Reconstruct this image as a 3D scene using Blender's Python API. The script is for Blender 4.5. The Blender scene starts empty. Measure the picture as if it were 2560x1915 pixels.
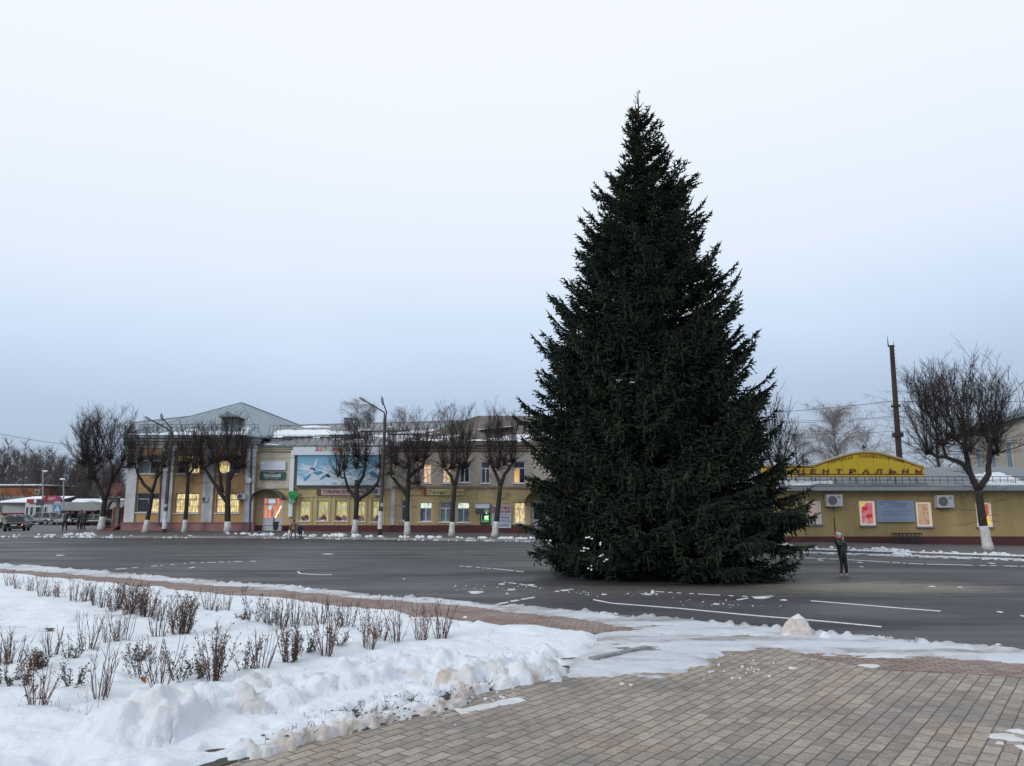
import bpy, math, random
import numpy as np
from mathutils import Vector, Matrix, Euler
S = bpy.context.scene
COL = S.collection
R = math.radians
# ------------------------------------------------------------------ camera, sky, light
TH = R(9.19); CH = 2.4; FPX = 1920.0
cd = bpy.data.cameras.new('camera'); cam = bpy.data.objects.new('camera', cd); COL.objects.link(cam)
cam.location = (0, 0, CH); cam.rotation_euler = (R(90) + TH, 0, 0)
cd.sensor_width = 36; cd.lens = 27; cd.clip_start = 0.1; cd.clip_end = 3000
S.camera = cam
S.view_settings.view_transform = 'Standard'; S.view_settings.look = 'None'
S.view_settings.exposure = 0.14; S.view_settings.gamma = 1.0
SUN_EL, SUN_AZ = R(24), R(150)
W = bpy.data.worlds.new('World'); S.world = W; W.use_nodes = True
nt = W.node_tree; nt.nodes.clear()
def N(t, typ, **kw):
    n = t.nodes.new(typ)
    for k, v in kw.items(): setattr(n, k, v)
    return n
wo = N(nt, 'ShaderNodeOutputWorld'); bg = N(nt, 'ShaderNodeBackground')
sky = N(nt, 'ShaderNodeTexSky', sky_type='NISHITA', sun_disc=False, sun_elevation=SUN_EL, sun_rotation=SUN_AZ,
        air_density=1.0, dust_density=6.0, ozone_density=2.0)
bg0 = N(nt, 'ShaderNodeBackground'); bg0.inputs['Strength'].default_value = 0.05
nt.links.new(sky.outputs[0], bg0.inputs['Color'])
tc = N(nt, 'ShaderNodeTexCoord'); sx = N(nt, 'ShaderNodeSeparateXYZ'); nt.links.new(tc.outputs['Generated'], sx.inputs[0])
cn = N(nt, 'ShaderNodeTexNoise'); cn.inputs['Scale'].default_value = 1.6; cn.inputs['Detail'].default_value = 4
nt.links.new(tc.outputs['Generated'], cn.inputs['Vector'])
ad = N(nt, 'ShaderNodeMath', operation='MULTIPLY_ADD'); ad.inputs[1].default_value = 0.15; ad.inputs[2].default_value = -0.075
nt.links.new(cn.outputs['Fac'], ad.inputs[0])
ax = N(nt, 'ShaderNodeMath', operation='MULTIPLY_ADD'); ax.inputs[1].default_value = -0.05   # a little brighter to the left
nt.links.new(sx.outputs['X'], ax.inputs[0]); nt.links.new(sx.outputs['Z'], ax.inputs[2])
a2 = N(nt, 'ShaderNodeMath', operation='ADD'); nt.links.new(ax.outputs[0], a2.inputs[0]); nt.links.new(ad.outputs[0], a2.inputs[1])
rp = N(nt, 'ShaderNodeValToRGB'); nt.links.new(a2.outputs[0], rp.inputs[0])
cr = rp.color_ramp; cr.elements[0].position = 0.0; cr.elements[0].color = (.37, .43, .53, 1)
cr.elements[1].position = 1.0; cr.elements[1].color = (.885, .922, .965, 1)
for p, c in ((.06, (.415, .505, .625)), (.135, (.465, .578, .745)), (.215, (.60, .722, .895)), (.31, (.735, .825, .945)), (.42, (.805, .875, .955)), (.55, (.865, .912, .962))):
    e = cr.elements.new(p); e.color = (*c, 1)
nt.links.new(rp.outputs[0], bg.inputs['Color']); bg.inputs['Strength'].default_value = 1.0
mx = N(nt, 'ShaderNodeMixShader'); mx.inputs[0].default_value = 0.94
nt.links.new(bg0.outputs[0], mx.inputs[1]); nt.links.new(bg.outputs[0], mx.inputs[2]); nt.links.new(mx.outputs[0], wo.inputs[0])
sl = bpy.data.lights.new('sun', 'SUN'); sl.energy = 1.1; sl.angle = R(14); sl.color = (1.0, .97, .93)
so = bpy.data.objects.new('sun', sl); COL.objects.link(so)
# the sun stands behind and to the left of the camera, hidden in cloud
so.rotation_euler = (R(90) - SUN_EL, 0, R(-42))
sky.sun_rotation = R(222)

# ------------------------------------------------------------------ projection helpers (photograph pixel -> world point at a chosen depth / height)
CT, ST = math.cos(TH), math.sin(TH)
def ray(px, py):
    u = (px - 1280) / FPX; v = (957.5 - py) / FPX
    return (u, CT - v * ST, ST + v * CT)
def P(px, py, Y):
    d = ray(px, py); t = Y / d[1]
    return Vector((d[0] * t, Y, CH + d[2] * t))
def G(px, py, z=0.0):
    d = ray(px, py); t = (z - CH) / d[2]
    return Vector((d[0] * t, d[1] * t, z))

# ------------------------------------------------------------------ tagging
def tag(o, label=None, cat=None, group=None, kind=None):
    if label: o['label'] = label
    if cat: o['category'] = cat
    if group: o['group'] = group
    if kind: o['kind'] = kind
    return o
def empty(name, loc, label, cat, group=None, rz=0):
    o = bpy.data.objects.new(name, None); COL.objects.link(o); o.location = loc; o.rotation_euler = (0, 0, rz)
    return tag(o, label, cat, group)
def attach(o, parent):
    """parent built in world coordinates under an (axis aligned or rotated) empty"""
    if parent is not None:
        o.parent = parent
        o.matrix_parent_inverse = world_inv(parent)
def world_inv(p):
    m = Matrix.Identity(4); q = p; chain = []
    while q is not None:
        chain.append(q); q = q.parent
    for q in reversed(chain):
        m = m @ q.matrix_parent_inverse @ Matrix.LocRotScale(q.location, q.rotation_euler, q.scale)
    return m.inverted()
def relink_local(o, parent):
    """parent with coordinates already local to the parent"""
    o.parent = parent; return o

# ------------------------------------------------------------------ materials
MATS = {}
def mat(name, col=(.5, .5, .5), rough=.8, metal=0, var=0.0, vs=2.0, col2=None, bump=0.0, bs=30.0, emis=None, es=1.0,
        stretch=(1, 1, 1), spec=.5, fine=0.0):
    if name in MATS: return MATS[name]
    m = bpy.data.materials.new(name); m.use_nodes = True; MATS[name] = m
    t = m.node_tree; b = t.nodes['Principled BSDF']
    b.inputs['Base Color'].default_value = (*col, 1); b.inputs['Roughness'].default_value = rough
    b.inputs['Metallic'].default_value = metal; b.inputs['Specular IOR Level'].default_value = spec
    co = N(t, 'ShaderNodeTexCoord'); mp = N(t, 'ShaderNodeMapping'); mp.inputs['Scale'].default_value = stretch
    t.links.new(co.outputs['Object'], mp.inputs[0])
    if var or col2:
        n = N(t, 'ShaderNodeTexNoise'); n.inputs['Scale'].default_value = vs; n.inputs['Detail'].default_value = 6; n.inputs['Roughness'].default_value = .65
        t.links.new(mp.outputs[0], n.inputs['Vector'])
        r = N(t, 'ShaderNodeValToRGB'); r.color_ramp.elements[0].position = .33; r.color_ramp.elements[1].position = .67
        c2 = col2 or tuple(c * (1 - var) for c in col)
        c1 = col if col2 else tuple(min(1, c * (1 + var)) for c in col)
        r.color_ramp.elements[0].color = (*c2, 1); r.color_ramp.elements[1].color = (*c1, 1)
        t.links.new(n.outputs['Fac'], r.inputs[0]); out = r.outputs[0]
        if fine:
            n3 = N(t, 'ShaderNodeTexNoise'); n3.inputs['Scale'].default_value = vs * 14; n3.inputs['Detail'].default_value = 3
            t.links.new(mp.outputs[0], n3.inputs['Vector'])
            h = N(t, 'ShaderNodeHueSaturation'); ma = N(t, 'ShaderNodeMath', operation='MULTIPLY_ADD')
            ma.inputs[1].default_value = fine * 2; ma.inputs[2].default_value = 1 - fine
            t.links.new(n3.outputs['Fac'], ma.inputs[0]); t.links.new(ma.outputs[0], h.inputs['Value']); t.links.new(out, h.inputs['Color']); out = h.outputs[0]
        t.links.new(out, b.inputs['Base Color'])
    if bump:
        n2 = N(t, 'ShaderNodeTexNoise'); n2.inputs['Scale'].default_value = bs; n2.inputs['Detail'].default_value = 5
        t.links.new(mp.outputs[0], n2.inputs['Vector'])
        bp = N(t, 'ShaderNodeBump'); bp.inputs['Strength'].default_value = bump; bp.inputs['Distance'].default_value = .03
        t.links.new(n2.outputs['Fac'], bp.inputs['Height']); t.links.new(bp.outputs[0], b.inputs['Normal'])
    if emis:
        b.inputs['Emission Color'].default_value = (*emis, 1); b.inputs['Emission Strength'].default_value = es
    return m
def mat_lit(name, c1, c2, es=1.0, vs=3.0, dark=None):
    """lit window: curtains and things behind the glass"""
    if name in MATS: return MATS[name]
    m = mat(name, (.1, .1, .1), rough=.12); t = m.node_tree; b = t.nodes['Principled BSDF']
    co = N(t, 'ShaderNodeTexCoord'); mp = N(t, 'ShaderNodeMapping'); mp.inputs['Scale'].default_value = (2.2, 1, .7)
    t.links.new(co.outputs['Object'], mp.inputs[0])
    n = N(t, 'ShaderNodeTexNoise'); n.inputs['Scale'].default_value = vs; n.inputs['Detail'].default_value = 4
    t.links.new(mp.outputs[0], n.inputs['Vector'])
    r = N(t, 'ShaderNodeValToRGB'); r.color_ramp.elements[0].position = .38; r.color_ramp.elements[1].position = .62
    r.color_ramp.elements[0].color = (*c1, 1); r.color_ramp.elements[1].color = (*c2, 1)
    if dark:
        e = r.color_ramp.elements.new(.30); e.color = (*dark, 1)
    t.links.new(n.outputs['Fac'], r.inputs[0]); t.links.new(r.outputs[0], b.inputs['Emission Color'])
    b.inputs['Emission Strength'].default_value = es
    return m
def mat_seams(name, col, axis='X', pitch=.6, var=.2, metal=.3, rough=.45):
    """sheet-metal roof: standing seams as raised bump and a thin darker stripe along each"""
    if name in MATS: return MATS[name]
    m = mat(name, col, rough=rough, metal=metal, var=var, vs=.5, fine=.1); t = m.node_tree; b = t.nodes['Principled BSDF']
    co = N(t, 'ShaderNodeTexCoord'); s = N(t, 'ShaderNodeSeparateXYZ'); t.links.new(co.outputs['Object'], s.inputs[0])
    d = N(t, 'ShaderNodeMath', operation='DIVIDE'); d.inputs[1].default_value = pitch; t.links.new(s.outputs[axis], d.inputs[0])
    f = N(t, 'ShaderNodeMath', operation='FRACT'); t.links.new(d.outputs[0], f.inputs[0])
    l = N(t, 'ShaderNodeMath', operation='LESS_THAN'); l.inputs[1].default_value = .13; t.links.new(f.outputs[0], l.inputs[0])
    src = b.inputs['Base Color'].links[0].from_socket
    mxx = N(t, 'ShaderNodeMix', data_type='RGBA'); t.links.new(l.outputs[0], mxx.inputs[0]); t.links.new(src, mxx.inputs[6])
    mxx.inputs[7].default_value = (col[0] * .45, col[1] * .45, col[2] * .45, 1); t.links.new(mxx.outputs[2], b.inputs['Base Color'])
    bp = N(t, 'ShaderNodeBump'); bp.inputs['Strength'].default_value = .8; bp.inputs['Distance'].default_value = .04
    t.links.new(l.outputs[0], bp.inputs['Height']); t.links.new(bp.outputs[0], b.inputs['Normal'])
    return m

# ------------------------------------------------------------------ mesh building
def mesh_np(name, V, F, m, parent=None, smooth=False, attrs=None, mi=None, mats=None):
    """F: (n,3) or (n,4) int array"""
    V = np.asarray(V, dtype=np.float32); F = np.asarray(F, dtype=np.int32)
    me = bpy.data.meshes.new(name)
    me.vertices.add(len(V)); me.vertices.foreach_set('co', V.ravel())
    k = F.shape[1]; n = F.shape[0]
    me.loops.add(n * k); me.loops.foreach_set('vertex_index', F.ravel())
    me.polygons.add(n); me.polygons.foreach_set('loop_start', np.arange(0, n * k, k, dtype=np.int32))
    me.polygons.foreach_set('loop_total', np.full(n, k, dtype=np.int32))
    if smooth: me.polygons.foreach_set('use_smooth', np.ones(n, dtype=bool))
    for mm in (mats or [m]): me.materials.append(mm)
    if mi is not None: me.polygons.foreach_set('material_index', np.asarray(mi, dtype=np.int32))
    if attrs:
        for an, av in attrs.items():
            a = me.attributes.new(an, 'FLOAT', 'POINT'); a.data.foreach_set('value', np.asarray(av, dtype=np.float32))
    me.update(calc_edges=True); me.validate()
    o = bpy.data.objects.new(name, me); COL.objects.link(o)
    if parent is not None: attach(o, parent)
    return o
_txt = {}
def text_geo(s, bold=0.0, shear=0.0):
    k = (s, bold, shear)
    if k in _txt: return _txt[k]
    cu = bpy.data.curves.new('t', 'FONT'); cu.body = s; cu.size = 1; cu.extrude = 0.0; cu.offset = bold; cu.shear = shear; cu.resolution_u = 3
    ob = bpy.data.objects.new('t', cu); COL.objects.link(ob)
    dg = bpy.context.evaluated_depsgraph_get(); me = ob.evaluated_get(dg).to_mesh()
    V = [tuple(v.co) for v in me.vertices]; F = [tuple(p.vertices) for p in me.polygons]
    ob.evaluated_get(dg).to_mesh_clear(); bpy.data.objects.remove(ob); bpy.data.curves.remove(cu)
    _txt[k] = (V, F); return V, F
class MB:
    def __init__(s): s.v = []; s.f = []; s.m = []
    def add(s, V, F, mi=0):
        o = len(s.v); s.v += [tuple(v) for v in V]; s.f += [tuple(i + o for i in f) for f in F]; s.m += [mi] * len(F); return s
    def box(s, x0, x1, y0, y1, z0, z1, mi=0):
        V = [(x, y, z) for z in (z0, z1) for y in (y0, y1) for x in (x0, x1)]
        return s.add(V, [(0, 2, 3, 1), (4, 5, 7, 6), (0, 1, 5, 4), (2, 6, 7, 3), (0, 4, 6, 2), (1, 3, 7, 5)], mi)
    def poly(s, pts, mi=0): return s.add(pts, [tuple(range(len(pts)))], mi)
    def prism(s, pts, d, mi=0):
        """extrude a planar polygon by vector d"""
        n = len(pts); V = [tuple(p) for p in pts] + [tuple(p[i] + d[i] for i in range(3)) for p in pts]
        F = [tuple(range(n)), tuple(range(2 * n - 1, n - 1, -1))] + [(i, (i + 1) % n + 0, (i + 1) % n + n, i + n) for i in range(n)]
        F = [F[0][::-1], F[1][::-1]] + [tuple(f) for f in F[2:]]
        return s.add(V, F, mi)
    def tube(s, pts, rad, n=6, mi=0, cap=True):
        pts = [Vector(p) for p in pts]
        if not isinstance(rad, (list, tuple)): rad = [rad] * len(pts)
        V = []; F = []; up = Vector((0, 0, 1))
        for i, p in enumerate(pts):
            d = (pts[min(i + 1, len(pts) - 1)] - pts[max(i - 1, 0)])
            d = d.normalized() if d.length > 1e-9 else Vector((0, 0, 1))
            a = d.cross(Vector((0, 1, 0)) if abs(d.y) < .9 else Vector((1, 0, 0))).normalized(); b = d.cross(a)
            for k in range(n):
                q = 2 * math.pi * k / n; V.append(p + rad[i] * (math.cos(q) * a + math.sin(q) * b))
        for i in range(len(pts) - 1):
            for k in range(n):
                F.append((i * n + k, i * n + (k + 1) % n, (i + 1) * n + (k + 1) % n, (i + 1) * n + k))
        if cap: F += [tuple(range(n))[::-1], tuple(range((len(pts) - 1) * n, len(pts) * n))]
        return s.add(V, F, mi)
    def ell(s, c, r, nu=10, nv=7, mi=0, fn=None):
        V = []; F = []
        for j in range(nv + 1):
            a = math.pi * j / nv
            for i in range(nu):
                b = 2 * math.pi * i / nu
                d = (math.sin(a) * math.cos(b), math.sin(a) * math.sin(b), math.cos(a)); k = fn(d) if fn else 1
                V.append((c[0] + r[0] * d[0] * k, c[1] + r[1] * d[1] * k, c[2] + r[2] * d[2] * k))
        for j in range(nv):
            for i in range(nu):
                F.append((j * nu + i, (j + 1) * nu + i, (j + 1) * nu + (i + 1) % nu, j * nu + (i + 1) % nu))
        return s.add(V, F, mi)
    def text(s, st, x0, x1, z0, z1, Y, dep=.02, bold=.01, mi=0, shear=0, keep=False):
        V, F = text_geo(st, bold, shear)
        if not V: return s
        a = min(v[0] for v in V); b = max(v[0] for v in V); c = min(v[1] for v in V); d = max(v[1] for v in V)
        kx = (x1 - x0) / (b - a); kz = (z1 - z0) / (d - c)
        if keep: kx = kz = min(kx, kz)
        ox = (x0 + x1) / 2 - kx * (b - a) / 2; oz = (z0 + z1) / 2 - kz * (d - c) / 2
        V2 = [(ox + (v[0] - a) * kx, Y - dep, oz + (v[1] - c) * kz) for v in V]
        return s.add(V2, F, mi)
    def build(s, name, m, parent=None, smooth=False, local=False):
        me = bpy.data.meshes.new(name); me.from_pydata(s.v, [], s.f)
        ms = m if isinstance(m, (list, tuple)) else [m]
        for q in ms: me.materials.append(q)
        if len(ms) > 1: me.polygons.foreach_set('material_index', s.m)
        if smooth: me.polygons.foreach_set('use_smooth', [True] * len(s.f))
        me.validate(); me.update()
        o = bpy.data.objects.new(name, me); COL.objects.link(o)
        if parent is not None:
            if local: o.parent = parent
            else: attach(o, parent)
        return o
# ---- value noise
def _h(ix, iy, seed):
    n = (ix * 374761393 + iy * 668265263 + seed * 974711) & 0xffffffff
    n = ((n ^ (n >> 13)) * 1274126177) & 0xffffffff
    return ((n ^ (n >> 16)) & 0xffff) / 65535.0
def vnoise(x, y, seed=0):
    xi = np.floor(x).astype(np.int64); yi = np.floor(y).astype(np.int64); fx = x - xi; fy = y - yi
    fx = fx * fx * fx * (fx * (fx * 6 - 15) + 10); fy = fy * fy * fy * (fy * (fy * 6 - 15) + 10)
    a = _h(xi, yi, seed); b = _h(xi + 1, yi, seed); c = _h(xi, yi + 1, seed); d = _h(xi + 1, yi + 1, seed)
    return (a * (1 - fx) + b * fx) * (1 - fy) + (c * (1 - fx) + d * fx) * fy
def fbm(x, y, sc, oc=4, seed=0, gain=.5):
    t = np.zeros_like(x, dtype=float); a = 1; s = 0; f = 1 / sc
    for k in range(oc):
        q = .6 * k
        xx = x * math.cos(q) - y * math.sin(q); yy = x * math.sin(q) + y * math.cos(q)
        t += a * vnoise(xx * f + 17.3 * k, yy * f - 9.1 * k, seed + k); s += a; a *= gain; f *= 2.03
    return t / s
def sdist(x, y, poly):
    """signed distance to a closed polygon, positive inside"""
    poly = np.asarray(poly, dtype=float); ins = np.zeros(x.shape, bool); d = np.full(x.shape, 1e9)
    n = len(poly)
    for i in range(n):
        ax_, ay_ = poly[i]; bx_, by_ = poly[(i + 1) % n]
        vx, vy = bx_ - ax_, by_ - ay_; t = np.clip(((x - ax_) * vx + (y - ay_) * vy) / (vx * vx + vy * vy + 1e-12), 0, 1)
        d = np.minimum(d, np.hypot(x - ax_ - t * vx, y - ay_ - t * vy))
        c = ((ay_ > y) != (by_ > y)) & (x < (bx_ - ax_) * (y - ay_) / ((by_ - ay_) if by_ != ay_ else 1e-12) + ax_)
        ins ^= c
    return np.where(ins, d, -d)
def ldist(x, y, pts):
    d = np.full(x.shape, 1e9); tt = np.zeros(x.shape)
    for i in range(len(pts) - 1):
        ax_, ay_ = pts[i]; bx_, by_ = pts[i + 1]; vx, vy = bx_ - ax_, by_ - ay_
        t = np.clip(((x - ax_) * vx + (y - ay_) * vy) / (vx * vx + vy * vy + 1e-12), 0, 1)
        e = np.hypot(x - ax_ - t * vx, y - ay_ - t * vy); d = np.minimum(d, e)
    return d
def sstep(x, a, b):
    t = np.clip((x - a) / (b - a), 0, 1); return t * t * (3 - 2 * t)
# ---- thin twigs in bulk
class Segs:
    def __init__(s): s.a = []
    def seg(s, p, q, r0, r1): s.a.append((p[0], p[1], p[2], q[0], q[1], q[2], r0, r1))
    def build(s, name, m, parent=None, n=3, minr=0):
        A = np.array(s.a, dtype=float).reshape(-1, 8); p = A[:, 0:3]; q = A[:, 3:6]; d = q - p
        L = np.linalg.norm(d, axis=1, keepdims=True) + 1e-9; d /= L
        ref = np.where(np.abs(d[:, 2:3]) < .8, np.array([[0, 0, 1.0]]), np.array([[1.0, 0, 0]]))
        u = np.cross(d, ref); u /= np.linalg.norm(u, axis=1, keepdims=True); v = np.cross(d, u)
        m_ = len(A); V = np.zeros((m_, 2, n, 3))
        for k in range(n):
            c, si = math.cos(2 * math.pi * k / n), math.sin(2 * math.pi * k / n); o = c * u + si * v
            V[:, 0, k] = p + o * np.maximum(A[:, 6:7], minr); V[:, 1, k] = q + o * np.maximum(A[:, 7:8], minr)
        base = (np.arange(m_) * 2 * n)[:, None]
        F = []
        for k in range(n):
            k2 = (k + 1) % n; F.append(np.hstack([base + k, base + k2, base + n + k2, base + n + k]))
        F = np.stack(F, 1).reshape(-1, 4)
        return mesh_np(name, V.reshape(-1, 3), F, m, parent, smooth=True)
ORD = ['first', 'second', 'third', 'fourth', 'fifth', 'sixth', 'seventh', 'eighth', 'ninth', 'tenth', 'eleventh', 'twelfth', 'thirteenth',
       'fourteenth', 'fifteenth', 'sixteenth', 'seventeenth', 'eighteenth', 'nineteenth', 'twentieth', 'twenty-first', 'twenty-second',
       'twenty-third', 'twenty-fourth', 'twenty-fifth', 'twenty-sixth', 'twenty-seventh', 'twenty-eighth', 'twenty-ninth', 'thirtieth',
       'thirty-first', 'thirty-second', 'thirty-third', 'thirty-fourth', 'thirty-fifth']
# ================================================================== GROUND
KP = [(-700, 1342), (0, 1343), (700, 1346), (1400, 1355), (1950, 1378), (2560, 1399), (3300, 1424)]
KW = [G(*p) for p in KP]
def yk(x): return float(np.interp(x, [k.x for k in KW], [k.y for k in KW]))
YL, YM, YU = 66.4, 67.0, 47.0
_zl = P(310, 1322, YL).z; _zm = P(1300, 1333, YM).z; _u0 = P(2020, 1354, YU).z; _u1 = P(2560, 1364, YU).z
def zb(x):
    if x < 13: return float(np.interp(x, [-60, -47, -38, 1, 13], [.12, .12, _zl, _zm, .15]))
    return float(np.interp(x, [13, 18, 31, 45], [.15, _u0, _u1, _u1]))
def yb(x): return YM if x < 13 else float(np.interp(x, [13, 16, 60], [YM, YU, YU]))
def swz(x, y):
    if y <= yk(x): return 0.0
    t = min(1, (y - yk(x)) / (yb(x) - yk(x))); return .14 + (zb(x) - .14) * t
def GS(px, py):
    """where the sight line of a photograph pixel meets the pavement behind the kerb"""
    d = ray(px, py); y = 30.0
    while y < 140:
        t = y / d[1]; x = d[0] * t; z = CH + d[2] * t
        if z <= swz(x, y): return Vector((x, y, swz(x, y)))
        y += .05
    return G(px, py)

# ---- ground out to the horizon
MB().poly([(-1500, 60, -.06), (1500, 60, -.06), (1500, 1500, -.06), (-1500, 1500, -.06)]).poly([(-1500, -200, -.06), (1500, -200, -.06), (1500, 60, -.06), (-1500, 60, -.06)]).build(
    'ground', mat('ground_earth', (.10, .10, .095), col2=(.35, .37, .40), vs=.05))
tag(bpy.data.objects['ground'], kind='structure')

# ---- asphalt square
am = bpy.data.materials.new('asphalt'); am.use_nodes = True; t = am.node_tree; b = t.nodes['Principled BSDF']; b.inputs['Roughness'].default_value = .62
b.inputs['Specular IOR Level'].default_value = .35
co = N(t, 'ShaderNodeTexCoord')
def noise(t, vec, sc, det=5, st=(1, 1, 1), rough=.6, loc=(0, 0, 0)):
    mp = N(t, 'ShaderNodeMapping'); mp.inputs['Scale'].default_value = st; mp.inputs['Location'].default_value = loc; t.links.new(vec, mp.inputs[0])
    n = N(t, 'ShaderNodeTexNoise'); n.inputs['Scale'].default_value = sc; n.inputs['Detail'].default_value = det; n.inputs['Roughness'].default_value = rough
    t.links.new(mp.outputs[0], n.inputs['Vector']); return n.outputs['Fac']
def ramp(t, f, stops):
    r = N(t, 'ShaderNodeValToRGB'); e = r.color_ramp.elements
    e[0].position = stops[0][0]; e[0].color = (*stops[0][1], 1); e[1].position = stops[-1][0]; e[1].color = (*stops[-1][1], 1)
    for p_, c_ in stops[1:-1]:
        q = e.new(p_); q.color = (*c_, 1)
    t.links.new(f, r.inputs[0]); return r.outputs[0]
def mixc(t, f, a, c):
    m = N(t, 'ShaderNodeMix', data_type='RGBA')
    for s_, v_ in ((0, f), (6, a), (7, c)):
        if hasattr(v_, 'links') or hasattr(v_, 'is_output'): t.links.new(v_, m.inputs[s_])
        else: m.inputs[s_].default_value = v_ if s_ == 0 else (*v_, 1)
    return m.outputs[2]
def mth(t, op, a, b_=None, c_=None):
    m = N(t, 'ShaderNodeMath', operation=op)
    for i, v_ in enumerate((a, b_, c_)):
        if v_ is None: continue
        if hasattr(v_, 'is_output'): t.links.new(v_, m.inputs[i])
        else: m.inputs[i].default_value = v_
    return m.outputs[0]
V3 = co.outputs['Object']
base = ramp(t, noise(t, V3, .22, 6, (.6, 1.3, 1), .62), [(.34, (.023, .025, .031)), (.5, (.036, .038, .046)), (.66, (.055, .057, .066))])
pat = ramp(t, noise(t, V3, .09, 2, (.5, 1.6, 1), .4, (3, 1, 0)), [(.44, (0, 0, 0)), (.50, (1, 1, 1))])
base = mixc(t, mth(t, 'MULTIPLY', pat, .45), base, (.078, .079, .090))
grit = noise(t, V3, 38, 3)
base = mixc(t, mth(t, 'MULTIPLY', ramp(t, grit, [(.55, (0, 0, 0)), (.8, (1, 1, 1))]), .35), base, (.16, .155, .15))
# pale needles and sawdust strewn to the right of the spruce
sp = G(2190, 1468)
def ellmask(cx, cy, rx, ry, lo, hi, nsc):
    s = N(t, 'ShaderNodeSeparateXYZ'); t.links.new(V3, s.inputs[0])
    ex = mth(t, 'DIVIDE', mth(t, 'SUBTRACT', s.outputs['X'], cx), rx); ey = mth(t, 'DIVIDE', mth(t, 'SUBTRACT', s.outputs['Y'], cy), ry)
    d = mth(t, 'SUBTRACT', 1.0, mth(t, 'SQRT', mth(t, 'ADD', mth(t, 'MULTIPLY', ex, ex), mth(t, 'MULTIPLY', ey, ey))))
    d = mth(t, 'ADD', d, mth(t, 'MULTIPLY', mth(t, 'SUBTRACT', noise(t, V3, nsc, 6, (.6, 1.5, 1), .7), .5), 1.6))
    return ramp(t, d, [(lo, (0, 0, 0)), (hi, (1, 1, 1))])
base = mixc(t, mth(t, 'MULTIPLY', ellmask(sp.x, sp.y, 5.5, 2.2, .1, .6, 1.2), .75), base, (.24, .215, .165))
s2 = G(1700, 1478)
base = mixc(t, mth(t, 'MULTIPLY', ellmask(s2.x, s2.y, 8.5, 2.0, .0, .7, 1.5), .5), base, (.15, .135, .11))
# slush film
sl_ = ramp(t, noise(t, V3, .8, 8, (.25, 2.2, 1), .75, (9, 4, 0)), [(.66, (0, 0, 0)), (.74, (1, 1, 1))])
base = mixc(t, mth(t, 'MULTIPLY', sl_, .30), base, (.30, .32, .37))
vo = N(t, 'ShaderNodeTexVoronoi', feature='DISTANCE_TO_EDGE'); vo.inputs['Scale'].default_value = .16
vm = N(t, 'ShaderNodeMapping'); t.links.new(V3, vm.inputs[0]); nn = N(t, 'ShaderNodeTexNoise'); nn.inputs['Scale'].default_value = 1.1; t.links.new(V3, nn.inputs['Vector'])
va = N(t, 'ShaderNodeVectorMath', operation='ADD'); t.links.new(vm.outputs[0], va.inputs[0]); t.links.new(nn.outputs['Color'], va.inputs[1]); t.links.new(va.outputs[0], vo.inputs['Vector'])
ck = mth(t, 'LESS_THAN', vo.outputs['Distance'], .0035)
base = mixc(t, mth(t, 'MULTIPLY', ck, .7), base, (.02, .02, .022))
trk = ramp(t, noise(t, V3, 1.0, 5, (.07, 1.6, 1), .6, (2, 7, 0)), [(.50, (0, 0, 0)), (.62, (1, 1, 1))])
base = mixc(t, mth(t, 'MULTIPLY', trk, .30), base, (.105, .104, .112))
spk = ramp(t, noise(t, V3, 6, 4, (1, 1, 1), .7, (4, 4, 0)), [(.66, (0, 0, 0)), (.74, (1, 1, 1))])
base = mixc(t, mth(t, 'MULTIPLY', spk, .35), base, (.16, .155, .15))
t.links.new(base, b.inputs['Base Color'])
t.links.new(mth(t, 'MULTIPLY_ADD', ramp(t, noise(t, V3, .28, 6, (.5, 1.5, 1), .6, (11, 2, 0)), [(.42, (0, 0, 0)), (.60, (1, 1, 1))]), .28, .50), b.inputs['Roughness'])
bp = N(t, 'ShaderNodeBump'); bp.inputs['Strength'].default_value = .35; bp.inputs['Distance'].default_value = .02
t.links.new(grit, bp.inputs['Height']); t.links.new(bp.outputs[0], b.inputs['Normal'])
o = MB().poly([(-90, -10, 0), (90, -10, 0), (90, 70, 0), (-90, 70, 0)]).build('road', am); tag(o, kind='structure')

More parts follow.
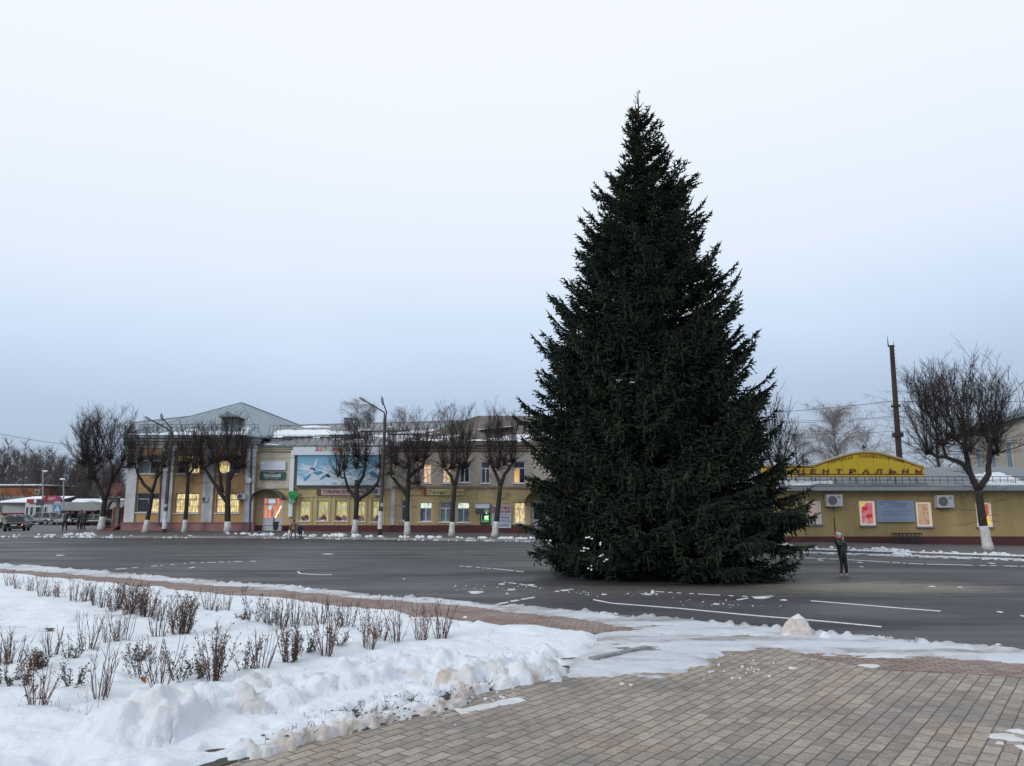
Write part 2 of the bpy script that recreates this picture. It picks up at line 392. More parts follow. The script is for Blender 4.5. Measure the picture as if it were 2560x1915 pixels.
# ---- brick paving
def brick_mat(name, ang, bw, rh, cols, mortar, offset=.5, tint=None, ms=.010):
    m = bpy.data.materials.new(name); m.use_nodes = True; t = m.node_tree; b = t.nodes['Principled BSDF']; b.inputs['Roughness'].default_value = .8
    co = N(t, 'ShaderNodeTexCoord'); V = co.outputs['Object']
    nz = N(t, 'ShaderNodeTexNoise'); nz.inputs['Scale'].default_value = 2.2; nz.inputs['Detail'].default_value = 2; t.links.new(V, nz.inputs['Vector'])
    sb = N(t, 'ShaderNodeVectorMath', operation='MULTIPLY_ADD'); sb.inputs[1].default_value = (.022, .022, 0); t.links.new(nz.outputs['Color'], sb.inputs[0]); t.links.new(V, sb.inputs[2])
    mp = N(t, 'ShaderNodeMapping'); mp.inputs['Rotation'].default_value = (0, 0, -ang); t.links.new(sb.outputs[0], mp.inputs[0])
    br = N(t, 'ShaderNodeTexBrick'); br.inputs['Scale'].default_value = 1; br.inputs['Brick Width'].default_value = bw; br.inputs['Row Height'].default_value = rh
    br.inputs['Mortar Size'].default_value = ms; br.inputs['Mortar Smooth'].default_value = .5; br.inputs['Bias'].default_value = 0; br.offset = offset
    br.inputs['Color1'].default_value = (0, 0, 0, 1); br.inputs['Color2'].default_value = (1, 1, 1, 1); br.inputs['Mortar'].default_value = (.5, .5, .5, 1)
    t.links.new(mp.outputs[0], br.inputs['Vector'])
    c = ramp(t, br.outputs['Color'], [(0, cols[0]), (.3, cols[1]), (.6, cols[2]), (1, cols[3])])
    if tint:
        for (tc_, sc_, lo_, hi_, am_, lc_) in tint:
            c = mixc(t, mth(t, 'MULTIPLY', ramp(t, noise(t, V, sc_, 5, (1, 1, 1), .65, lc_), [(lo_, (0, 0, 0)), (hi_, (1, 1, 1))]), am_), c, tc_)
    gr = noise(t, V, 45, 4); c2 = N(t, 'ShaderNodeHueSaturation'); t.links.new(c, c2.inputs['Color']); t.links.new(mth(t, 'MULTIPLY', mth(t, 'MULTIPLY_ADD', gr, 1.1, .50), mth(t, 'MULTIPLY_ADD', noise(t, V, 7, 6, (1, 1, 1), .75), 1.0, .55)), c2.inputs['Value'])
    mfac = mth(t, 'MULTIPLY', br.outputs['Fac'], mth(t, 'MULTIPLY_ADD', noise(t, V, 4.0, 5), 1.6, .15))
    c = mixc(t, mfac, c2.outputs[0], mortar)
    t.links.new(c, b.inputs['Base Color'])
    bp = N(t, 'ShaderNodeBump'); bp.inputs['Strength'].default_value = .7; bp.inputs['Distance'].default_value = .012
    t.links.new(mth(t, 'SUBTRACT', mth(t, 'MULTIPLY', gr, .35), br.outputs['Fac']), bp.inputs['Height']); t.links.new(bp.outputs[0], b.inputs['Normal'])
    return m
PAV = brick_mat('paving_bricks', R(52.4), .305, .155, [(.205, .175, .153), (.252, .216, .188), (.276, .238, .207), (.312, .273, .239)], (.092, .072, .058),
                tint=[((.30, .215, .165), .35, .52, .74, .45, (0, 0, 0)), ((.13, .135, .132), .45, .5, .62, .62, (5, 3, 0)), ((.27, .215, .155), 1.4, .55, .8, .6, (2, 8, 0)), ((.33, .17, .07), 1.9, .70, .80, .5, (7, 1, 0)), ((.13, .105, .09), 3.2, .54, .70, .6, (1, 6, 0)), ((.36, .33, .30), .9, .58, .74, .45, (4, 9, 0)), ((.10, .085, .075), 11, .62, .70, .6, (0, 2, 0))], ms=.010)
EDGE = [(-500, 1398), (0, 1414), (158, 1424), (348, 1441), (538, 1459), (700, 1468), (758, 1474), (916, 1492), (1075, 1503), (1300, 1523), (1516, 1542), (1700, 1555), (1900, 1574), (2081, 1593), (2303, 1610), (2560, 1637), (3200, 1700)]
EW = [G(*p) for p in EDGE]
PZ = .035
o = MB().poly([(p.x, p.y, PZ) for p in EW] + [(40, EW[-1].y - 3, PZ), (40, -8, PZ), (-40, -8, PZ), (-40, EW[0].y + 2, PZ)][0:4]).build('pavement', PAV); tag(o, kind='structure')
# border stones along the asphalt
k = MB()
for a, c in zip(EW[:-1], EW[1:]):
    d = (c - a); n_ = Vector((-d.y, d.x, 0)).normalized() * .09
    k.prism([a - n_, a + n_, a + n_ + Vector((0, 0, .05)), a - n_ + Vector((0, 0, .05))], d)
o = k.build('kerb', mat('kerb_stone', (.20, .19, .18), var=.3, vs=2)); tag(o, kind='structure')
# red paver path between the flower bed and the asphalt, and the red band on the right
RED = brick_mat('red_pavers', R(-8), .24, .12, [(.17, .115, .10), (.20, .14, .12), (.225, .16, .138), (.25, .185, .16)], (.055, .04, .035),
                tint=[((.29, .245, .22), .7, .45, .62, .8, (0, 0, 0)), ((.20, .17, .15), 2.5, .5, .75, .5, (4, 0, 0))])
PATHT = EDGE[:11] + [(1700, 1560)]
PATHB = [(1640, 1600), (1516, 1590), (1358, 1582), (1249, 1579), (1138, 1566), (1059, 1560), (964, 1538), (837, 1535), (742, 1516), (600, 1503), (506, 1493), (364, 1484), (272, 1471), (95, 1455), (0, 1449), (-500, 1433)]
o = MB().poly([tuple(G(a, c + 3, PZ + .004)) for a, c in PATHT] + [tuple(G(a, c, PZ + .004)) for a, c in PATHB]).build('path', RED); tag(o, kind='structure')
o = MB().poly([tuple(G(a, c, PZ + .004)) for a, c in [(2000, 1600), (2081, 1610), (2303, 1625), (2560, 1652), (3200, 1712), (3200, 1745), (2560, 1694), (2400, 1683), (2230, 1676), (2100, 1655), (2010, 1640), (1985, 1625)]]).build('path', RED); tag(o, kind='structure')

# ---- flower bed soil
GARD = [(-900, 1411), (-500, 1425), (0, 1441), (95, 1447), (272, 1463), (364, 1476), (506, 1485), (600, 1495), (742, 1508), (837, 1527), (964, 1530), (1059, 1552), (1138, 1558), (1249, 1574), (1358, 1577), (1516, 1592),
        (1490, 1625), (1450, 1665), (1390, 1702), (1333, 1713), (1279, 1723), (1217, 1735), (1160, 1748), (1138, 1777), (1075, 1792), (996, 1808), (916, 1834), (853, 1843), (758, 1865), (663, 1898), (600, 1912), (540, 1932), (430, 1965), (200, 2050), (-300, 2300), (-1200, 2300)]
GW = [tuple(G(a, c)[:2]) for a, c in GARD]
o = MB().poly([(x, y, PZ + .012) for x, y in GW]).build('flower_bed_soil', mat('soil', (.060, .050, .038), col2=(.035, .04, .022), vs=6, bump=.6, bs=25)); tag(o, kind='structure')

# ---- snow
def snow_material(name, clean=(.69, .74, .81), dirty=(.42, .33, .25), nsc=5.0):
    m = bpy.data.materials.new(name); m.use_nodes = True; t = m.node_tree; b = t.nodes['Principled BSDF']
    b.inputs['Roughness'].default_value = .6; b.inputs['Specular IOR Level'].default_value = .3
    at = N(t, 'ShaderNodeAttribute', attribute_name='dirt'); co = N(t, 'ShaderNodeTexCoord'); V = co.outputs['Object']
    n1 = noise(t, V, nsc, 6, (1, 1, 1), .7)
    f = mth(t, 'MULTIPLY', at.outputs['Fac'], mth(t, 'MULTIPLY_ADD', n1, 2.2, -.45))
    f = mth(t, 'MAXIMUM', mth(t, 'MINIMUM', f, 1.0), 0.0)
    c = mixc(t, f, clean, dirty)
    spk = ramp(t, noise(t, V, 24, 3, (1, 1, 1), .5, (3, 3, 0)), [(.73, (0, 0, 0)), (.78, (1, 1, 1))])
    c = mixc(t, mth(t, 'MULTIPLY', spk, mth(t, 'MULTIPLY_ADD', at.outputs['Fac'], .5, .12)), c, (.14, .11, .08))
    t.links.new(c, b.inputs['Base Color'])
    bp = N(t, 'ShaderNodeBump'); bp.inputs['Strength'].default_value = .75; bp.inputs['Distance'].default_value = .035
    t.links.new(noise(t, V, 16, 6, (1, 1, 1), .65), bp.inputs['Height']); t.links.new(bp.outputs[0], b.inputs['Normal'])
    return m
SNOW = snow_material('snow'); ICE = snow_material('trodden_snow', (.56, .60, .665), (.23, .21, .205), 2.2)
def sheet(name, r0, r1, a0, a1, dr, da, hf, z0, m, cull=-.02):
    r = np.exp(np.arange(math.log(r0), math.log(r1), dr)); a = np.arange(a0, a1, da)
    A, RR = np.meshgrid(a, r); x = RR * np.sin(A); y = RR * np.cos(A)
    h, dirt = hf(x, y); V = np.stack([x, y, h + z0], -1).reshape(-1, 3); nr, na = A.shape
    i = (np.arange(nr - 1)[:, None] * na + np.arange(na - 1)[None, :]).ravel()
    F = np.stack([i, i + 1, i + na + 1, i + na], 1)
    hh = h.ravel(); keep = hh[F].max(1) > cull; F = F[keep]
    used = np.zeros(len(V), bool); used[F.ravel()] = True; idx = np.cumsum(used) - 1
    return mesh_np(name, V[used], idx[F], m, smooth=True, attrs={'dirt': dirt.ravel()[used]})
rng = np.random.RandomState(4)
RIDGE = [G(a, c)[:2] for a, c in [(250, 1880), (400, 1835), (520, 1790), (640, 1765), (760, 1738), (880, 1720), (1000, 1715), (1110, 1712), (1200, 1710), (1290, 1700), (1380, 1690)]]
LUMPS = []   # x, y, radius, height, dirt
def lump(px, py, r, h, d=.1): g = G(px, py); LUMPS.append((g.x, g.y, r, h, d))
lump(400, 1862, .42, .42, .25); lump(330, 1878, .42, .30); lump(450, 1850, .26, .30, .35); lump(610, 1800, .15, .27, .45); lump(628, 1812, .14, .18, .6)
lump(790, 1760, .26, .24); lump(870, 1742, .34, .30); lump(930, 1735, .30, .30); lump(980, 1712, .24, .26); lump(1080, 1698, .2, .2); lump(1118, 1696, .24, .26)
lump(1160, 1710, .16, .22); lump(1360, 1655, .22, .22, .1); lump(1330, 1700, .16, .14, .5); lump(1240, 1703, .2, .18, .3); lump(1110, 1728, .15, .15, 1); lump(930, 1790, .14, .13); lump(700, 1790, .3, .2)
for k in range(240):
    s = rng.rand() ** 1.0 * (len(RIDGE) - 1); i = min(int(s), len(RIDGE) - 2); f = s - i
    x = RIDGE[i][0] * (1 - f) + RIDGE[i + 1][0] * f + rng.randn() * .13; y = RIDGE[i][1] * (1 - f) + RIDGE[i + 1][1] * f + rng.randn() * .18
    r = .05 + .17 * rng.rand() ** 1.8; LUMPS.append((x, y, r, r * (.7 + .5 * rng.rand()), .5 * (rng.rand() < .2)))
BND = GARD[18:31]; BW = [G(*p)[:2] for p in BND]
for k in range(560):
    s = rng.rand() * (len(BW) - 1); i = min(int(s), len(BW) - 2); f = s - i
    x = BW[i][0] * (1 - f) + BW[i + 1][0] * f - rng.rand() * .06 + rng.randn() * .03; y = BW[i][1] * (1 - f) + BW[i + 1][1] * f + .03 + abs(rng.randn()) * .08
    r = .025 + .075 * rng.rand() ** 2.5; LUMPS.append((x, y, r, r * (.6 + .9 * rng.rand()), .5 if rng.rand() < .4 else .05))
XT = G(700, 1870).x
def garden_h(x, y):
    sd = sdist(x, y, GW); wob = (fbm(x, y, .35, 3, 11) - .5) * .25; s = sd + wob * .6
    h = .10 * sstep(s, -.02, .30) - .05 + .03 * sstep(s, .05, .4)
    h = h + .15 * (fbm(x, y, 1.5, 4, 3) - .40) + .15 * (fbm(x * .75, y * 1.15, .50, 4, 5, .55) - .5) * sstep(s, 0, .3) + .010 * (fbm(x, y, .07, 2, 9) - .5)
    dim = fbm(x, y, .42, 2, 31); h -= .085 * sstep(dim, .70, .86)                            # trodden dimples
    dr = ldist(x, y, RIDGE); h += .045 * (fbm(x, y, .085, 3, 88, .6) - .5) * np.exp(-(dr / .6) ** 2); h += .13 * np.exp(-(dr / .38) ** 2) * (.5 + fbm(x, y, .5, 3, 8))
    # thin strip between the heap and the paving: soil and stalks show through
    db = ldist(x, y, BW); thin = sstep(db, .08, .25) * (1 - sstep(db, .55, 1.0)) * sstep(x, XT - .1, XT + .5)
    h -= thin * .13 * sstep(fbm(x, y, .20, 5, 22, .65), .44, .60)
    lx = x + (fbm(x, y, .16, 4, 41, .6) - .5) * .22; ly = y + (fbm(x, y, .16, 4, 42, .6) - .5) * .22
    hl = np.full(x.shape, -1.0); dl = np.zeros(x.shape)
    for (cx, cy, r, hh, d) in LUMPS:
        m = (np.abs(x - cx) < r * 1.3) & (np.abs(y - cy) < r * 1.3)
        if not m.any(): continue
        q = ((lx[m] - cx) ** 2 + (ly[m] - cy) ** 2) / (r * r); v = hh * np.clip(1 - q, 0, 1) ** .42 * (.50 + 1.0 * fbm(x[m], y[m], .5 * r + .05, 3, 77)) + np.where(q < 1, 0, -9)
        cur = hl[m]; up = v > cur; cur[up] = v[up]; hl[m] = cur; c2 = dl[m]; c2[up] = d; dl[m] = c2
    h = np.where(hl > 0, np.maximum(h, np.maximum(h, 0) * .45 + hl), h)
    h = np.where(s < -.02, np.where(hl > 0, h, -.05), h)
    dirt = np.clip(dl * (hl > 0) + .85 * (1 - sstep(sd, 0, .22)) * sstep(fbm(x, y, .3, 3, 51), .45, .65), 0, 1)
    return h, dirt
o = sheet('garden_snow', 6.5, 42, R(-58), R(14), .0034, .0034, garden_h, PZ + .012, SNOW); tag(o, kind='structure')

ICEP = EDGE + [(3200, 1735), (2560, 1662), (2303, 1649), (2176, 1652), (2097, 1655), (2050, 1645), (1990, 1633), (1904, 1624), (1930, 1638), (1817, 1636), (1785, 1661), (1722, 1680), (1659, 1698), (1516, 1702), (1370, 1712), (1425, 1660), (1465, 1600), (1515, 1587),
               (1585, 1579), (1500, 1562), (1380, 1546), (1290, 1536), (1075, 1512), (916, 1501), (758, 1485), (538, 1467), (348, 1453), (158, 1436), (0, 1426), (-500, 1411)]
IW = [tuple(G(a, c)[:2]) for a, c in ICEP]
EL2 = [(p.x, p.y) for p in EW]
elump = []
for k in range(900):
    s = rng.rand() * (len(EL2) - 1); i = min(int(s), len(EL2) - 2); f = s - i
    x = EL2[i][0] * (1 - f) + EL2[i + 1][0] * f; y = EL2[i][1] * (1 - f) + EL2[i + 1][1] * f - abs(rng.randn()) * .12
    r = .022 + .085 * rng.rand() ** 4; elump.append((x, y, r, r * (.4 + .9 * rng.rand()), .9 if rng.rand() < .35 else 0))
def ice_h(x, y):
    sd = sdist(x, y, IW); s = sd + (fbm(x, y, .6, 6, 61, .62) - .5) * .75
    h = .040 * sstep(s, -.05, .25) - .012 + .035 * (fbm(x * .6, y * 1.3, .6, 6, 62, .62) - .5) + .030 * (fbm(x * .6, y * 1.2, .14, 4, 63, .6) - .5)
    holes = sstep(fbm(x * .45, y, .5, 5, 64, .6), .58, .70); h -= .035 * holes
    de = ldist(x, y, EL2); h += .035 * (1 - sstep(de, .05, .35)) * (.5 + fbm(x, y, .3, 3, 65))
    dl = np.zeros(x.shape)
    for (cx, cy, r, hh, d) in elump:
        m = (np.abs(x - cx) < r * 1.2) & (np.abs(y - cy) < r * 1.2)
        if not m.any(): continue
        q = ((x[m] - cx) ** 2 + (y[m] - cy) ** 2) / (r * r); v = hh * np.sqrt(np.clip(1 - q, 0, 1)); hm = h[m]; up = (v > 0) & (v > hm - .02); hm[up] = np.maximum(hm[up], v[up]); h[m] = hm; dm = dl[m]; dm[up] = d; dl[m] = dm
    h = np.where((s < -.03) & (dl == 0), np.minimum(h, -.03), h)
    dirt = np.clip(dl + 1.1 * sstep(fbm(x * .45, y * 1.5, .9, 6, 66, .68), .42, .75) + .6 * (1 - sstep(sd, 0, .35)) * sstep(fbm(x, y, .6, 3, 67), .4, .6), 0, 1)
    return h, dirt
o = sheet('trodden_snow', 9, 48, R(-40), R(42), .0045, .0036, ice_h, PZ + .006, ICE); tag(o, kind='structure')

# ---- small flat snow patches and packed streaks on the asphalt and paving
PATCH = [(1190, 1480, 42, 5), (745, 1432, 30, 2.5), (700, 1430, 8, 1.5), (1010, 1447, 6, 2), (1075, 1414, 25, 2.5), (1270, 1425, 14, 2), (1255, 1460, 18, 2.5), (1278, 1474, 24, 2.5), (1268, 1484, 8, 2), (1410, 1476, 22, 2), (1510, 1486, 16, 2),
         (1620, 1486, 22, 2.2), (1790, 1510, 20, 1.5), (1900, 1495, 40, 2.5), (1960, 1500, 20, 1.5), (480, 1419, 10, 2), (660, 1430, 12, 1.5), (2500, 1530, 14, 2), (2557, 1540, 8, 2), (2495, 1611, 12, 2), (2430, 1424, 16, 2), (2154, 1417, 6, 1.5),
         (2240, 1376, 12, 3), (2225, 1414, 12, 2), (2150, 1406, 14, 1.5), (2330, 1466, 18, 1.2), (2400, 1468, 12, 1), (2050, 1400, 18, 1.6), (1570, 1413, 10, 1.4), (560, 1395, 30, 1.5), (820, 1385, 50, 1.4), (1030, 1375, 40, 1.2), (350, 1378, 30, 1.2), (150, 1388, 40, 1.2), (1180, 1392, 30, 1.4),
         (1225, 1443, 30, 1.2), (1330, 1462, 20, 1.5), (2100, 1385, 30, 1.6), (2360, 1402, 30, 1.5), (2480, 1408, 25, 1.4), (880, 1410, 20, 1.4), (520, 1405, 10, 1.3)]
BPATCH = [(2175, 1664, 36, 7), (1980, 1670, 16, 3), (2515, 1842, 52, 16), (2565, 1870, 26, 12), (2545, 1828, 30, 9), (1555, 1710, 8, 2.5), (1577, 1712, 7, 2.5), (2500, 1858, 14, 4)]
LINES = [([(1485, 1499), (1530, 1508), (1700, 1521), (1900, 1540), (2060, 1553), (2205, 1567)], .055, 1.0), ([(2028, 1502), (2140, 1511), (2260, 1521), (2352, 1528)], .05, 1.0), ([(1640, 1479), (1800, 1488), (1960, 1496)], .03, .5),
         ([(250, 1426), (350, 1418), (480, 1407), (640, 1403)], .05, .45), ([(1236, 1512), (1268, 1505), (1300, 1499), (1335, 1493)], .07, .8), ([(745, 1428), (750, 1434), (800, 1437), (830, 1437)], .04, .8), ([(1150, 1415), (1250, 1423), (1310, 1430)], .05, .7),
         ([(1840, 1500), (1880, 1493), (1930, 1490)], .06, .7), ([(1940, 1392), (2100, 1398), (2300, 1410), (2560, 1416)], .07, .8), ([(1260, 1455), (1300, 1460), (1350, 1468)], .06, .7), ([(1380, 1481), (1400, 1476), (1430, 1473)], .07, .8)]
PATCH = [p for i, p in enumerate(PATCH) if p[1] > 1455 or i % 3 == 0]
def build_flat():
    def mk(name, z, pl, ln, m):
        V = []; F = []
        rr = np.random.RandomState(9)
        def ring(cx, cy, rx, ry, hh):
            o = len(V); n = 22; ph = rr.rand() * 9
            V.append((cx, cy, z + hh))
            for k in range(n):
                a = 2 * math.pi * k / n; q = .72 + .28 * math.sin(3 * a + ph) * .5 + .32 * rr.rand(); V.append((cx + rx * q * math.cos(a) * .6, cy + ry * q * math.sin(a) * .6, z + hh * .8))
            for k in range(n):
                a = 2 * math.pi * k / n; b_ = V[o + 1 + k]; q = 1.55 + .25 * rr.rand(); V.append((cx + (b_[0] - cx) * q, cy + (b_[1] - cy) * q, z - .004))
            for k in range(n):
                k2 = (k + 1) % n; F.append((o, o + 1 + k, o + 1 + k2, o + 1 + k2)); F.append((o + 1 + k, o + 1 + n + k, o + 1 + n + k2, o + 1 + k2))
        for (px, py, w, h_) in pl:
            g = G(px, py, z); g2 = G(px + w, py, z); g3 = G(px, py - h_, z); kk = (.30 if py < 1412 else .5) if z < .02 else .85; ring(g.x, g.y, abs(g2.x - g.x) * kk, abs(g3.y - g.y) * .75, .016)
        for pts, w, cov in ln:
            W_ = [G(a, c, z) for a, c in pts]
            for a, c in zip(W_[:-1], W_[1:]):
                L = (c - a).length; n = max(2, int(L / .12)); d = (c - a).normalized(); s_ = Vector((-d.y, d.x, 0))
                for i in range(n):
                    if rr.rand() > cov: continue
                    p = a + (c - a) * (i / n); q = a + (c - a) * ((i + 1.05) / n); w1 = w * (.6 + .8 * rr.rand()); w2 = w * (.6 + .8 * rr.rand()); o = len(V)
                    for (pp, ww) in ((p, w1), (q, w2)):
                        V.append(tuple(pp - s_ * ww + Vector((0, 0, -.002)))); V.append(tuple(pp + Vector((0, 0, .012)))); V.append(tuple(pp + s_ * ww + Vector((0, 0, -.002))))
                    F.append((o, o + 3, o + 4, o + 1)); F.append((o + 1, o + 4, o + 5, o + 2))
        T = []
        for f in F:
            T.append((f[0], f[1], f[2]))
            if len(set(f)) == 4: T.append((f[0], f[2], f[3]))
        ob = mesh_np(name, V, T, m, attrs={'dirt': np.full(len(V), .42)}); tag(ob, kind='stuff', label='thin white snow streaks and scraps left on the ' + ('asphalt' if z < .02 else 'paving'), cat='snow')
    mk('snow_scraps', .003, PATCH, LINES, SNOW)
    mk('snow_scraps', PZ + .003, BPATCH, [([(1138, 1779), (1180, 1772), (1240, 1760), (1300, 1747)], .10, 1.0)], SNOW)
build_flat()

# ---- loose clods: along the near snow edge, and in bulk along the far kerb (nobody could count them)
def blob_field(name, items, m, seed, lab, cat='snow'):
    rr = np.random.RandomState(seed); V = []; F = []; D = []
    nu, nv = 8, 5
    for (x, y, z, r, h, d) in items:
        o = len(V); ph = rr.rand(4) * 6.28
        for j in range(nv + 1):
            a = math.pi * j / nv
            for i in range(nu):
                b_ = 2 * math.pi * i / nu; q = 1 + .22 * math.sin(2 * b_ + ph[0] + 3 * a) + .16 * math.sin(3 * b_ + ph[1]) + .2 * (rr.rand() - .5)
                V.append((x + r * q * math.sin(a) * math.cos(b_), y + r * q * math.sin(a) * math.sin(b_), z + h * q * math.cos(a))); D.append(d)
        for j in range(nv):
            for i in range(nu): F.append((o + j * nu + i, o + (j + 1) * nu + i, o + (j + 1) * nu + (i + 1) % nu, o + j * nu + (i + 1) % nu))
    ob = mesh_np(name, V, F, m, smooth=False, attrs={'dirt': D}); return tag(ob, label=lab, cat=cat, kind='stuff')
its = []
def kp(px): return G(px, float(np.interp(px, [p[0] for p in KP], [p[1] for p in KP])))
for a, c, n, sc, off in ((15, 300, 110, .14, -.1), (150, 230, 70, .18, .3), (395, 560, 10, .10, -.15), (540, 660, 40, .16, 1.9), (600, 1400, 330, .17, .9), (640, 1400, 200, .10, -.12), (700, 760, 30, .2, 1.0), (820, 900, 40, .26, 1.0), (1950, 2560, 120, .11, 1.3), (1940, 2040, 60, .24, 1.6), (2210, 2250, 14, .22, .9), (2230, 2262, 12, .2, -.5), (300, 500, 14, .1, -.2)):
    for k in range(int(n * .75)):
        px = a + (c - a) * rng.rand(); g = kp(px); y = g.y + off + rng.randn() * .28; r = sc * (.4 + .9 * rng.rand()); q = fbm(np.array([px / 18.0]), np.array([off]), 1, 2, 5)[0]
        if q < .40 and off > -.3: continue
        its.append((g.x, y, swz(g.x, y) + r * .1, r * .85, r * .62, .1))
for dy_, sc_, n_ in ((.10, .075, 620), (-.22, .06, 420), (-1.3, .045, 120)):
    for k in range(n_):
        px = 1945 + 900 * rng.rand(); g = kp(px); y = g.y + dy_ + rng.randn() * .05; r = sc_ * (.5 + .8 * rng.rand()); its.append((g.x, y, (.155 if dy_ > 0 else .0) + r * .1, r * 2.2, r * .5, .1))
blob_field('kerb_snow', its, SNOW, 5, 'broken white snow shovelled in a line along the far kerb')
its = []
for k in range(130):
    s = rng.rand() * (len(EL2) - 1); i = min(int(s), len(EL2) - 2); f = s - i
    x = EL2[i][0] * (1 - f) + EL2[i + 1][0] * f; y = EL2[i][1] * (1 - f) + EL2[i + 1][1] * f + (rng.rand() - .3) * .35; r = .025 + .05 * rng.rand() ** 2
    its.append((x, y, .02, r, r * .8, .8 * (rng.rand() < .4)))
for px, py, n, sp_ in ((1470, 1485, 18, 60), (1620, 1484, 30, 50), (1800, 1510, 26, 110), (1300, 1470, 26, 110), (1180, 1470, 26, 60), (1830, 1690, 20, 120), (1000, 1800, 30, 200), (1200, 1760, 20, 120), (1900, 1660, 25, 200)):
    for k in range(n):
        g = G(px + rng.randn() * sp_ * .5, py + rng.randn() * sp_ * .07); r = .008 + .02 * rng.rand() ** 3; zz = 0 if g.y > 19 or py < 1560 else PZ; its.append((g.x, g.y, zz + r * .4, r, r * .7, .2))
blob_field('snow_crumbs', its, SNOW, 6, 'small snow crumbs scattered at the edge of the asphalt')
def snow_block(px, py, r, h, lab, seed, pts, d=.6, z=PZ):
    """a standing block of shovelled snow"""
    rr = np.random.RandomState(seed); g = G(px, py, z); nu, nv = 40, 24; V = []; D = []
    ph = rr.rand(6) * 6.28
    for j in range(nv + 1):
        tt = j / nv
        for i in range(nu):
            a = 2 * math.pi * i / nu; rad = np.interp(tt, [p[0] for p in pts], [p[1] for p in pts]) * r
            q = 1 + .13 * math.sin(2 * a + ph[0]) + .10 * math.sin(3 * a + ph[1] + 4 * tt) + .06 * math.sin(7 * a + ph[2] + 9 * tt) + .07 * (rr.rand() - .5)
            sh = np.interp(tt, [p[0] for p in pts], [p[2] for p in pts]) * r
            V.append((g.x + sh + rad * q * math.cos(a), g.y + rad * q * math.sin(a) * .8, z - .02 + h * tt * (1 + .03 * math.sin(3 * a)))); D.append(d * (1 if .15 < tt < .8 else .3))
    F = [(j * nu + i, j * nu + (i + 1) % nu, (j + 1) * nu + (i + 1) % nu, (j + 1) * nu + i) for j in range(nv) for i in range(nu)]
    o = mesh_np('snow_block', V, F, SNOW, smooth=True, attrs={'dirt': D}); tag(o, label=lab, cat='snow block')
    return o
snow_block(1994, 1588, .30, .40, 'large pointed block of brown-stained snow standing at the asphalt edge', 3, [(0, 1.0, 0), (.15, .98, 0), (.35, .84, .03), (.6, .62, .06), (.8, .40, .08), (.93, .16, .12), (1, .02, .14)], 1.0)
snow_block(2064, 1597, .12, .155, 'small white snow block just right of the large pointed one', 5, [(0, 1.1, 0), (.3, .9, .0), (.6, .6, -.08), (.9, .25, -.12), (1, .02, -.15)], .1)
for i, (px, py, r, h, lab) in enumerate([(367, 1448, .12, .10, 'lone flat snow lump at the far path edge, leftmost one on the asphalt rim'), (434, 1453, .15, .11, 'wide snow lump on the asphalt rim, between two smaller lumps'), (480, 1455, .12, .10, 'rounded snow lump, third from the left on the asphalt rim'),
        (770, 1479, .13, .14, 'chunky snow lump on the asphalt rim behind the middle of the shrub row'), (823, 1483, .11, .10, 'flat-topped snow lump right of the chunky one on the asphalt rim'), (1632, 1482, .055, .10, 'small round snowball lying on the asphalt in front of the spruce'), (1163, 1547, .05, .08, 'snowball lying on the red path right of the shrubs')]):
    snow_block(px, py, r, h, lab, 20 + i, [(0, 1.0, 0), (.5, .92, 0), (.8, .65, .05), (1, .05, .05)], .1, z=.02)
# grey border stone lying bare in the trodden snow
a, c = G(1478, 1656, PZ), G(1620, 1626, PZ); d = (c - a); n_ = Vector((-d.y, d.x, 0)).normalized() * .055
o = MB().prism([a - n_, a + n_, a + n_ + Vector((0, 0, .075)), a - n_ + Vector((0, 0, .075))], d).build('border_stone', mat('border_grey', (.22, .23, .25), var=.3, vs=8)); tag(o, 'bare grey border stone showing between garden snow and trodden snow', 'kerbstone')

# ---- pavement beyond the kerb
xs = np.concatenate([np.arange(-75, -34, 3.0), np.arange(-34, 15, 1.5), np.arange(15, 19, .5), np.arange(19, 60, 2)])
V = []; F = []; ny = 12
for x in xs:
    y0 = yk(x); y1 = yb(x)
    for j in range(ny + 1):
        if j < ny: y = y0 + (y1 + .5 - y0) * j / (ny - 1)
        else: y = 260
        V.append((x, y, swz(x, y)))
for i in range(len(xs) - 1):
    for j in range(ny):
        q = i * (ny + 1) + j; F.append((q, q + ny + 1, q + ny + 2, q + 1))
o = mesh_np('sidewalk', V, F, mat('sidewalk_asphalt', (.115, .11, .115), col2=(.075, .075, .082), vs=.6, stretch=(.5, 1.4, 1), rough=.7, fine=.15), smooth=True); tag(o, kind='structure')
k = MB()
for a, c in zip(KW[:-1], KW[1:]):
    d = c - a; n_ = Vector((-d.y, d.x, 0)).normalized() * .16
    k.prism([a - n_ * 0 + Vector((0, 0, -.02)), a + n_ + Vector((0, 0, -.02)), a + n_ + Vector((0, 0, .155)), a + Vector((0, 0, .155))], d)
o = k.build('kerb', mat('far_kerb_stone', (.26, .255, .25), var=.35, vs=1.2)); tag(o, kind='structure')
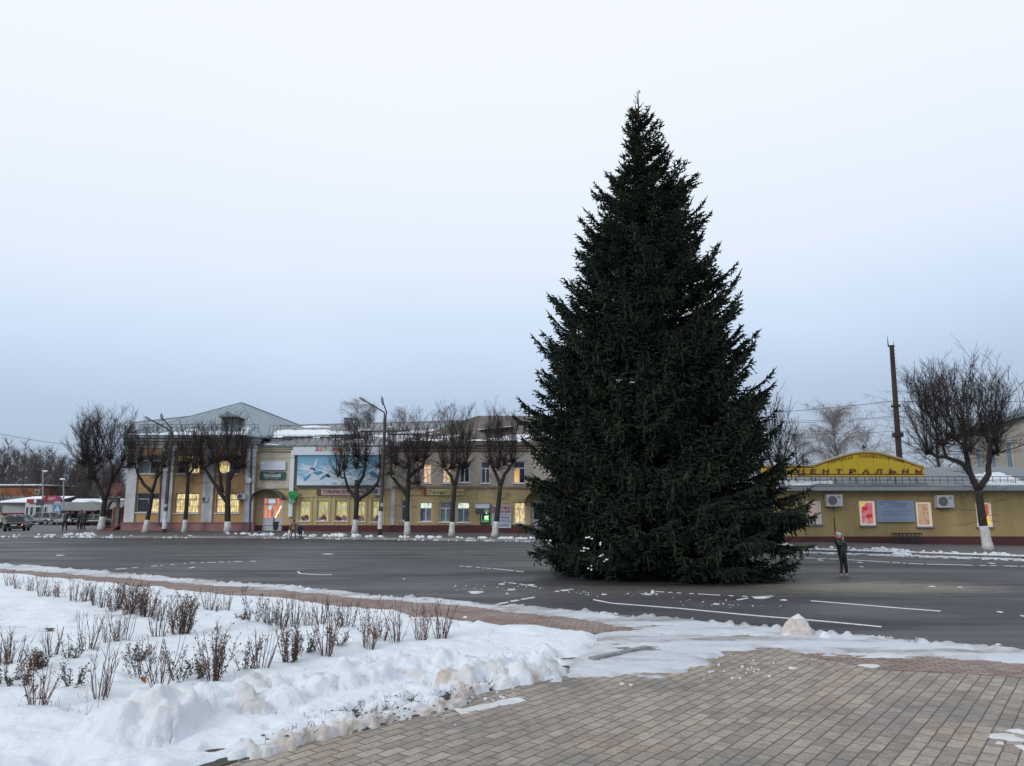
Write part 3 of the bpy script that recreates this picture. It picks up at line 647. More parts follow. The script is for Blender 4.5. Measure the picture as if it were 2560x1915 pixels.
# ================================================================== BUILDINGS
WHITE = mat('white_trim', (.50, .51, .54), var=.18, vs=1.2, rough=.7, fine=.1)
FRAME = mat('window_frame_white', (.62, .65, .70), rough=.4)
SILL = mat('snowy_sill', (.75, .78, .84), rough=.6)
GLASS = mat('dark_glass', (.020, .026, .034), rough=.06, spec=.8, var=.4, vs=2)
BLUEG = mat('pale_glass', (.13, .17, .20), rough=.15, var=.35, vs=2.5, spec=.8)
DARKM = mat('dark_metal', (.035, .035, .04), rough=.5)
GRILLE = mat('grille_iron', (.035, .033, .035), rough=.5)
METG = mat('grey_metal', (.22, .24, .27), rough=.45, metal=.4)
LITY = mat_lit('lit_yellow', (.50, .36, .13), (.95, .78, .38), 1.0, 3, dark=(.10, .07, .03))
LITW = mat_lit('lit_warm', (.55, .33, .17), (.95, .66, .38), .95, 2)
LITO = mat_lit('lit_orange', (.85, .42, .10), (.95, .55, .18), .8, 1)
LITG = mat_lit('lit_curtain', (.30, .27, .06), (.62, .55, .16), .85, 3)
LITC = mat_lit('lit_cool', (.30, .42, .32), (.85, .95, .80), 1.0, 3, dark=(.03, .06, .03))
LITR = mat_lit('lit_shop', (.30, .07, .03), (.75, .22, .08), 1.0, 1.5, dark=(.05, .02, .02))
def wall(mb, x0, x1, z0, z1, Y, holes, dep=.25, mi=0, thick=.4):
    xs = sorted({x0, x1, *[v for h in holes for v in h[:2]]}); zs = sorted({z0, z1, *[v for h in holes for v in h[2:4]]})
    for i in range(len(xs) - 1):
        for j in range(len(zs) - 1):
            cx = (xs[i] + xs[i + 1]) / 2; cz = (zs[j] + zs[j + 1]) / 2
            if any(h[0] < cx < h[1] and h[2] < cz < h[3] for h in holes): continue
            mb.poly([(xs[i], Y, zs[j]), (xs[i + 1], Y, zs[j]), (xs[i + 1], Y, zs[j + 1]), (xs[i], Y, zs[j + 1])], mi)
    for (a, b_, c, d) in [h[:4] for h in holes]:
        mb.poly([(a, Y, c), (a, Y, d), (a, Y + dep, d), (a, Y + dep, c)], mi); mb.poly([(b_, Y, c), (b_, Y + dep, c), (b_, Y + dep, d), (b_, Y, d)], mi)
        mb.poly([(a, Y, d), (b_, Y, d), (b_, Y + dep, d), (a, Y + dep, d)], mi); mb.poly([(a, Y, c), (a, Y + dep, c), (b_, Y + dep, c), (b_, Y, c)], mi)
def window(parent, h, Y, panes, dep=.2, cols=2, top=.3, sill=True, grille=None, fw=.07, label=None, frm=None, split=None):
    """window > pane(s), sill, grille. panes: list of materials by column, plus transom material(s)"""
    x0, x1, z0, z1 = h; y = Y + dep; f = MB(); zt = z1 - (z1 - z0) * top if top else z1
    f.box(x0, x0 + fw, y - .06, y + .04, z0, z1); f.box(x1 - fw, x1, y - .06, y + .04, z0, z1)
    f.box(x0 + fw, x1 - fw, y - .06, y + .04, z0, z0 + fw); f.box(x0 + fw, x1 - fw, y - .06, y + .04, z1 - fw, z1)
    if top: f.box(x0 + fw, x1 - fw, y - .055, y + .035, zt - fw / 2, zt + fw / 2)
    sp = split or [(k + 1) / cols for k in range(cols - 1)]
    for s_ in sp: xm = x0 + (x1 - x0) * s_; f.box(xm - fw / 2, xm + fw / 2, y - .05, y + .03, z0 + fw, (zt - fw / 2) if top else z1 - fw)
    w = f.build('window', frm or FRAME, parent); 
    if label: w['label'] = label
    ed = [0] + sp + [1]
    for k in range(cols):
        a = x0 + (x1 - x0) * ed[k]; b_ = x0 + (x1 - x0) * ed[k + 1]
        MB().poly([(a + .01, y, z0 + .01), (b_ - .01, y, z0 + .01), (b_ - .01, y, zt), (a + .01, y, zt)]).build('pane', panes[k % len(panes)], w)
    if top:
        tm = panes[-1] if len(panes) > cols else panes[0]
        MB().poly([(x0 + .01, y + .001, zt), (x1 - .01, y + .001, zt), (x1 - .01, y + .001, z1 - .01), (x0 + .01, y + .001, z1 - .01)]).build('pane', tm, w)
    if sill: MB().box(x0 - .1, x1 + .1, Y - .12, Y + .14, z0 - .07, z0 - .005).build('sill', SILL, w)
    if grille:
        g = MB(); n = int((x1 - x0) / .16); gy = Y - .03
        for i in range(n + 1): xx = x0 + .03 + (x1 - x0 - .06) * i / n; g.tube([(xx, gy, z0), (xx, gy, z1 + .03)], .010, 4)
        for j in range(grille + 1): zz = z0 + .04 + (z1 - z0 - .08) * j / grille; g.box(x0, x1, gy - .012, gy + .012, zz - .012, zz + .012)
        g.build('grille', GRILLE, w)
    return w
def hole(x0, y0, x1, y1, Y):
    """opening from a pixel box (left, top, right, bottom) at depth Y"""
    a = P((x0 + x1) / 2, (y0 + y1) / 2, Y); ym = (y0 + y1) / 2
    return (P(x0, ym, Y).x, P(x1, ym, Y).x, P(a.x, y1, Y).z, P(a.x, y0, Y).z)
def X(px, py, Y): return P(px, py, Y).x
def Z(py, Y): return P(1280, py, Y).z
def roof_snow(name, parent, p00, p10, p01, p11, seed, cover, res=.14, mul=1.0):
    """snow lying on a roof quad (eave-left, eave-right, ridge-left, ridge-right): relief that sinks below the metal where the roof is bare"""
    p00, p10, p01, p11 = map(np.array, (p00, p10, p01, p11)); Wd = np.linalg.norm(p10 - p00); Hh = np.linalg.norm(p01 - p00)
    nu, nv = int(Wd / res), max(6, int(Hh / res)); u, v = np.meshgrid(np.linspace(0, 1, nu), np.linspace(0, 1, nv))
    B = ((1 - v)[..., None] * ((1 - u)[..., None] * p00 + u[..., None] * p10) + v[..., None] * ((1 - u)[..., None] * p01 + u[..., None] * p11))
    n_ = np.cross(p10 - p00, p01 - p00); n_ = n_ / np.linalg.norm(n_); n_ = n_ * np.sign(n_[2])
    # slid-off streaks run along the fall of the roof, slightly slanted
    q = fbm(u * Wd * .8 + v * Hh * .35, v * Hh * 1.5, 1.6, 4, seed, .55) ; h = (q - 1 + cover(u, v)) * .5 * mul
    h = np.clip(h, -.06, .09); edge = np.minimum(np.minimum(u, 1 - u) * Wd, np.minimum(v + .02, 1 - v) * Hh); h = np.where(edge < .06, np.minimum(h, -.02), h)
    Vv = (B + n_[None, None] * h[..., None]).reshape(-1, 3); i = (np.arange(nv - 1)[:, None] * nu + np.arange(nu - 1)[None]).ravel()
    F = np.stack([i, i + 1, i + nu + 1, i + nu], 1); hh = h.ravel(); F = F[hh[F].max(1) > 0]
    if len(F) == 0: return
    us = np.zeros(len(Vv), bool); us[F.ravel()] = True; idx = np.cumsum(us) - 1
    return mesh_np(name, Vv[us], idx[F], SNOW, parent, smooth=True, attrs={'dirt': np.zeros(us.sum())})

# ---------------------------------------------------------------- yellow two-storey building on the left
OR = mat('orange_plaster', (.43, .275, .135), var=.12, vs=.7, rough=.9, fine=.08, bump=.2, bs=20, stretch=(1.6, 1, .30))
PINK = mat('pink_plinth', (.25, .13, .135), var=.25, vs=1.0, rough=.9, fine=.1)
x0, x1 = X(309, 1290, YL), X(633, 1290, YL); ze = Z(1092, YL); zp = Z(1308, YL); z0 = .2
Bd = empty('corner_building', ((x0 + x1) / 2, YL, .2), 'orange-yellow two-storey building with white pilasters, pink plinth and blue-grey peaked metal roof', 'building')
low = [hole(341, 1233, 398, 1281, YL), hole(438, 1233, 497, 1283, YL), hole(540, 1234, 598, 1282, YL)]
upp = [hole(347, 1138, 401, 1184, YL), hole(443, 1138, 500, 1184, YL), hole(546, 1138, 602, 1184, YL)]
m = MB(); wall(m, x0, x1, zp, ze - .9, YL, low + upp)
m.poly([(x0, YL, z0), (x0, YL, ze - .9), (x0, 84, ze - .9), (x0, 84, z0)]); m.poly([(x1, YL, z0), (x1, 84, z0), (x1, 84, ze - .9), (x1, YL, ze - .9)])
m.poly([(x0, YL + .5, z0), (x1, YL + .5, z0), (x1, YL + .5, ze), (x0, YL + .5, ze)]); m.build('wall', OR, Bd)
MB().box(x0 - .1, x1 + .12, YL - .14, YL + .3, 0.0, zp).box(x0 - .12, x1 + .14, YL - .2, YL + .3, zp, zp + .09).build('plinth', PINK, Bd)
for a, c in ((311, 336), (401, 427), (504, 530), (609, 632)):
    p = MB(); xa, xb = X(a, 1300, YL), X(c, 1300, YL); p.box(xa, xb, YL - .16, YL + .05, zp + .09, ze - 1.25); p.box(xa - .08, xb + .08, YL - .22, YL + .05, ze - 1.25, ze - 1.05)
    p.build('pilaster', WHITE, Bd)
c = MB(); c.box(x0 - .05, x1 + .05, YL - .1, YL + .3, ze - 1.0, ze - .62); c.box(x0 - .18, x1 + .2, YL - .22, YL + .3, ze - .62, ze - .38); c.box(x0 - .3, x1 + .34, YL - .38, YL + .3, ze - .38, ze - .14); c.build('cornice', mat('cornice_grey', (.36, .35, .35), var=.25, vs=1, fine=.1), Bd)
window(Bd, low[0], YL, [GLASS, LITY, GLASS], grille=2, label='lower window lit only on its right side', split=[.5])
window(Bd, low[1], YL, [LITY], grille=3); window(Bd, low[2], YL, [LITY], grille=3)
window(Bd, upp[0], YL, [BLUEG, GLASS], grille=2); window(Bd, upp[1], YL, [GLASS, LITY, LITY], grille=2); window(Bd, upp[2], YL, [LITY, GLASS, GLASS], grille=2)
ROOFB = mat_seams('roof_blue_front', (.18, .25, .30), 'X', .62); ROOFB2 = mat_seams('roof_blue_side', (.17, .245, .295), 'Y', .75)
FL = Vector((x0 - .6, YL - .55, ze)); FR = Vector((x1 + .6, YL - .55, ze)); FR2 = P(692, 1093, 71); A = P(604, 1007, 77); L1 = P(477, 1041, 75); L0 = P(334, 1057, 74); BR = P(800, 1083, 89)
L00 = Vector((L0.x - .4, L0.y + 12, ze)); r = MB()
for tri in ((FL, FR, A), (FL, A, L1), (FL, L1, L0)): r.poly(tri, 0)
for tri in ((FR, FR2, BR), (FR, BR, A)): r.poly(tri, 1)
BK = Vector((A.x, 98, ze)); r.poly((A, BR, BK), 1); r.poly((L0, L1, Vector((L1.x, 96, ze))), 0); r.poly((L1, A, BK), 0); r.poly((FL, L0, L00), 0)
dn = Vector((0, 0, -.14)); r.poly([FL, FL + dn, FR + dn, FR]); r.poly([FR, FR + dn, FR2 + dn, FR2]); r.poly([FL + dn, Vector((FL.x, 72, FL.z - .14)), Vector((FR.x, 72, FL.z - .14)), FR + dn])
rf = r.build('roof', [ROOFB, ROOFB2], Bd)
s = MB()
for a, c in ((FL, L1), (L1, A), (L0, L1), (A, BR), (FR, A)): s.tube([a + Vector((0, 0, .03)), c + Vector((0, 0, .03))], .055, 5)
s.build('ridge_cap', METG, rf)
roof_snow('roof_snow', rf, FL + (A - FL) * .0 + Vector((.3, .1, .02)), FR + Vector((-1.2, .1, .02)), FL + (L1 - FL) * .48 + Vector((0, 0, .02)), FR + (A - FR) * .42 + Vector((0, 0, .02)), 5, lambda u, v: np.clip(1.02 - .95 * v - .10 * u, .2, .98))
# dormer
d0 = P(580, 1066, 70.4); dm = MB(); w_ = .7
dm.box(d0.x - w_, d0.x + w_, 69.6, 73, d0.z - .1, d0.z + .85); dd = dm.build('dormer', mat('dormer_boards', (.16, .15, .14), var=.3, vs=3), rf)
MB().box(d0.x - .32, d0.x + .32, 69.55, 69.62, d0.z + .12, d0.z + .72).build('dormer_window', GLASS, rf)
dr = MB(); zt = d0.z + .85
dr.poly([(d0.x - .95, 69.2, zt - .1), (d0.x, 69.2, zt + .42), (d0.x, 74.5, zt + .42), (d0.x - .95, 74.5, zt - .1)]); dr.poly([(d0.x + .95, 69.2, zt - .1), (d0.x + .95, 74.5, zt - .1), (d0.x, 74.5, zt + .42), (d0.x, 69.2, zt + .42)]); dr.poly([(d0.x - .95, 69.2, zt - .1), (d0.x + .95, 69.2, zt - .1), (d0.x, 69.2, zt + .42)]); dr.build('dormer_roof', ROOFB2, rf)
# rail at the eave
g = MB()
for (a, c) in ((FL + (A - FL) * .14, FR + (A - FR) * .14),):
    n = 26
    for i in range(n + 1):
        p = a + (c - a) * i / n; g.tube([p, p + Vector((0, -.1, .55))], .018, 4)
    for h_ in (.3, .55): g.tube([a + Vector((0, -.1, h_)), c + Vector((0, -.1, h_))], .015, 4)
a, c = FR + (BR - FR) * .08, FR + (BR - FR) * .5
for i in range(9):
    p = a + (c - a) * i / 8 + Vector((0, 0, .05)); g.tube([p, p + Vector((.1, 0, .9))], .018, 4)
g.tube([a + Vector((.1, 0, .95)), c + Vector((.1, 0, .95))], .018, 4)
g.build('roof_rail', DARKM, rf)
def downpipe(parent, xt, xb, Y, ztop, zbot, m_=None):
    MB().tube([(xt + .25, Y + .25, ztop), (xt, Y - .12, ztop - .55), (xb, Y - .12, zbot + .25), (xb, Y - .35, zbot + .05)], .075, 8).build('downpipe', m_ or mat('pipe_blue', (.05, .07, .11), rough=.5), parent)
downpipe(Bd, X(628, 1180, YL), X(624, 1300, YL) + .1, YL - .1, ze - .3, .35); downpipe(Bd, X(404, 1180, YL), X(400, 1300, YL), YL - .05, ze - .5, .9, mat('pipe_grey', (.12, .12, .13)))
# porch on the left flank: red tiled top, pale arch, red steps
Pb = empty('porch', (X(290, 1300, 68), 68, .2), 'arched porch with dark red tiled top and red steps beside the corner building', 'porch')
yp = 67.2; xa, xb = X(268, 1230, yp), X(309, 1230, yp); zt0, zt1 = Z(1240, yp), Z(1207, yp); za = Z(1246, yp)
TILE = mat('red_tile', (.115, .02, .022), var=.35, vs=3, rough=.5, stretch=(1, 1, 3)); PALE = mat('porch_white', (.27, .265, .265), var=.2, vs=2); REDP = mat('red_paint', (.13, .035, .035), var=.25, vs=2)
t_ = MB(); t_.poly([(xa - .3, yp - .5, zt0), (xb + .02, yp - .5, zt0), (xb + .02, yp - .1, zt1), (xa - .1, yp - .1, zt1)]); t_.poly([(xa - .3, yp - .5, zt0), (xa - .1, yp - .1, zt1), (xa - .1, yp + 3, zt1), (xa - .3, yp + 3, zt0)]); t_.build('tiled_roof', TILE, Pb)
ar = MB(); n = 12; cx = (xa + xb) / 2; rx = (xb - xa) / 2 - .28; zs = Z(1276, yp); rz = za - zs - .25
ar.box(xa - .35, xb, yp - .55, yp + .5, za, zt0)
for i in range(n):
    a0 = math.pi * i / n; a1 = math.pi * (i + 1) / n
    q = [(cx - rx * math.cos(a0), yp - .4, zs + rz * math.sin(a0)), (cx - rx * math.cos(a1), yp - .4, zs + rz * math.sin(a1)), (cx - rx * math.cos(a1), yp - .4, za), (cx - rx * math.cos(a0), yp - .4, za)]; ar.prism(q, (0, .5, 0))
ar.build('arch', PALE, Pb)
for xx in (xa - .2, xb - .3): MB().tube([(xx, yp - .2, .9), (xx, yp - .2, zs + .3)], [.17, .15], 12).box(xx - .24, xx + .24, yp - .44, yp + .04, .75, .95).build('column', PALE, Pb)
s = MB()
for i in range(4): s.box(X(228 + i * 10, 1310, yp - 1.8 + i * .35), xb, yp - 1.8 + i * .35, yp + 1, .15 + .0 * i, .32 + .17 * i - .0)
s.build('steps', mat('red_steps', (.17, .05, .05), var=.3, vs=2), Pb)
MB().box(xa + .1, xb - .1, yp + .95, yp + 1.05, .8, zs + .2).build('back_wall', mat('ochre_wall', (.30, .23, .16), var=.2, vs=1), Pb)
for k_, f_ in enumerate((.25, .5, .75)):
    xx = xa + (xb - xa) * f_; MB().box(xx - .1, xx + .1, yp + .85, yp + .94, .8, zs + .3).build('red_post', REDP, Pb)

# ---------------------------------------------------------------- shop building in the middle (cream above, ochre below)
CREAM = mat('cream_plaster', (.50, .47, .375), var=.15, vs=.5, rough=.9, fine=.08, bump=.2, bs=15, stretch=(1.6, 1, .30))
BEIGE = mat('beige_plaster', (.385, .345, .305), var=.13, vs=.6, rough=.9, fine=.08, bump=.2, bs=15, stretch=(1.6, 1, .30))
OCH = mat('ochre_plaster', (.42, .33, .175), var=.20, vs=.6, rough=.9, fine=.1, bump=.2, bs=15, stretch=(1.6, 1, .30))
DRED = mat('dark_red_plinth', (.115, .028, .03), col2=(.06, .03, .035), vs=1.2, rough=.9, fine=.15)
zB = Z(1218, YM); zE = Z(1114, YM) ; zP = Z(1313, YM)
def lower_wins(boxes): return [hole(*b_, YM) for b_ in boxes]
Sx0, Sx1 = x1 + .01, X(980, 1290, YM)
Sb = empty('shop_building', ((Sx0 + Sx1) / 2, YM, .3), 'long cream and ochre shop building with snowy grey metal roof', 'building')
lw = lower_wins([(749, 1252, 775, 1302), (794, 1252, 820, 1302), (839, 1252, 867, 1302), (886, 1252, 912, 1303), (930, 1252, 956, 1304)])
dh = hole(656, 1244, 706, 1320, YM)
m = MB(); wall(m, Sx0, Sx1, zP, zB, YM, [(a, b_, max(c, zP), d) for a, b_, c, d in lw + [dh]], mi=0); wall(m, Sx0, Sx1, zB, zE, YM, [], mi=1)
m.poly([(Sx0, YM + .4, .2), (Sx1, YM + .4, .2), (Sx1, YM + .4, zE), (Sx0, YM + .4, zE)]); m.poly([(Sx0, YM, .2), (Sx0, YM, zE), (Sx0, 81, zE), (Sx0, 81, .2)]); m.build('wall', [OCH, CREAM], Sb)
p = MB(); p.box(Sx0, dh[0], YM - .07, YM + .2, 0, zP); p.box(dh[1], Sx1, YM - .07, YM + .2, 0, zP); p.build('plinth', DRED, Sb)
c = MB(); c.box(Sx0, Sx1, YM - .12, YM + .1, zB - .12, zB + .1); c.box(Sx0, Sx1, YM - .2, YM + .2, zE - .5, zE - .3); c.box(Sx0, Sx1, YM - .35, YM + .2, zE - .3, zE - .05); c.build('cornice', mat('cream_trim', (.44, .40, .31), var=.2, vs=1), Sb)
q = MB()
for h_ in lw:   # raised plaster surrounds
    a, b_, c_, d = h_; q.box(a - .2, a - .06, YM - .05, YM + .1, c_ - .4, d + .3); q.box(b_ + .06, b_ + .2, YM - .05, YM + .1, c_ - .4, d + .3); q.box(a - .3, b_ + .3, YM - .07, YM + .1, d + .3, d + .42); q.box(a - .2, b_ + .2, YM - .05, YM + .1, c_ - .5, c_ - .4)
q.build('window_surround', mat('ochre_trim', (.44, .35, .19), var=.15, vs=1), Sb)
GOOD = [mat('goods_dark', (.04, .03, .035)), mat('goods_red', (.16, .04, .05)), mat('goods_pink', (.28, .16, .16))]
for h_ in lw:
    w = window(Sb, h_, YM, [LITG], fw=.08, top=.30); a, b_, c_, d = h_; rr = random.Random(int(a * 100))
    for k_ in range(3):
        g = MB(); x9 = a + .2 + rr.random() * (b_ - a - .4)
        for j in range(4):
            xx = min(max(x9 + (j - 1.5) * .09, a + .12), b_ - .12); g.ell((xx, YM + .13, c_ + .1 + rr.random() * .3), (.07 + .06 * rr.random(), .03, .08 + .16 * rr.random()), 8, 5)
        g.build('goods', GOOD[k_], w)
# goods seen on the inside sill
# door
a, b_, c_, d = dh; f = MB(); y = YM + .12; PVC = mat('pvc_grey', (.42, .45, .50), rough=.4)
zt = Z(1262, YM); zm_ = Z(1297, YM); mx_ = (a + b_) / 2
cols_ = [a, a + (b_ - a) * .12, a + (b_ - a) * .38, mx_ - .05, mx_ + .05, a + (b_ - a) * .78, b_]
for xx in (a, a + (b_ - a) * .22, mx_, a + (b_ - a) * .86, b_ - .08): f.box(xx, xx + .08, y - .05, y + .05, zm_, d)
for zz in (zt, zm_, d - .08): f.box(a + .003, b_ - .003, y - .053, y + .053, zz, zz + .09)
f.box(a + .003, b_ - .003, y - .04, y + .04, .35, zm_)
dd = f.build('door', PVC, Sb)
MB().poly([(a, y + .02, zm_), (b_, y + .02, zm_), (b_, y + .02, d), (a, y + .02, d)]).build('pane', LITR, dd)
MB().box(mx_ + .1, mx_ + .14, y - .12, y - .05, 1.2, 1.6).build('handle', DARKM, dd)
MB().prism([(mx_ + .2, y - .06, zm_ + .1), (mx_ + .3, y - .06, zm_ + .1), (b_ - .1, y - .06, zt - .1), (b_ - .2, y - .06, zt - .1)], (0, .02, 0)).build('lit_lamp_tube', mat('lamp_tube', (1, .9, .6), emis=(1, .85, .5), es=1.2), dd)
MB().box(a + .45, a + 1.05, y - .08, y - .06, zt + .15, d - .15).box(a + .45, a + .75, y - .08, y - .06, zt - .4, zt - .1).build('notice', mat('notice_blue', (.3, .5, .6), emis=(.35, .6, .75), es=.7, var=.5, vs=5), dd)
MB().box(a - .2, b_ + .2, YM - .5, YM + .1, .2, .42).build('doorstep', mat('step_concrete', (.12, .12, .12), var=.2), Sb)
# arched sheet metal canopy
cx = (X(636, 1250, YM) + X(714, 1250, YM)) / 2; rx = (X(714, 1250, YM) - X(636, 1250, YM)) / 2; zc = Z(1250, YM); rz = Z(1222, YM - 1) - zc
m = MB(); n = 20
for i in range(n):
    a0, a1 = math.pi * i / n, math.pi * (i + 1) / n
    pt = lambda an, yy, k_: (cx - rx * k_ * math.cos(an), yy, zc + rz * k_ * math.sin(an))
    m.poly([pt(a0, YM - 1.3, 1), pt(a1, YM - 1.3, 1), pt(a1, YM, 1), pt(a0, YM, 1)]); m.poly([pt(a0, YM - 1.3, .95), pt(a0, YM, .95), pt(a1, YM, .95), pt(a1, YM - 1.3, .95)]); m.poly([pt(a0, YM - 1.3, .95), pt(a1, YM - 1.3, .95), pt(a1, YM - 1.3, 1), pt(a0, YM - 1.3, 1)])
m.build('canopy', mat('canopy_metal', (.10, .125, .15), rough=.4, metal=.5, var=.2), Sb)
# metal roof with seams, ridge behind
zr0, zr1 = 10.75, 10.75; yr = 74.5
ROOFM = mat_seams('roof_grey_metal', (.155, .175, .195), 'X', .9); eL = Vector((Sx0 - .4, YM - .5, zE)); eR = Vector((X(1190, 1113, YM), YM - .5, zE)); rL = P(700, 1064, 74.5); rR = Vector((X(1250, 1050, 74.5), 74.5, P(1200, 1050, 74.5).z)); rL.z = min(rL.z, rR.z)
r = MB(); r.poly([eL, eR, rR, rL]); r.poly([rL, rR, Vector((rR.x, 82, zE)), Vector((eL.x, 82, zE))]); r.poly([eL, rL, Vector((eL.x, 82, zE))]); r.poly([eL, eL + dn, eR + dn, eR]); r.poly([eL + dn, eL + dn + Vector((0, .7, 0)), eR + dn + Vector((0, .7, 0)), eR + dn])
rf = r.build('roof', ROOFM, Sb); MB().tube([rL, rR], .07, 5).build('ridge_cap', METG, rf)
up = Vector((0, 0, .015))
roof_snow('roof_snow', rf, eL + Vector((.5, 0, .015)), eR + up, rL + Vector((.3, 0, .015)), rR + up, 12, lambda u, v: np.where(v > .72, .30, .30 + .42 * np.exp(-((v - .42 - .05 * np.sin(u * 9)) / .24) ** 2) + .10 * u), mul=1.4)
g = MB(); a, c = eL + (rL - eL) * .12, eR + (rR - eR) * .12; n = 34
for i in range(n + 1):
    p_ = a + (c - a) * i / n; g.tube([p_, p_ + Vector((0, -.05, .65))], .02, 4); g.tube([p_ + Vector((0, .5, .15)), p_ + Vector((0, -.05, .6))], .014, 4)
for h_ in (.35, .65): g.tube([a + Vector((0, -.05, h_)), c + Vector((0, -.05, h_))], .016, 4)
g.build('roof_rail', DARKM, rf)
# dark snow-guard planks lying on the roof
g = MB()
for (u_, v_, L_) in ((.10, .28, 2.6), (.27, .24, 4), (.42, .52, 4.5), (.56, .36, 3.5), (.30, .34, 2.5), (.68, .30, 3), (.05, .22, 2)):
    p_ = eL + (eR - eL) * u_ + (rL - eL) * v_ * Vector((0, 1, 1)).length / 1.4142; p_ = eL.lerp(eR, u_).lerp(rL.lerp(rR, u_), v_) + Vector((0, -.02, .12)); g.box(p_.x, p_.x + L_, p_.y, p_.y + .14, p_.z - .02, p_.z + .14)
g.build('snow_guard', mat('guard_dark', (.06, .07, .08)), rf)
MB().box(X(865, 1050, 75), X(882, 1050, 75), 74.2, 75.2, 10.0, 10.9).box(X(863, 1050, 75), X(884, 1050, 75), 74.1, 75.3, 10.9, 11.0).build('chimney', mat('chimney_grey', (.15, .16, .18), var=.2), rf)

# ---------------------------------------------------------------- apartment building further right, brown roof
Ax0, Ax1 = Sx1 + .01, X(1775, 1290, YM)
Ab = empty('apartment_building', ((Ax0 + Ax1) / 2, YM, .2), 'two-storey building with beige upper floor, ochre ground floor and brownish roof, partly behind the spruce', 'building')
lowb = [(1003, 1250, 1026, 1302), (1049, 1255, 1080, 1304), (1099, 1255, 1130, 1305), (1143, 1255, 1175, 1306), (1285, 1256, 1313, 1308), (1440, 1258, 1470, 1308), (1560, 1258, 1592, 1308), (1660, 1258, 1692, 1308)]
uppb = [(1058, 1159, 1078, 1208), (1106, 1159, 1127, 1208), (1149, 1156, 1174, 1206), (1203, 1155, 1225, 1208), (1284, 1154, 1313, 1208), (1400, 1154, 1428, 1208), (1500, 1154, 1528, 1208), (1600, 1154, 1628, 1208), (1682, 1140, 1712, 1190)]
lh = lower_wins(lowb); uh = lower_wins(uppb); ad_ = hole(1326, 1236, 1372, 1330, YM)
m = MB(); wall(m, Ax0, Ax1, zP, zB, YM, [(a, b_, max(c, zP), d) for a, b_, c, d in lh + [ad_]], mi=0); wall(m, Ax0, Ax1, zB, zE, YM, uh, mi=1)
m.poly([(Ax0, YM + .4, .1), (Ax1, YM + .4, .1), (Ax1, YM + .4, zE), (Ax0, YM + .4, zE)]); m.poly([(Ax1, YM, 0), (Ax1, 81, 0), (Ax1, 81, zE), (Ax1, YM, zE)], 1); m.build('wall', [OCH, BEIGE], Ab)
p = MB(); p.box(Ax0, ad_[0], YM - .07, YM + .2, -.1, zP); p.box(ad_[1], Ax1, YM - .07, YM + .2, -.1, zP); p.build('plinth', DRED, Ab)
c = MB(); c.box(Ax0, Ax1, YM - .12, YM + .1, zB - .12, zB + .08); c.box(Ax0, Ax1, YM - .22, YM + .2, zE - .45, zE - .25); c.box(Ax0, Ax1, YM - .35, YM + .2, zE - .25, zE - .02); c.build('cornice', mat('brown_trim', (.22, .16, .12), var=.3, vs=1), Ab)
for px in (1040, 1088, 1181, 1262):      # rusticated quoins
    q = MB(); q.box(X(px, 1290, YM) - .3, X(px, 1290, YM) + .3, YM - .025, YM + .1, zP, zP + 3.4)
    for k_ in range(9): z_ = zP + .05 + k_ * .36; w_ = .38 if k_ % 2 else .31; xx = X(px, 1290, YM); q.box(xx - w_, xx + w_, YM - .05, YM + .1, z_, z_ + .31)
    q.build('quoins', OCH, Ab)
q = MB()
for k_ in range(11): z_ = zP + .03 + k_ * .315; w_ = .19 if k_ % 2 else .15; xx = X(982, 1290, YM); q.box(xx - w_, xx + w_, YM - .07, YM + .1, z_, z_ + .29)
q.build('white_quoins', WHITE, Ab)
PL = [[GLASS], [BLUEG, BLUEG, LITC], [BLUEG], [BLUEG, BLUEG, LITC], [LITY], [LITY], [GLASS], [LITY]]
for h_, pm in zip(lh, PL): window(Ab, h_, YM, pm, fw=.08, top=.32)
PU = [[LITW], [LITW, LITY, LITW], [GLASS], [GLASS], [LITO, GLASS, GLASS], [GLASS], [LITW], [GLASS], [LITW, LITY]]
for h_, pm in zip(uh, PU): window(Ab, h_, YM, pm, fw=.07, top=.30)
a, b_, c_, d = ad_; dd = MB().box(a, b_, YM + .2, YM + .26, .1, 3.0).build('door', mat('door_pale', (.30, .31, .33), rough=.5, var=.3, vs=3), Ab)
MB().box(a + .3, b_ - .3, YM + .17, YM + .19, 1.4, 2.7).build('pane', GLASS, dd)
m = MB(); cx = (a + b_) / 2; rx = (b_ - a) / 2 + .5; rz = 1.25; zc = Z(1262, YM); n = 16
for i in range(n):
    a0, a1 = math.pi * i / n, math.pi * (i + 1) / n
    pt = lambda an, yy, k_: (cx - rx * k_ * math.cos(an), yy, zc + rz * k_ * math.sin(an))
    m.poly([pt(a0, YM - 1.2, 1), pt(a1, YM - 1.2, 1), pt(a1, YM, 1), pt(a0, YM, 1)]); m.poly([pt(a0, YM - 1.2, .95), pt(a0, YM, .95), pt(a1, YM, .95), pt(a1, YM - 1.2, .95)])
m.build('canopy', mat('canopy_dark', (.03, .03, .035), rough=.5), Ab)
ROOFA = mat_seams('roof_brown', (.115, .095, .088), 'X', 1.1, var=.35, metal=.0, rough=.8); off = Vector((0, -.08, .28))
eA = Vector((X(1000, 1116, YM), YM - .5, zE)) + off; eB = Vector((Ax1 + .5, YM - .5, zE)) + off; rA = Vector((X(1195, 1048, 74.5), 74.8, P(1195, 1043, 74.8).z)) + Vector((0, 0, .15)); rB = Vector((Ax1 - 5, 74.8, rA.z))
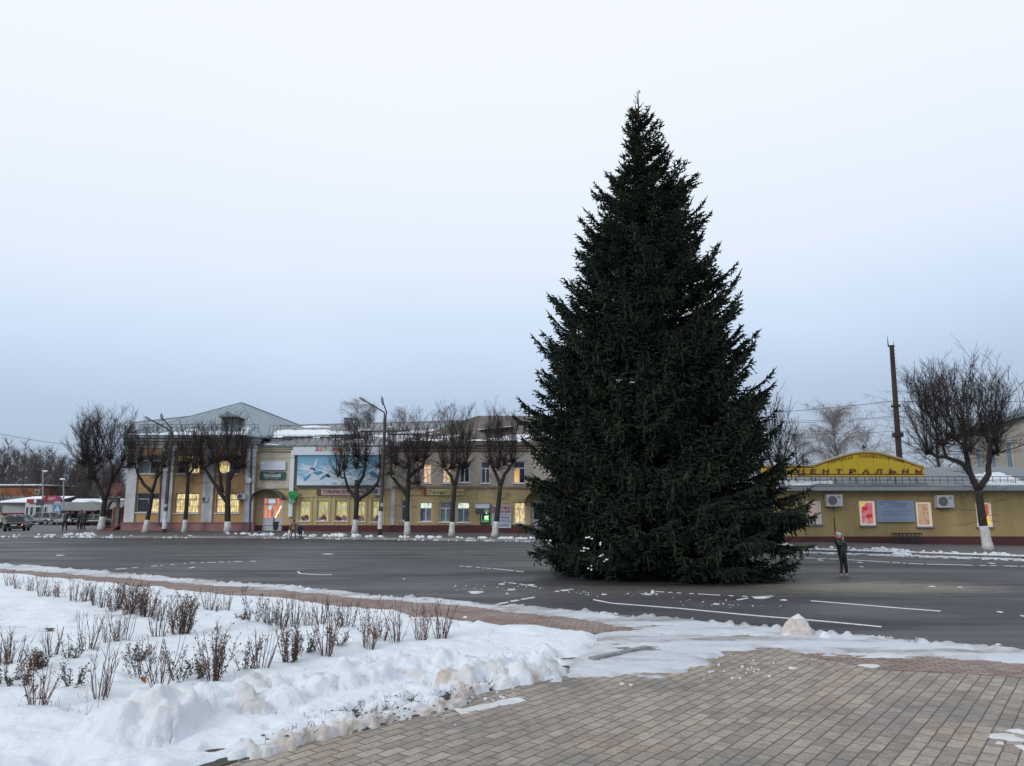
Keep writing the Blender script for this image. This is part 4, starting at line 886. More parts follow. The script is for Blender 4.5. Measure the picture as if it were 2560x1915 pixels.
r = MB(); r.poly([eA, eB, rB, rA]); r.poly([eB, Vector((eB.x, 82, eB.z)), rB]); r.poly([rA, rB, Vector((eB.x, 82, eB.z)), Vector((rA.x, 82, eB.z))]); dn2 = Vector((0, 0, -.3)); r.poly([eA, eA + dn2, eB + dn2, eB]); r.poly([eA, rA, rA + dn2, eA + dn2]); r.poly([eB, eB + dn2, Vector((eB.x, 82, eB.z)) + dn2, Vector((eB.x, 82, eB.z))])
r.poly([eA, rA, Vector((rA.x, 82, eB.z)), Vector((eA.x, 75, eA.z - .4))])
rf = r.build('roof', ROOFA, Ab)
roof_snow('roof_snow', rf, eA + Vector((.6, .1, .02)), eB + up, eA.lerp(rA, .45) + up, eB.lerp(rB, .45) + up, 23, lambda u, v: .62 - .45 * v, mul=1.3)
db = P(1230, 1090, 69.6); w_ = .9
MB().box(db.x - w_, db.x + w_, 69.1, 72.5, db.z - .8, db.z + .65).build('dormer', mat('dormer_dark', (.05, .045, .045)), rf)
MB().poly([(db.x - w_ - .3, 68.9, db.z + .55), (db.x + w_ + .9, 68.9, db.z + .85), (db.x + w_ + .9, 73, db.z + 1.1), (db.x - w_ - .3, 73, db.z + .8)]).poly([(db.x - w_ - .3, 68.9, db.z + .49), (db.x + w_ + .9, 68.9, db.z + .79), (db.x + w_ + .9, 68.9, db.z + .85), (db.x - w_ - .3, 68.9, db.z + .55)]).build('dormer_roof', SILL, rf)

# ---------------------------------------------------------------- self-service store on the right
UN = mat('store_plaster', (.375, .28, .13), var=.17, vs=.5, rough=.9, fine=.06, bump=.15, bs=12, stretch=(1.6, 1, .30))
ux0, ux1 = X(1850, 1290, YU), X(2760, 1290, YU); ze = Z(1226, YU); zp = Z(1341, YU)
Ub = empty('store_building', ((ux0 + ux1) / 2, YU, .2), 'single-storey ochre store with grey sheet roof, dark red plinth and lit poster windows', 'building')
wb = [(2016, 1253, 2052, 1310), (2149, 1253, 2187, 1313), (2291, 1256, 2328, 1316), (2441, 1257, 2478, 1317)]
wh = [hole(a, b_, c_, d, YU) for a, b_, c_, d in wb]
m = MB(); wall(m, ux0, ux1, zp, ze, YU, wh, dep=.2); m.poly([(ux0, YU, -.1), (ux0, YU, ze), (ux0, 62, ze), (ux0, 62, -.1)]); m.poly([(ux0, YU + .35, 0), (ux1, YU + .35, 0), (ux1, YU + .35, ze), (ux0, YU + .35, ze)]); m.poly([(ux1, YU, -.1), (ux1, 62, -.1), (ux1, 62, ze), (ux1, YU, ze)]); m.build('wall', UN, Ub)
MB().box(ux0 - .02, ux1, YU - .08, YU + .2, -.2, zp).build('plinth', DRED, Ub)
def poster(name, cols, seed, sc, es=.8):
    m = mat(name, (.1, .1, .1), rough=.2); t = m.node_tree; b = t.nodes['Principled BSDF']; co = N(t, 'ShaderNodeTexCoord')
    f = noise(t, co.outputs['Object'], sc, 5, (1, 1, .8), .6, (seed, 0, seed)); c = ramp(t, f, [(.30, cols[0]), (.42, cols[1]), (.52, cols[2]), (.60, cols[3]), (.70, cols[4])])
    t.links.new(c, b.inputs['Emission Color']); b.inputs['Emission Strength'].default_value = es; return m
PM = [poster('poster_pale_red', [(.5, .12, .1), (.45, .30, .25), (.42, .35, .30), (.55, .06, .07), (.5, .1, .1)], 3, 1.8, .55), poster('poster_pink', [(.42, .04, .06), (.60, .10, .14), (.65, .22, .26), (.50, .05, .09), (.62, .45, .40)], 5, 1.5, .62),
      poster('poster_food', [(.55, .30, .06), (.60, .12, .08), (.62, .48, .25), (.55, .40, .34), (.25, .10, .06)], 8, 2.6, .5), poster('poster_redyellow', [(.62, .06, .04), (.65, .08, .05), (.62, .07, .04), (.70, .30, .05), (.72, .45, .06)], 13, 1.0, .55)]
LAB = ['pale red poster window', 'pink poster window', 'window with a food poster in a grey surround', 'red and yellow poster window']
for i, h_ in enumerate(wh):
    a, b_, c_, d = h_; f = MB(); fw = .09; y = YU + .05
    f.box(a, a + fw, y - .1, y + .05, c_, d).box(b_ - fw, b_, y - .1, y + .05, c_, d).box(a + fw, b_ - fw, y - .1, y + .05, c_, c_ + fw).box(a + fw, b_ - fw, y - .1, y + .05, d - fw, d)
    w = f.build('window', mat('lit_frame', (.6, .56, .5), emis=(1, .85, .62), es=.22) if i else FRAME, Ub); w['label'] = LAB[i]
    MB().poly([(a + .02, y + .04, c_ + .02), (b_ - .02, y + .04, c_ + .02), (b_ - .02, y + .04, d - .02), (a + .02, y + .04, d - .02)]).build('poster', PM[i], w)
    MB().box(a - .08, b_ + .08, YU - .12, YU + .05, c_ - .1, c_ - .005).build('sill', METG, w)
    e = MB()
    if i == 1:   # yellow corner, pepper and fruit shapes of the pink poster
        e.prism([(a + .1, y + .02, c_ + 1.0), (a + .1, y + .02, d - .1), (a + .5, y + .02, d - .1)], (0, .01, 0))
        w2 = e.build('poster_shape', mat('poster_yellow', (.6, .45, .05), emis=(.65, .5, .06), es=.6), w)
        e = MB(); e.box(a + .22, a + .52, y + .015, y + .03, c_ + .85, c_ + 1.1); e.ell((a + .6, y + .02, c_ + .55), (.22, .01, .12)); e.build('poster_shape', mat('poster_darkred', (.3, .02, .03), emis=(.42, .02, .05), es=.6), w)
    if i == 3: e.prism([(a + .1, y + .02, c_ + .1), (b_ - .1, y + .02, c_ + .1), (b_ - .1, y + .02, c_ + .75), (a + .5, y + .02, c_ + .35), (a + .1, y + .02, c_ + .9)], (0, .01, 0)).build('poster_shape', mat('poster_yellow2', (.6, .45, .05), emis=(.8, .5, .05), es=.7), w)
# fascia, gutter, corrugated roof, rail
FAS = mat('fascia_grey', (.30, .33, .38), rough=.5, var=.1); MB().box(ux0 - .5, ux1 + .5, YU - .62, YU + .1, ze - .02, Z(1217, YU - .6)).build('fascia', FAS, Ub)
zf = Z(1217, YU - .6); r0 = Vector((ux0 - .5, YU - .62, zf)); r1 = Vector((ux1 + .5, YU - .62, zf)); t0 = Vector((ux0 - .5, YU + 6, 5.1)); t1 = Vector((ux1 + .5, YU + 6, 5.1))
m = MB(); nx = 260
for i in range(nx + 1):
    f_ = i / nx; z_ = .045 * (i % 2); m.v.append(tuple(r0.lerp(r1, f_) + Vector((0, 0, z_)))); m.v.append(tuple(t0.lerp(t1, f_) + Vector((0, 0, z_))))
for i in range(nx): m.f.append((2 * i, 2 * i + 2, 2 * i + 3, 2 * i + 1)); m.m.append(0)
m.poly([t0, t1, Vector((ux1 + .5, 62, ze)), Vector((ux0 - .5, 62, ze))]); m.poly([r0, t0, Vector((ux0 - .5, 62, ze))])
rf = m.build('roof', mat('roof_corrugated', (.17, .195, .22), rough=.45, metal=.4, var=.15, vs=1), Ub)
g = MB(); a, c = r0.lerp(t0, .12) + Vector((0, 0, .03)), r1.lerp(t1, .12) + Vector((0, 0, .03)); n = 50
for i in range(n + 1):
    p_ = a + (c - a) * i / n; g.tube([p_, p_ + Vector((0, 0, .42))], .018, 4)
for h_ in (.22, .42): g.tube([a + Vector((0, 0, h_)), c + Vector((0, 0, h_))], .02, 4)
g.build('roof_rail', DARKM, rf)
roof_snow('roof_snow', rf, Vector((X(2450, 1220, YU), YU - .3, zf + .12)), Vector((X(2590, 1220, YU), YU - .3, zf + .12)), Vector((X(2430, 1180, YU + 3.5), YU + 3.5, zf + .12 + (5.1 - zf) * 3.8 / 6.6)), Vector((X(2500, 1180, YU + 3.5), YU + 3.5, zf + .12 + (5.1 - zf) * 3.8 / 6.6)), 31, lambda u, v: .62 + 0 * u, res=.1)
roof_snow('roof_snow', rf, Vector((X(1960, 1212, YU), YU - .3, zf + .1)), Vector((X(2080, 1212, YU), YU - .3, zf + .1)), Vector((X(1960, 1200, YU + 1), YU + .9, zf + .1 + (5.1 - zf) * 1.3 / 6.6)), Vector((X(2080, 1200, YU + 1), YU + .9, zf + .1 + (5.1 - zf) * 1.3 / 6.6)), 33, lambda u, v: .58 + 0 * u, res=.1)
# pale building far right behind the store
Fb = empty('background_building', (P(2560, 1200, 75).x, 80, .2), 'tall cream building with green-grey hipped roof behind the bare tree at the right edge', 'building')
a, c = P(2425, 1150, 90), P(2760, 1150, 60); zt = 11.3; CR2 = mat('far_cream', (.42, .385, .32), var=.1, vs=.4)
dv = (c - a); L = dv.length; dv2 = Vector((dv.x, dv.y, 0)).normalized(); nv_ = Vector((dv2.y, -dv2.x, 0))
if nv_.x > 0: nv_ = -nv_
pt = lambda s_, z_, o_=0: Vector((a.x, a.y, 0)) + dv2 * s_ + Vector((0, 0, z_)) + nv_ * o_
L2 = math.hypot(dv.x, dv.y)
m = MB(); m.poly([pt(0, 0), pt(L2, 0), pt(L2, zt), pt(0, zt)]); m.poly([pt(0, 0), pt(0, zt), pt(0, zt, -14), pt(0, 0, -14)]); m.poly([pt(L2, 0), pt(L2, 0, -14), pt(L2, zt, -14), pt(L2, zt)]); m.build('wall', CR2, Fb)
for s_ in (2.5, 7, 11.5, 16, 20.5, 25, 29.5, 34):
    if s_ > L2 - 1.5: break
    w = MB().prism([pt(s_, 5.4, .03), pt(s_ + 1.5, 5.4, .03), pt(s_ + 1.5, 9.0, .03), pt(s_, 9.0, .03)], nv_ * .05).build('window', FRAME, Fb)
    MB().poly([pt(s_ + .1, 5.5, .09), pt(s_ + 1.4, 5.5, .09), pt(s_ + 1.4, 8.9, .09), pt(s_ + .1, 8.9, .09)]).build('pane', mat('far_glass', (.10, .15, .17), rough=.2), w)
e0, e1, e2, e3 = pt(-.6, zt, .6), pt(L2 + .6, zt, .6), pt(L2 + .6, zt, -14.6), pt(-.6, zt, -14.6); q0, q1 = pt(6, zt + 3.2, -7), pt(L2 - 6, zt + 3.2, -7)
m = MB(); m.poly([e0, e1, q1, q0]); m.poly([e1, e2, q1]); m.poly([e2, e3, q0, q1]); m.poly([e3, e0, q0]); m.poly([e0, e0 + Vector((0, 0, -.35)), e1 + Vector((0, 0, -.35)), e1]); m.build('roof', mat('far_roof', (.13, .175, .185), rough=.6, var=.15), Fb)

# ---------------------------------------------------------------- left background: kiosk, market canopy, brown building
Kb = empty('brown_building', (P(50, 1260, 126).x, 126, 0), 'low orange-brown building with snow-edged flat roof behind the flower kiosk', 'building')
yk_ = 126; xa, xb = P(-160, 1250, yk_).x, P(103, 1250, yk_).x; zt = P(50, 1217, yk_).z
BR_ = mat('rusty_cladding', (.36, .12, .05), col2=(.26, .11, .06), vs=.5, stretch=(1, 1, .3), fine=.1)
MB().box(xa, xb, yk_, yk_ + 12, 0, zt).build('wall', BR_, Kb); MB().box(xa - .3, xb + .3, yk_ - .3, yk_ + 12, zt, zt + .22).build('roof', mat('roof_dark', (.05, .05, .05)), Kb)
MB().box(xa - .3, xb + .1, yk_ - .32, yk_ + 11, zt + .22, zt + .42).build('roof_snow', SILL, Kb); MB().box(xa, P(90, 1250, yk_).x, yk_ - .05, yk_ + .1, 0, P(50, 1240, yk_).z).build('plinth', mat('dirty_white', (.28, .26, .25), var=.2), Kb)
yk2 = 109; Kx0, Kx1 = P(62, 1280, yk2).x, P(131, 1280, yk2).x; zt = P(90, 1254, yk2).z
Ki = empty('kiosk', ((Kx0 + Kx1) / 2, yk2, .1), 'white flower kiosk with snow-covered roof and dark red base next to the parking lot', 'kiosk')
KW_ = mat('kiosk_white', (.50, .53, .57), rough=.5, var=.1)
MB().box(Kx0, Kx1, yk2, yk2 + 6, .1, zt).build('wall', KW_, Ki)
kx = P(6, 1280, yk2 + 2).x; MB().box(kx, Kx0, yk2 + 2, yk2 + 8, 1.6, zt).build('side_wall', mat('kiosk_grey', (.36, .36, .37)), Ki); MB().box(kx, Kx0, yk2 + 1.95, yk2 + 7.9, .05, 1.6).build('plinth', mat('maroon', (.12, .02, .03)), Ki)
z1_ = P(100, 1240, yk2 + 4).z
MB().poly([(kx - .8, yk2 + 1.4, zt), (Kx1 + .2, yk2 - .3, zt), (Kx1 + .2, yk2 + 5, z1_), (Kx0 - 2, yk2 + 5.5, z1_)]).poly([(kx - .8, yk2 + 1.4, zt - .12), (Kx1 + .2, yk2 - .3, zt - .12), (Kx1 + .2, yk2 - .3, zt), (kx - .8, yk2 + 1.4, zt)]).build('snowy_roof', SILL, Ki)
for a, c in ((64, 72), (75, 84), (88, 106), (110, 118)):
    xa, xb = P(a, 1280, yk2).x, P(c, 1280, yk2).x; za, zb_ = P(90, 1290 if a > 70 else 1296, yk2).z, P(90, 1266, yk2).z
    w = MB().box(xa, xb, yk2 - .08, yk2 + .02, za, zb_).build('window', FRAME, Ki); MB().box(xa + .08, xb - .08, yk2 - .1, yk2 - .081, za + .08, zb_ - .08).build('pane', GLASS, w)
m = MB(); n = 12; sa, sb = P(104, 1248, yk2 - .6).x, P(152, 1248, yk2 - .6).x; zb0 = P(120, 1255, yk2 - .6).z
for i in range(n):
    f0, f1 = i / n, (i + 1) / n; h0, h1 = .45 + .45 * math.sin(math.pi * (.15 + .7 * f0)), .45 + .45 * math.sin(math.pi * (.15 + .7 * f1)); xa, xb = sa + (sb - sa) * f0, sa + (sb - sa) * f1
    m.prism([(xa, yk2 - .6, zb0 + .25 * f0 * (1 - f0)), (xb, yk2 - .6, zb0 + .25 * f1 * (1 - f1)), (xb, yk2 - .6, zb0 + h1), (xa, yk2 - .6, zb0 + h0)], (0, .3, 0))
m.box(P(67, 1250, yk2 - .4).x, sa, yk2 - .4, yk2, zb0 - .1, zb0 + .42)
sg = m.build('red_fascia', mat('sign_red', (.32, .02, .035), rough=.4), Ki)
MB().text('Цвет', P(119, 1248, yk2 - .6).x, P(140, 1248, yk2 - .6).x, zb0 + .22, zb0 + .78, yk2 - .62, .01, .0, shear=.35).build('lettering', mat('sign_pinkwhite', (.75, .6, .62)), sg)
MB().box(P(143, 1248, yk2 - .6).x, sb - .1, yk2 - .63, yk2 - .61, zb0 + .2, zb0 + .8).build('purple_panel', mat('sign_purple', (.14, .07, .22)), sg)
# market canopy
ym = 101; Mk = empty('market_canopy', (P(220, 1290, ym).x, ym, .1), 'long grey market canopy with snow on top, between the kiosk and the porch', 'canopy')
xa, xb = P(151, 1270, ym).x, P(300, 1270, ym).x; zl, zh = P(200, 1275, ym).z, P(200, 1249, ym + 3).z
AW = mat('awning_grey', (.14, .15, .155), rough=.7, var=.2, vs=1, stretch=(3, 1, 1))
m = MB(); m.poly([(xa, ym, zl), (xb - 3, ym, zl), (xb - 1.2, ym + 3, zh), (xa, ym + 3, zh)]); m.poly([(xb - 3, ym, zl), (xb, ym + .3, zl + .2), (xb - .2, ym + 3, zh), (xb - 1.2, ym + 3, zh)]); m.poly([(xa, ym + 3, zh), (xb, ym + 3, zh), (xb, ym + 6, zh), (xa, ym + 6, zh)]); m.poly([(xa, ym, zl), (xa, ym + 3, zh), (xa, ym + 3, zl)]); m.poly([(xa, ym, zl - .12), (xb - 3, ym, zl - .12), (xb - 3, ym, zl), (xa, ym, zl)])
m.build('awning', AW, Mk)
roof_snow('awning_snow', Mk, (xa, ym + 1.9, zl + (zh - zl) * .64 + .02), (xb - 2, ym + 1.9, zl + (zh - zl) * .64 + .02), (xa, ym + 3.4, zh + .1), (xb - 1, ym + 3.4, zh + .1), 44, lambda u, v: .55 + .4 * v)
MB().box(xa, xb, ym + 2.6, ym + 2.8, .1, zh - .1).build('back_wall', mat('market_wall', (.30, .28, .27), col2=(.22, .12, .11), vs=.35), Mk)
for px, mm in ((154, 1), (163, 0), (182, 0), (207, 1), (232, 0), (262, 0), (290, 0)):
    xx = P(px, 1290, ym + .3).x; MB().box(xx - .2, xx + .2, ym + .2, ym + .5, .1, zl + .1).build('post', REDP if not mm else DARKM, Mk)
MB().box(P(152, 1290, ym + 1).x, P(186, 1290, ym + 1).x, ym + 1.2, ym + 1.5, .1, 2.0).build('stall_panel', mat('maroon2', (.09, .025, .03), var=.3), Mk)
# ================================================================== SIGNS AND WALL FITTINGS
def sgn(name, loc, label, cat='sign', group=None): return empty(name, loc, label, cat, group)
def rect(px0, py0, px1, py1, Y):
    h = hole(px0, py0, px1, py1, Y); return h
# green name board with blank panel above
Yf = YM - .12
a, b_, c_, d = rect(650, 1180, 713, 1198.5, Yf)
s = sgn('shop_sign', ((a + b_) / 2, Yf, c_), 'dark green shop board reading Урожай above the arched canopy')
bd = MB().box(a, b_, Yf - .06, Yf + .1, c_, d).build('board', mat('sign_green', (.012, .085, .06), rough=.4, var=.15), s)
SW = mat('letter_white', (.75, .78, .80), rough=.5)
MB().text('Урожай', a + .30 * 1, b_ - .38, c_ + .1, d - .12, Yf - .062, .01, .012).build('lettering', SW, s)
MB().text('овощи · фрукты · семена', a + .42, b_ - .5, c_ + .04, c_ + .11, Yf - .062, .01, 0).build('small_lettering', SW, s); MB().text('магазин', a + .85, b_ - .95, d - .11, d - .04, Yf - .062, .01, 0).build('small_lettering', SW, s)
a, b_, c_, d = rect(652, 1154, 714, 1175, Yf)
o = MB().box(a, b_, Yf - .08, Yf + .1, c_, d).build('blank_panel', mat('panel_white', (.62, .67, .78), rough=.5, var=.05)); tag(o, 'blank pale white wall panel above the green board', 'panel')
# white post with green bulb-heart
a, b_, c_, d = rect(728, 1120, 738, 1292, YM - .3); a2 = X(732, 1138, YM - .3); a3 = X(728.5, 1292, YM - .3)
s = sgn('bulb_sign', (a2, YM - .3, 1), 'tall white wall post carrying a green heart-shaped light bulb sign')
MB().box(a2 - .17, a2 + .17, YM - .32, YM - .02, Z(1292, YM - .3), Z(1126, YM - .3)).build('post', mat('post_white', (.62, .66, .74), rough=.5), s)
cx, cz = X(732.5, 1240, YM - .4), Z(1238, YM - .4); pts = []
for k_ in range(40):
    an = 2 * math.pi * k_ / 40; r_ = 1 - .16 * max(0, math.cos(2 * (an - math.pi / 2))) ** 6 * (1 if math.sin(an) > 0 else 0) ; x_ = math.sin(an) * .43 * (1 if math.cos(an) > -.2 else .93); z_ = math.cos(an) * .42
    z_ -= .13 * math.exp(-((an if an < math.pi else an - 2 * math.pi) / .30) ** 2)
    if z_ < 0: x_ *= 1 - .55 * (-z_ / .42) ** 1.6
    pts.append((cx + x_, YM - .48, cz + z_))
GRN = mat('bulb_green', (.015, .27, .075), rough=.4); MB().prism(pts, (0, .12, 0)).build('bulb', GRN, s)
MB().tube([(cx - .12, YM - .5, cz + .02), (cx - .08, YM - .5, cz - .32)], .018, 5).tube([(cx + .12, YM - .5, cz + .02), (cx + .08, YM - .5, cz - .32)], .018, 5).tube([(cx - .12, YM - .5, cz + .02), (cx, YM - .5, cz - .1), (cx + .12, YM - .5, cz + .02)], .018, 5).build('filament', mat('bulb_dark', (.01, .13, .05)), s)
MB().box(cx - .17, cx + .17, YM - .47, YM - .37, cz - .56, cz - .40).box(cx - .14, cx + .14, YM - .47, YM - .37, cz - .64, cz - .57).box(cx - .09, cx + .09, YM - .47, YM - .37, cz - .71, cz - .65).build('socket', mat('bulb_socket', (.10, .42, .22), rough=.4), s)
# blue winter billboard with white header band
Yb = YM - .3; a, b_, c_, d = rect(743, 1138, 957, 1213, Yb)
s = sgn('billboard', ((a + b_) / 2, Yb, c_), 'large pale blue winter-scene billboard with coloured letters on a white band above')
m = bpy.data.materials.new('winter_picture'); m.use_nodes = True; t = m.node_tree; bb = t.nodes['Principled BSDF']; bb.inputs['Roughness'].default_value = .5
co = N(t, 'ShaderNodeTexCoord'); sp_ = N(t, 'ShaderNodeSeparateXYZ'); t.links.new(co.outputs['Object'], sp_.inputs[0])
g_ = mth(t, 'DIVIDE', mth(t, 'SUBTRACT', sp_.outputs['Z'], c_), d - c_)
base = ramp(t, g_, [(0, (.42, .56, .68)), (.4, (.30, .50, .66)), (1, (.10, .30, .45))])
base = mixc(t, ramp(t, mth(t, 'ADD', noise(t, co.outputs['Object'], .55, 5, (1, 1, 1.4), .65), mth(t, 'MULTIPLY', mth(t, 'SUBTRACT', .45, g_), .35)), [(.50, (0, 0, 0)), (.58, (1, 1, 1))]), base, (.55, .64, .74))
base = mixc(t, mth(t, 'MULTIPLY', ramp(t, noise(t, co.outputs['Object'], .8, 5, (.7, 1, 1.6), .6, (7, 0, 3)), [(.62, (0, 0, 0)), (.66, (1, 1, 1))]), .8), base, (.10, .36, .52))
t.links.new(base, bb.inputs['Base Color'])
pic = MB().box(a, b_, Yb - .05, Yb + .2, c_, d).build('picture', m, s)
MB().box(a - .09, a, Yb - .08, Yb + .2, c_ - .1, d).box(b_, b_ + .09, Yb - .08, Yb + .2, c_ - .1, d).box(a, b_, Yb - .08, Yb + .2, c_ - .14, c_).build('frame', mat('frame_dark', (.07, .07, .085)), s)
# plain generic winter shapes: two blue drop shapes, a crescent, dark dash marks
def blob2(mb, cx, cz, rx, rz, rot, n=18, taper=.5, y=None, mi=0):
    p_ = []
    for k_ in range(n):
        an = 2 * math.pi * k_ / n; x_ = rx * math.cos(an); z_ = rz * math.sin(an) * (1 - taper * (x_ / rx * .5 + .5))
        p_.append((cx + x_ * math.cos(rot) - z_ * math.sin(rot), (y or Yb) - .075, cz + x_ * math.sin(rot) + z_ * math.cos(rot)))
    mb.prism(p_, (0, .02, 0), mi)
m_ = MB(); px_ = lambda x_, y_: (X(730 + x_ / 9.217, 1090 + y_ / 9.217, Yb), Z(1090 + y_ / 9.217, Yb))
for (x_, y_, rx, rz, ro) in ((365, 950, .42, .17, .75), (630, 850, .33, .22, .2), (760, 920, .5, .12, .65), (1900, 900, .45, .3, -.6), (1580, 850, .35, .1, 1.1)): c2 = px_(x_, y_); blob2(m_, c2[0], c2[1], rx, rz, ro)
m_.build('blue_shapes', mat('pic_blue', (.05, .28, .42)), pic)
m_ = MB()
for (x_, y_, rx, rz, ro) in ((475, 750, .20, .07, -.1), (520, 785, .16, .07, -.7), (525, 850, .13, .05, .2), (840, 920, .22, .16, -.3)): c2 = px_(x_, y_); blob2(m_, c2[0], c2[1], rx, rz, ro, y=Yb - .02)
m_.build('dark_shapes', mat('pic_dark', (.02, .04, .07)), pic)
m_ = MB(); c2 = px_(540, 960); blob2(m_, c2[0], c2[1], .9, .36, .2, taper=.2, y=Yb + .012); c2 = px_(550, 620); blob2(m_, c2[0], c2[1], .4, .14, 1.2, y=Yb + .012); c2 = px_(480, 830); blob2(m_, c2[0], c2[1], .26, .2, .2, taper=.1, y=Yb + .012); m_.build('white_shapes', mat('pic_white', (.52, .60, .70)), pic)
a, b_, c_, d = rect(734, 1115, 960, 1138, Yb)
MB().box(a, b_, Yb - .18, Yb + .25, c_, d).build('white_band', mat('band_white', (.58, .62, .70), rough=.5), s)
LC = [('red', (.45, .02, .12)), ('orange', (.60, .28, .04)), ('teal', (.02, .28, .25)), ('olive', (.42, .42, .05)), ('red', (.45, .02, .12)), ('orange', (.60, .28, .04)), ('yellow', (.60, .50, .05)), ('green', (.02, .36, .10)), ('red', (.45, .02, .12)), ('orange', (.60, .28, .04))]
for k_, (ch, px) in enumerate(zip('ДЕТОЖИКОЖА', (793, 804, 813, 822, 833.5, 845, 856, 869, 883, 894))):
    xx = X(px, 1122, Yb - .2); zz = Z(1127.5, Yb - .2); MB().text(ch, xx - .155, xx + .155, zz, zz + .34, Yb - .2, .03, .03).build('letter', mat('letter_' + LC[k_][0], LC[k_][1]), s)
# household goods board
a, b_, c_, d = rect(793, 1222, 916, 1238, Yf)
s = sgn('shop_sign', ((a + b_) / 2, Yf, c_), 'long pink board reading ТОВАРЫ ДЛЯ ДОМА over the yellow-lit windows')
MB().box(a, b_, Yf - .06, Yf + .1, c_, d).build('board', mat('sign_pink', (.42, .29, .29), rough=.6, var=.1), s)
MB().box(a - .03, a + .35, Yf - .07, Yf + .05, c_ - .02, d + .02).box(a + .35, b_ + .03, Yf - .07, Yf + .05, c_ - .04, c_).box(a + .35, b_ + .03, Yf - .07, Yf + .05, d, d + .03).build('border', mat('sign_brown', (.12, .06, .06)), s)
MB().text('ТОВАРЫ ДЛЯ ДОМА', a + .5, b_ - .15, c_ + .09, d - .1, Yf - .07, .01, .02).build('lettering', mat('letter_darkbrown', (.06, .03, .035)), s)
# cream board further right
a, b_, c_, d = rect(1067, 1222.5, 1160, 1238, Yf)
s = sgn('shop_sign', ((a + b_) / 2, Yf, c_), 'pale yellow board reading Техно Дом with a red left end')
MB().box(a, b_, Yf - .06, Yf + .1, c_, d).build('board', mat('sign_cream', (.42, .40, .20), rough=.6, var=.1), s); MB().box(a - .3, a, Yf - .065, Yf + .1, c_, d).build('red_end', mat('sign_endred', (.30, .04, .05)), s)
MB().text('Техно', a + .15, a + 1.75, c_ + .1, d - .1, Yf - .062, .01, .0).build('lettering', mat('letter_brown', (.10, .08, .03)), s); MB().text('Дом', a + 2.0, b_ - .1, c_ + .08, d - .06, Yf - .062, .01, .01).build('red_lettering', mat('letter_red2', (.34, .05, .03)), s)
# tax services board
a, b_, c_, d = rect(1230, 1263, 1278, 1320, Yf)
s = sgn('notice_board', ((a + b_) / 2, Yf, c_), 'tall white wall notice with red and blue lettering behind the fourth whitewashed tree')
MB().box(a, b_, Yf - .05, Yf + .1, c_, d).build('board', mat('notice_white', (.44, .47, .54), rough=.5), s); H_ = d - c_
MB().text('НАЛОГОВЫЕ', a + .1, b_ - .1, d - .19 * H_, d - .04 * H_, Yf - .052, .01, .03).text('ДЕКЛАРАЦИИ', a + .08, b_ - .06, d - .36 * H_, d - .22 * H_, Yf - .052, .01, .03).build('red_lettering', mat('letter_red3', (.30, .015, .03)), s)
MB().text('2-НДФЛ, 3-НДФЛ, УСН', a + .1, b_ - .3, d - .43 * H_, d - .385 * H_, Yf - .052, .01, .01).text('ПЕНСИОННАЯ', a + .1, b_ - .2, d - .59 * H_, d - .50 * H_, Yf - .052, .01, .02).text('ОТЧЕТНОСТЬ', a + .1, b_ - .05, d - .72 * H_, d - .63 * H_, Yf - .052, .01, .02).text('КСЕРОКОПИЯ', a + .1, b_ - .2, d - .93 * H_, d - .83 * H_, Yf - .052, .01, .02).box(a, b_, Yf - .055, Yf, d - .47 * H_, d - .46 * H_).box(a, b_, Yf - .055, Yf, d - .77 * H_, d - .76 * H_).build('blue_lettering', mat('letter_blue', (.02, .05, .22)), s)
# cash machine under its hood
a, b_, c_, d = rect(1200, 1281, 1225, 1311, YM - .05)
s = sgn('cash_machine', ((a + b_) / 2, YM, c_), 'dark green wall cash machine with lit screen under a grey metal hood', 'cash machine')
MB().box(a, b_, YM - .12, YM + .05, c_, d).build('body', mat('atm_green', (.01, .07, .03), rough=.4), s)
MB().box(a + .12, a + .18, YM - .15, YM - .12, c_ + .2, d).box(a + .18, b_ - .1, YM - .15, YM - .12, c_ + .2, c_ + .27).build('trim', WHITE, s)
MB().box(a + .40, a + .66, YM - .15, YM - .12, c_ + .50, c_ + .72).build('screen', mat('atm_screen', (.6, .6, .4), emis=(.85, .9, .55), es=1.3), s); MB().box(a + .35, b_ - .12, YM - .15, YM - .12, c_ + .36, c_ + .42).box(b_ - .2, b_ - .14, YM - .15, YM - .12, c_ + .42, c_ + .78).build('green_light', mat('atm_light', (.1, .6, .1), emis=(.15, 1, .2), es=1.4), s)
MB().ell((a + .55, YM - .2, c_ + .95), (.035, .02, .035), 8, 5).build('lamp', mat('atm_lamp', (1, 1, 1), emis=(.9, 1, .9), es=2.5), s)
a2, b2, c2, d2 = rect(1189, 1256, 1224, 1283, YM - .4)
MB().prism([(a2, YM, c2 + .9), (a2, YM - .7, c2 + .75), (a2, YM - .95, c2 + .42), (a2, YM - .9, c2 + .38), (a2, YM, c2 - .1)], (b2 - a2, 0, 0)).build('hood', mat('hood_metal', (.35, .39, .45), rough=.35, metal=.5), s)
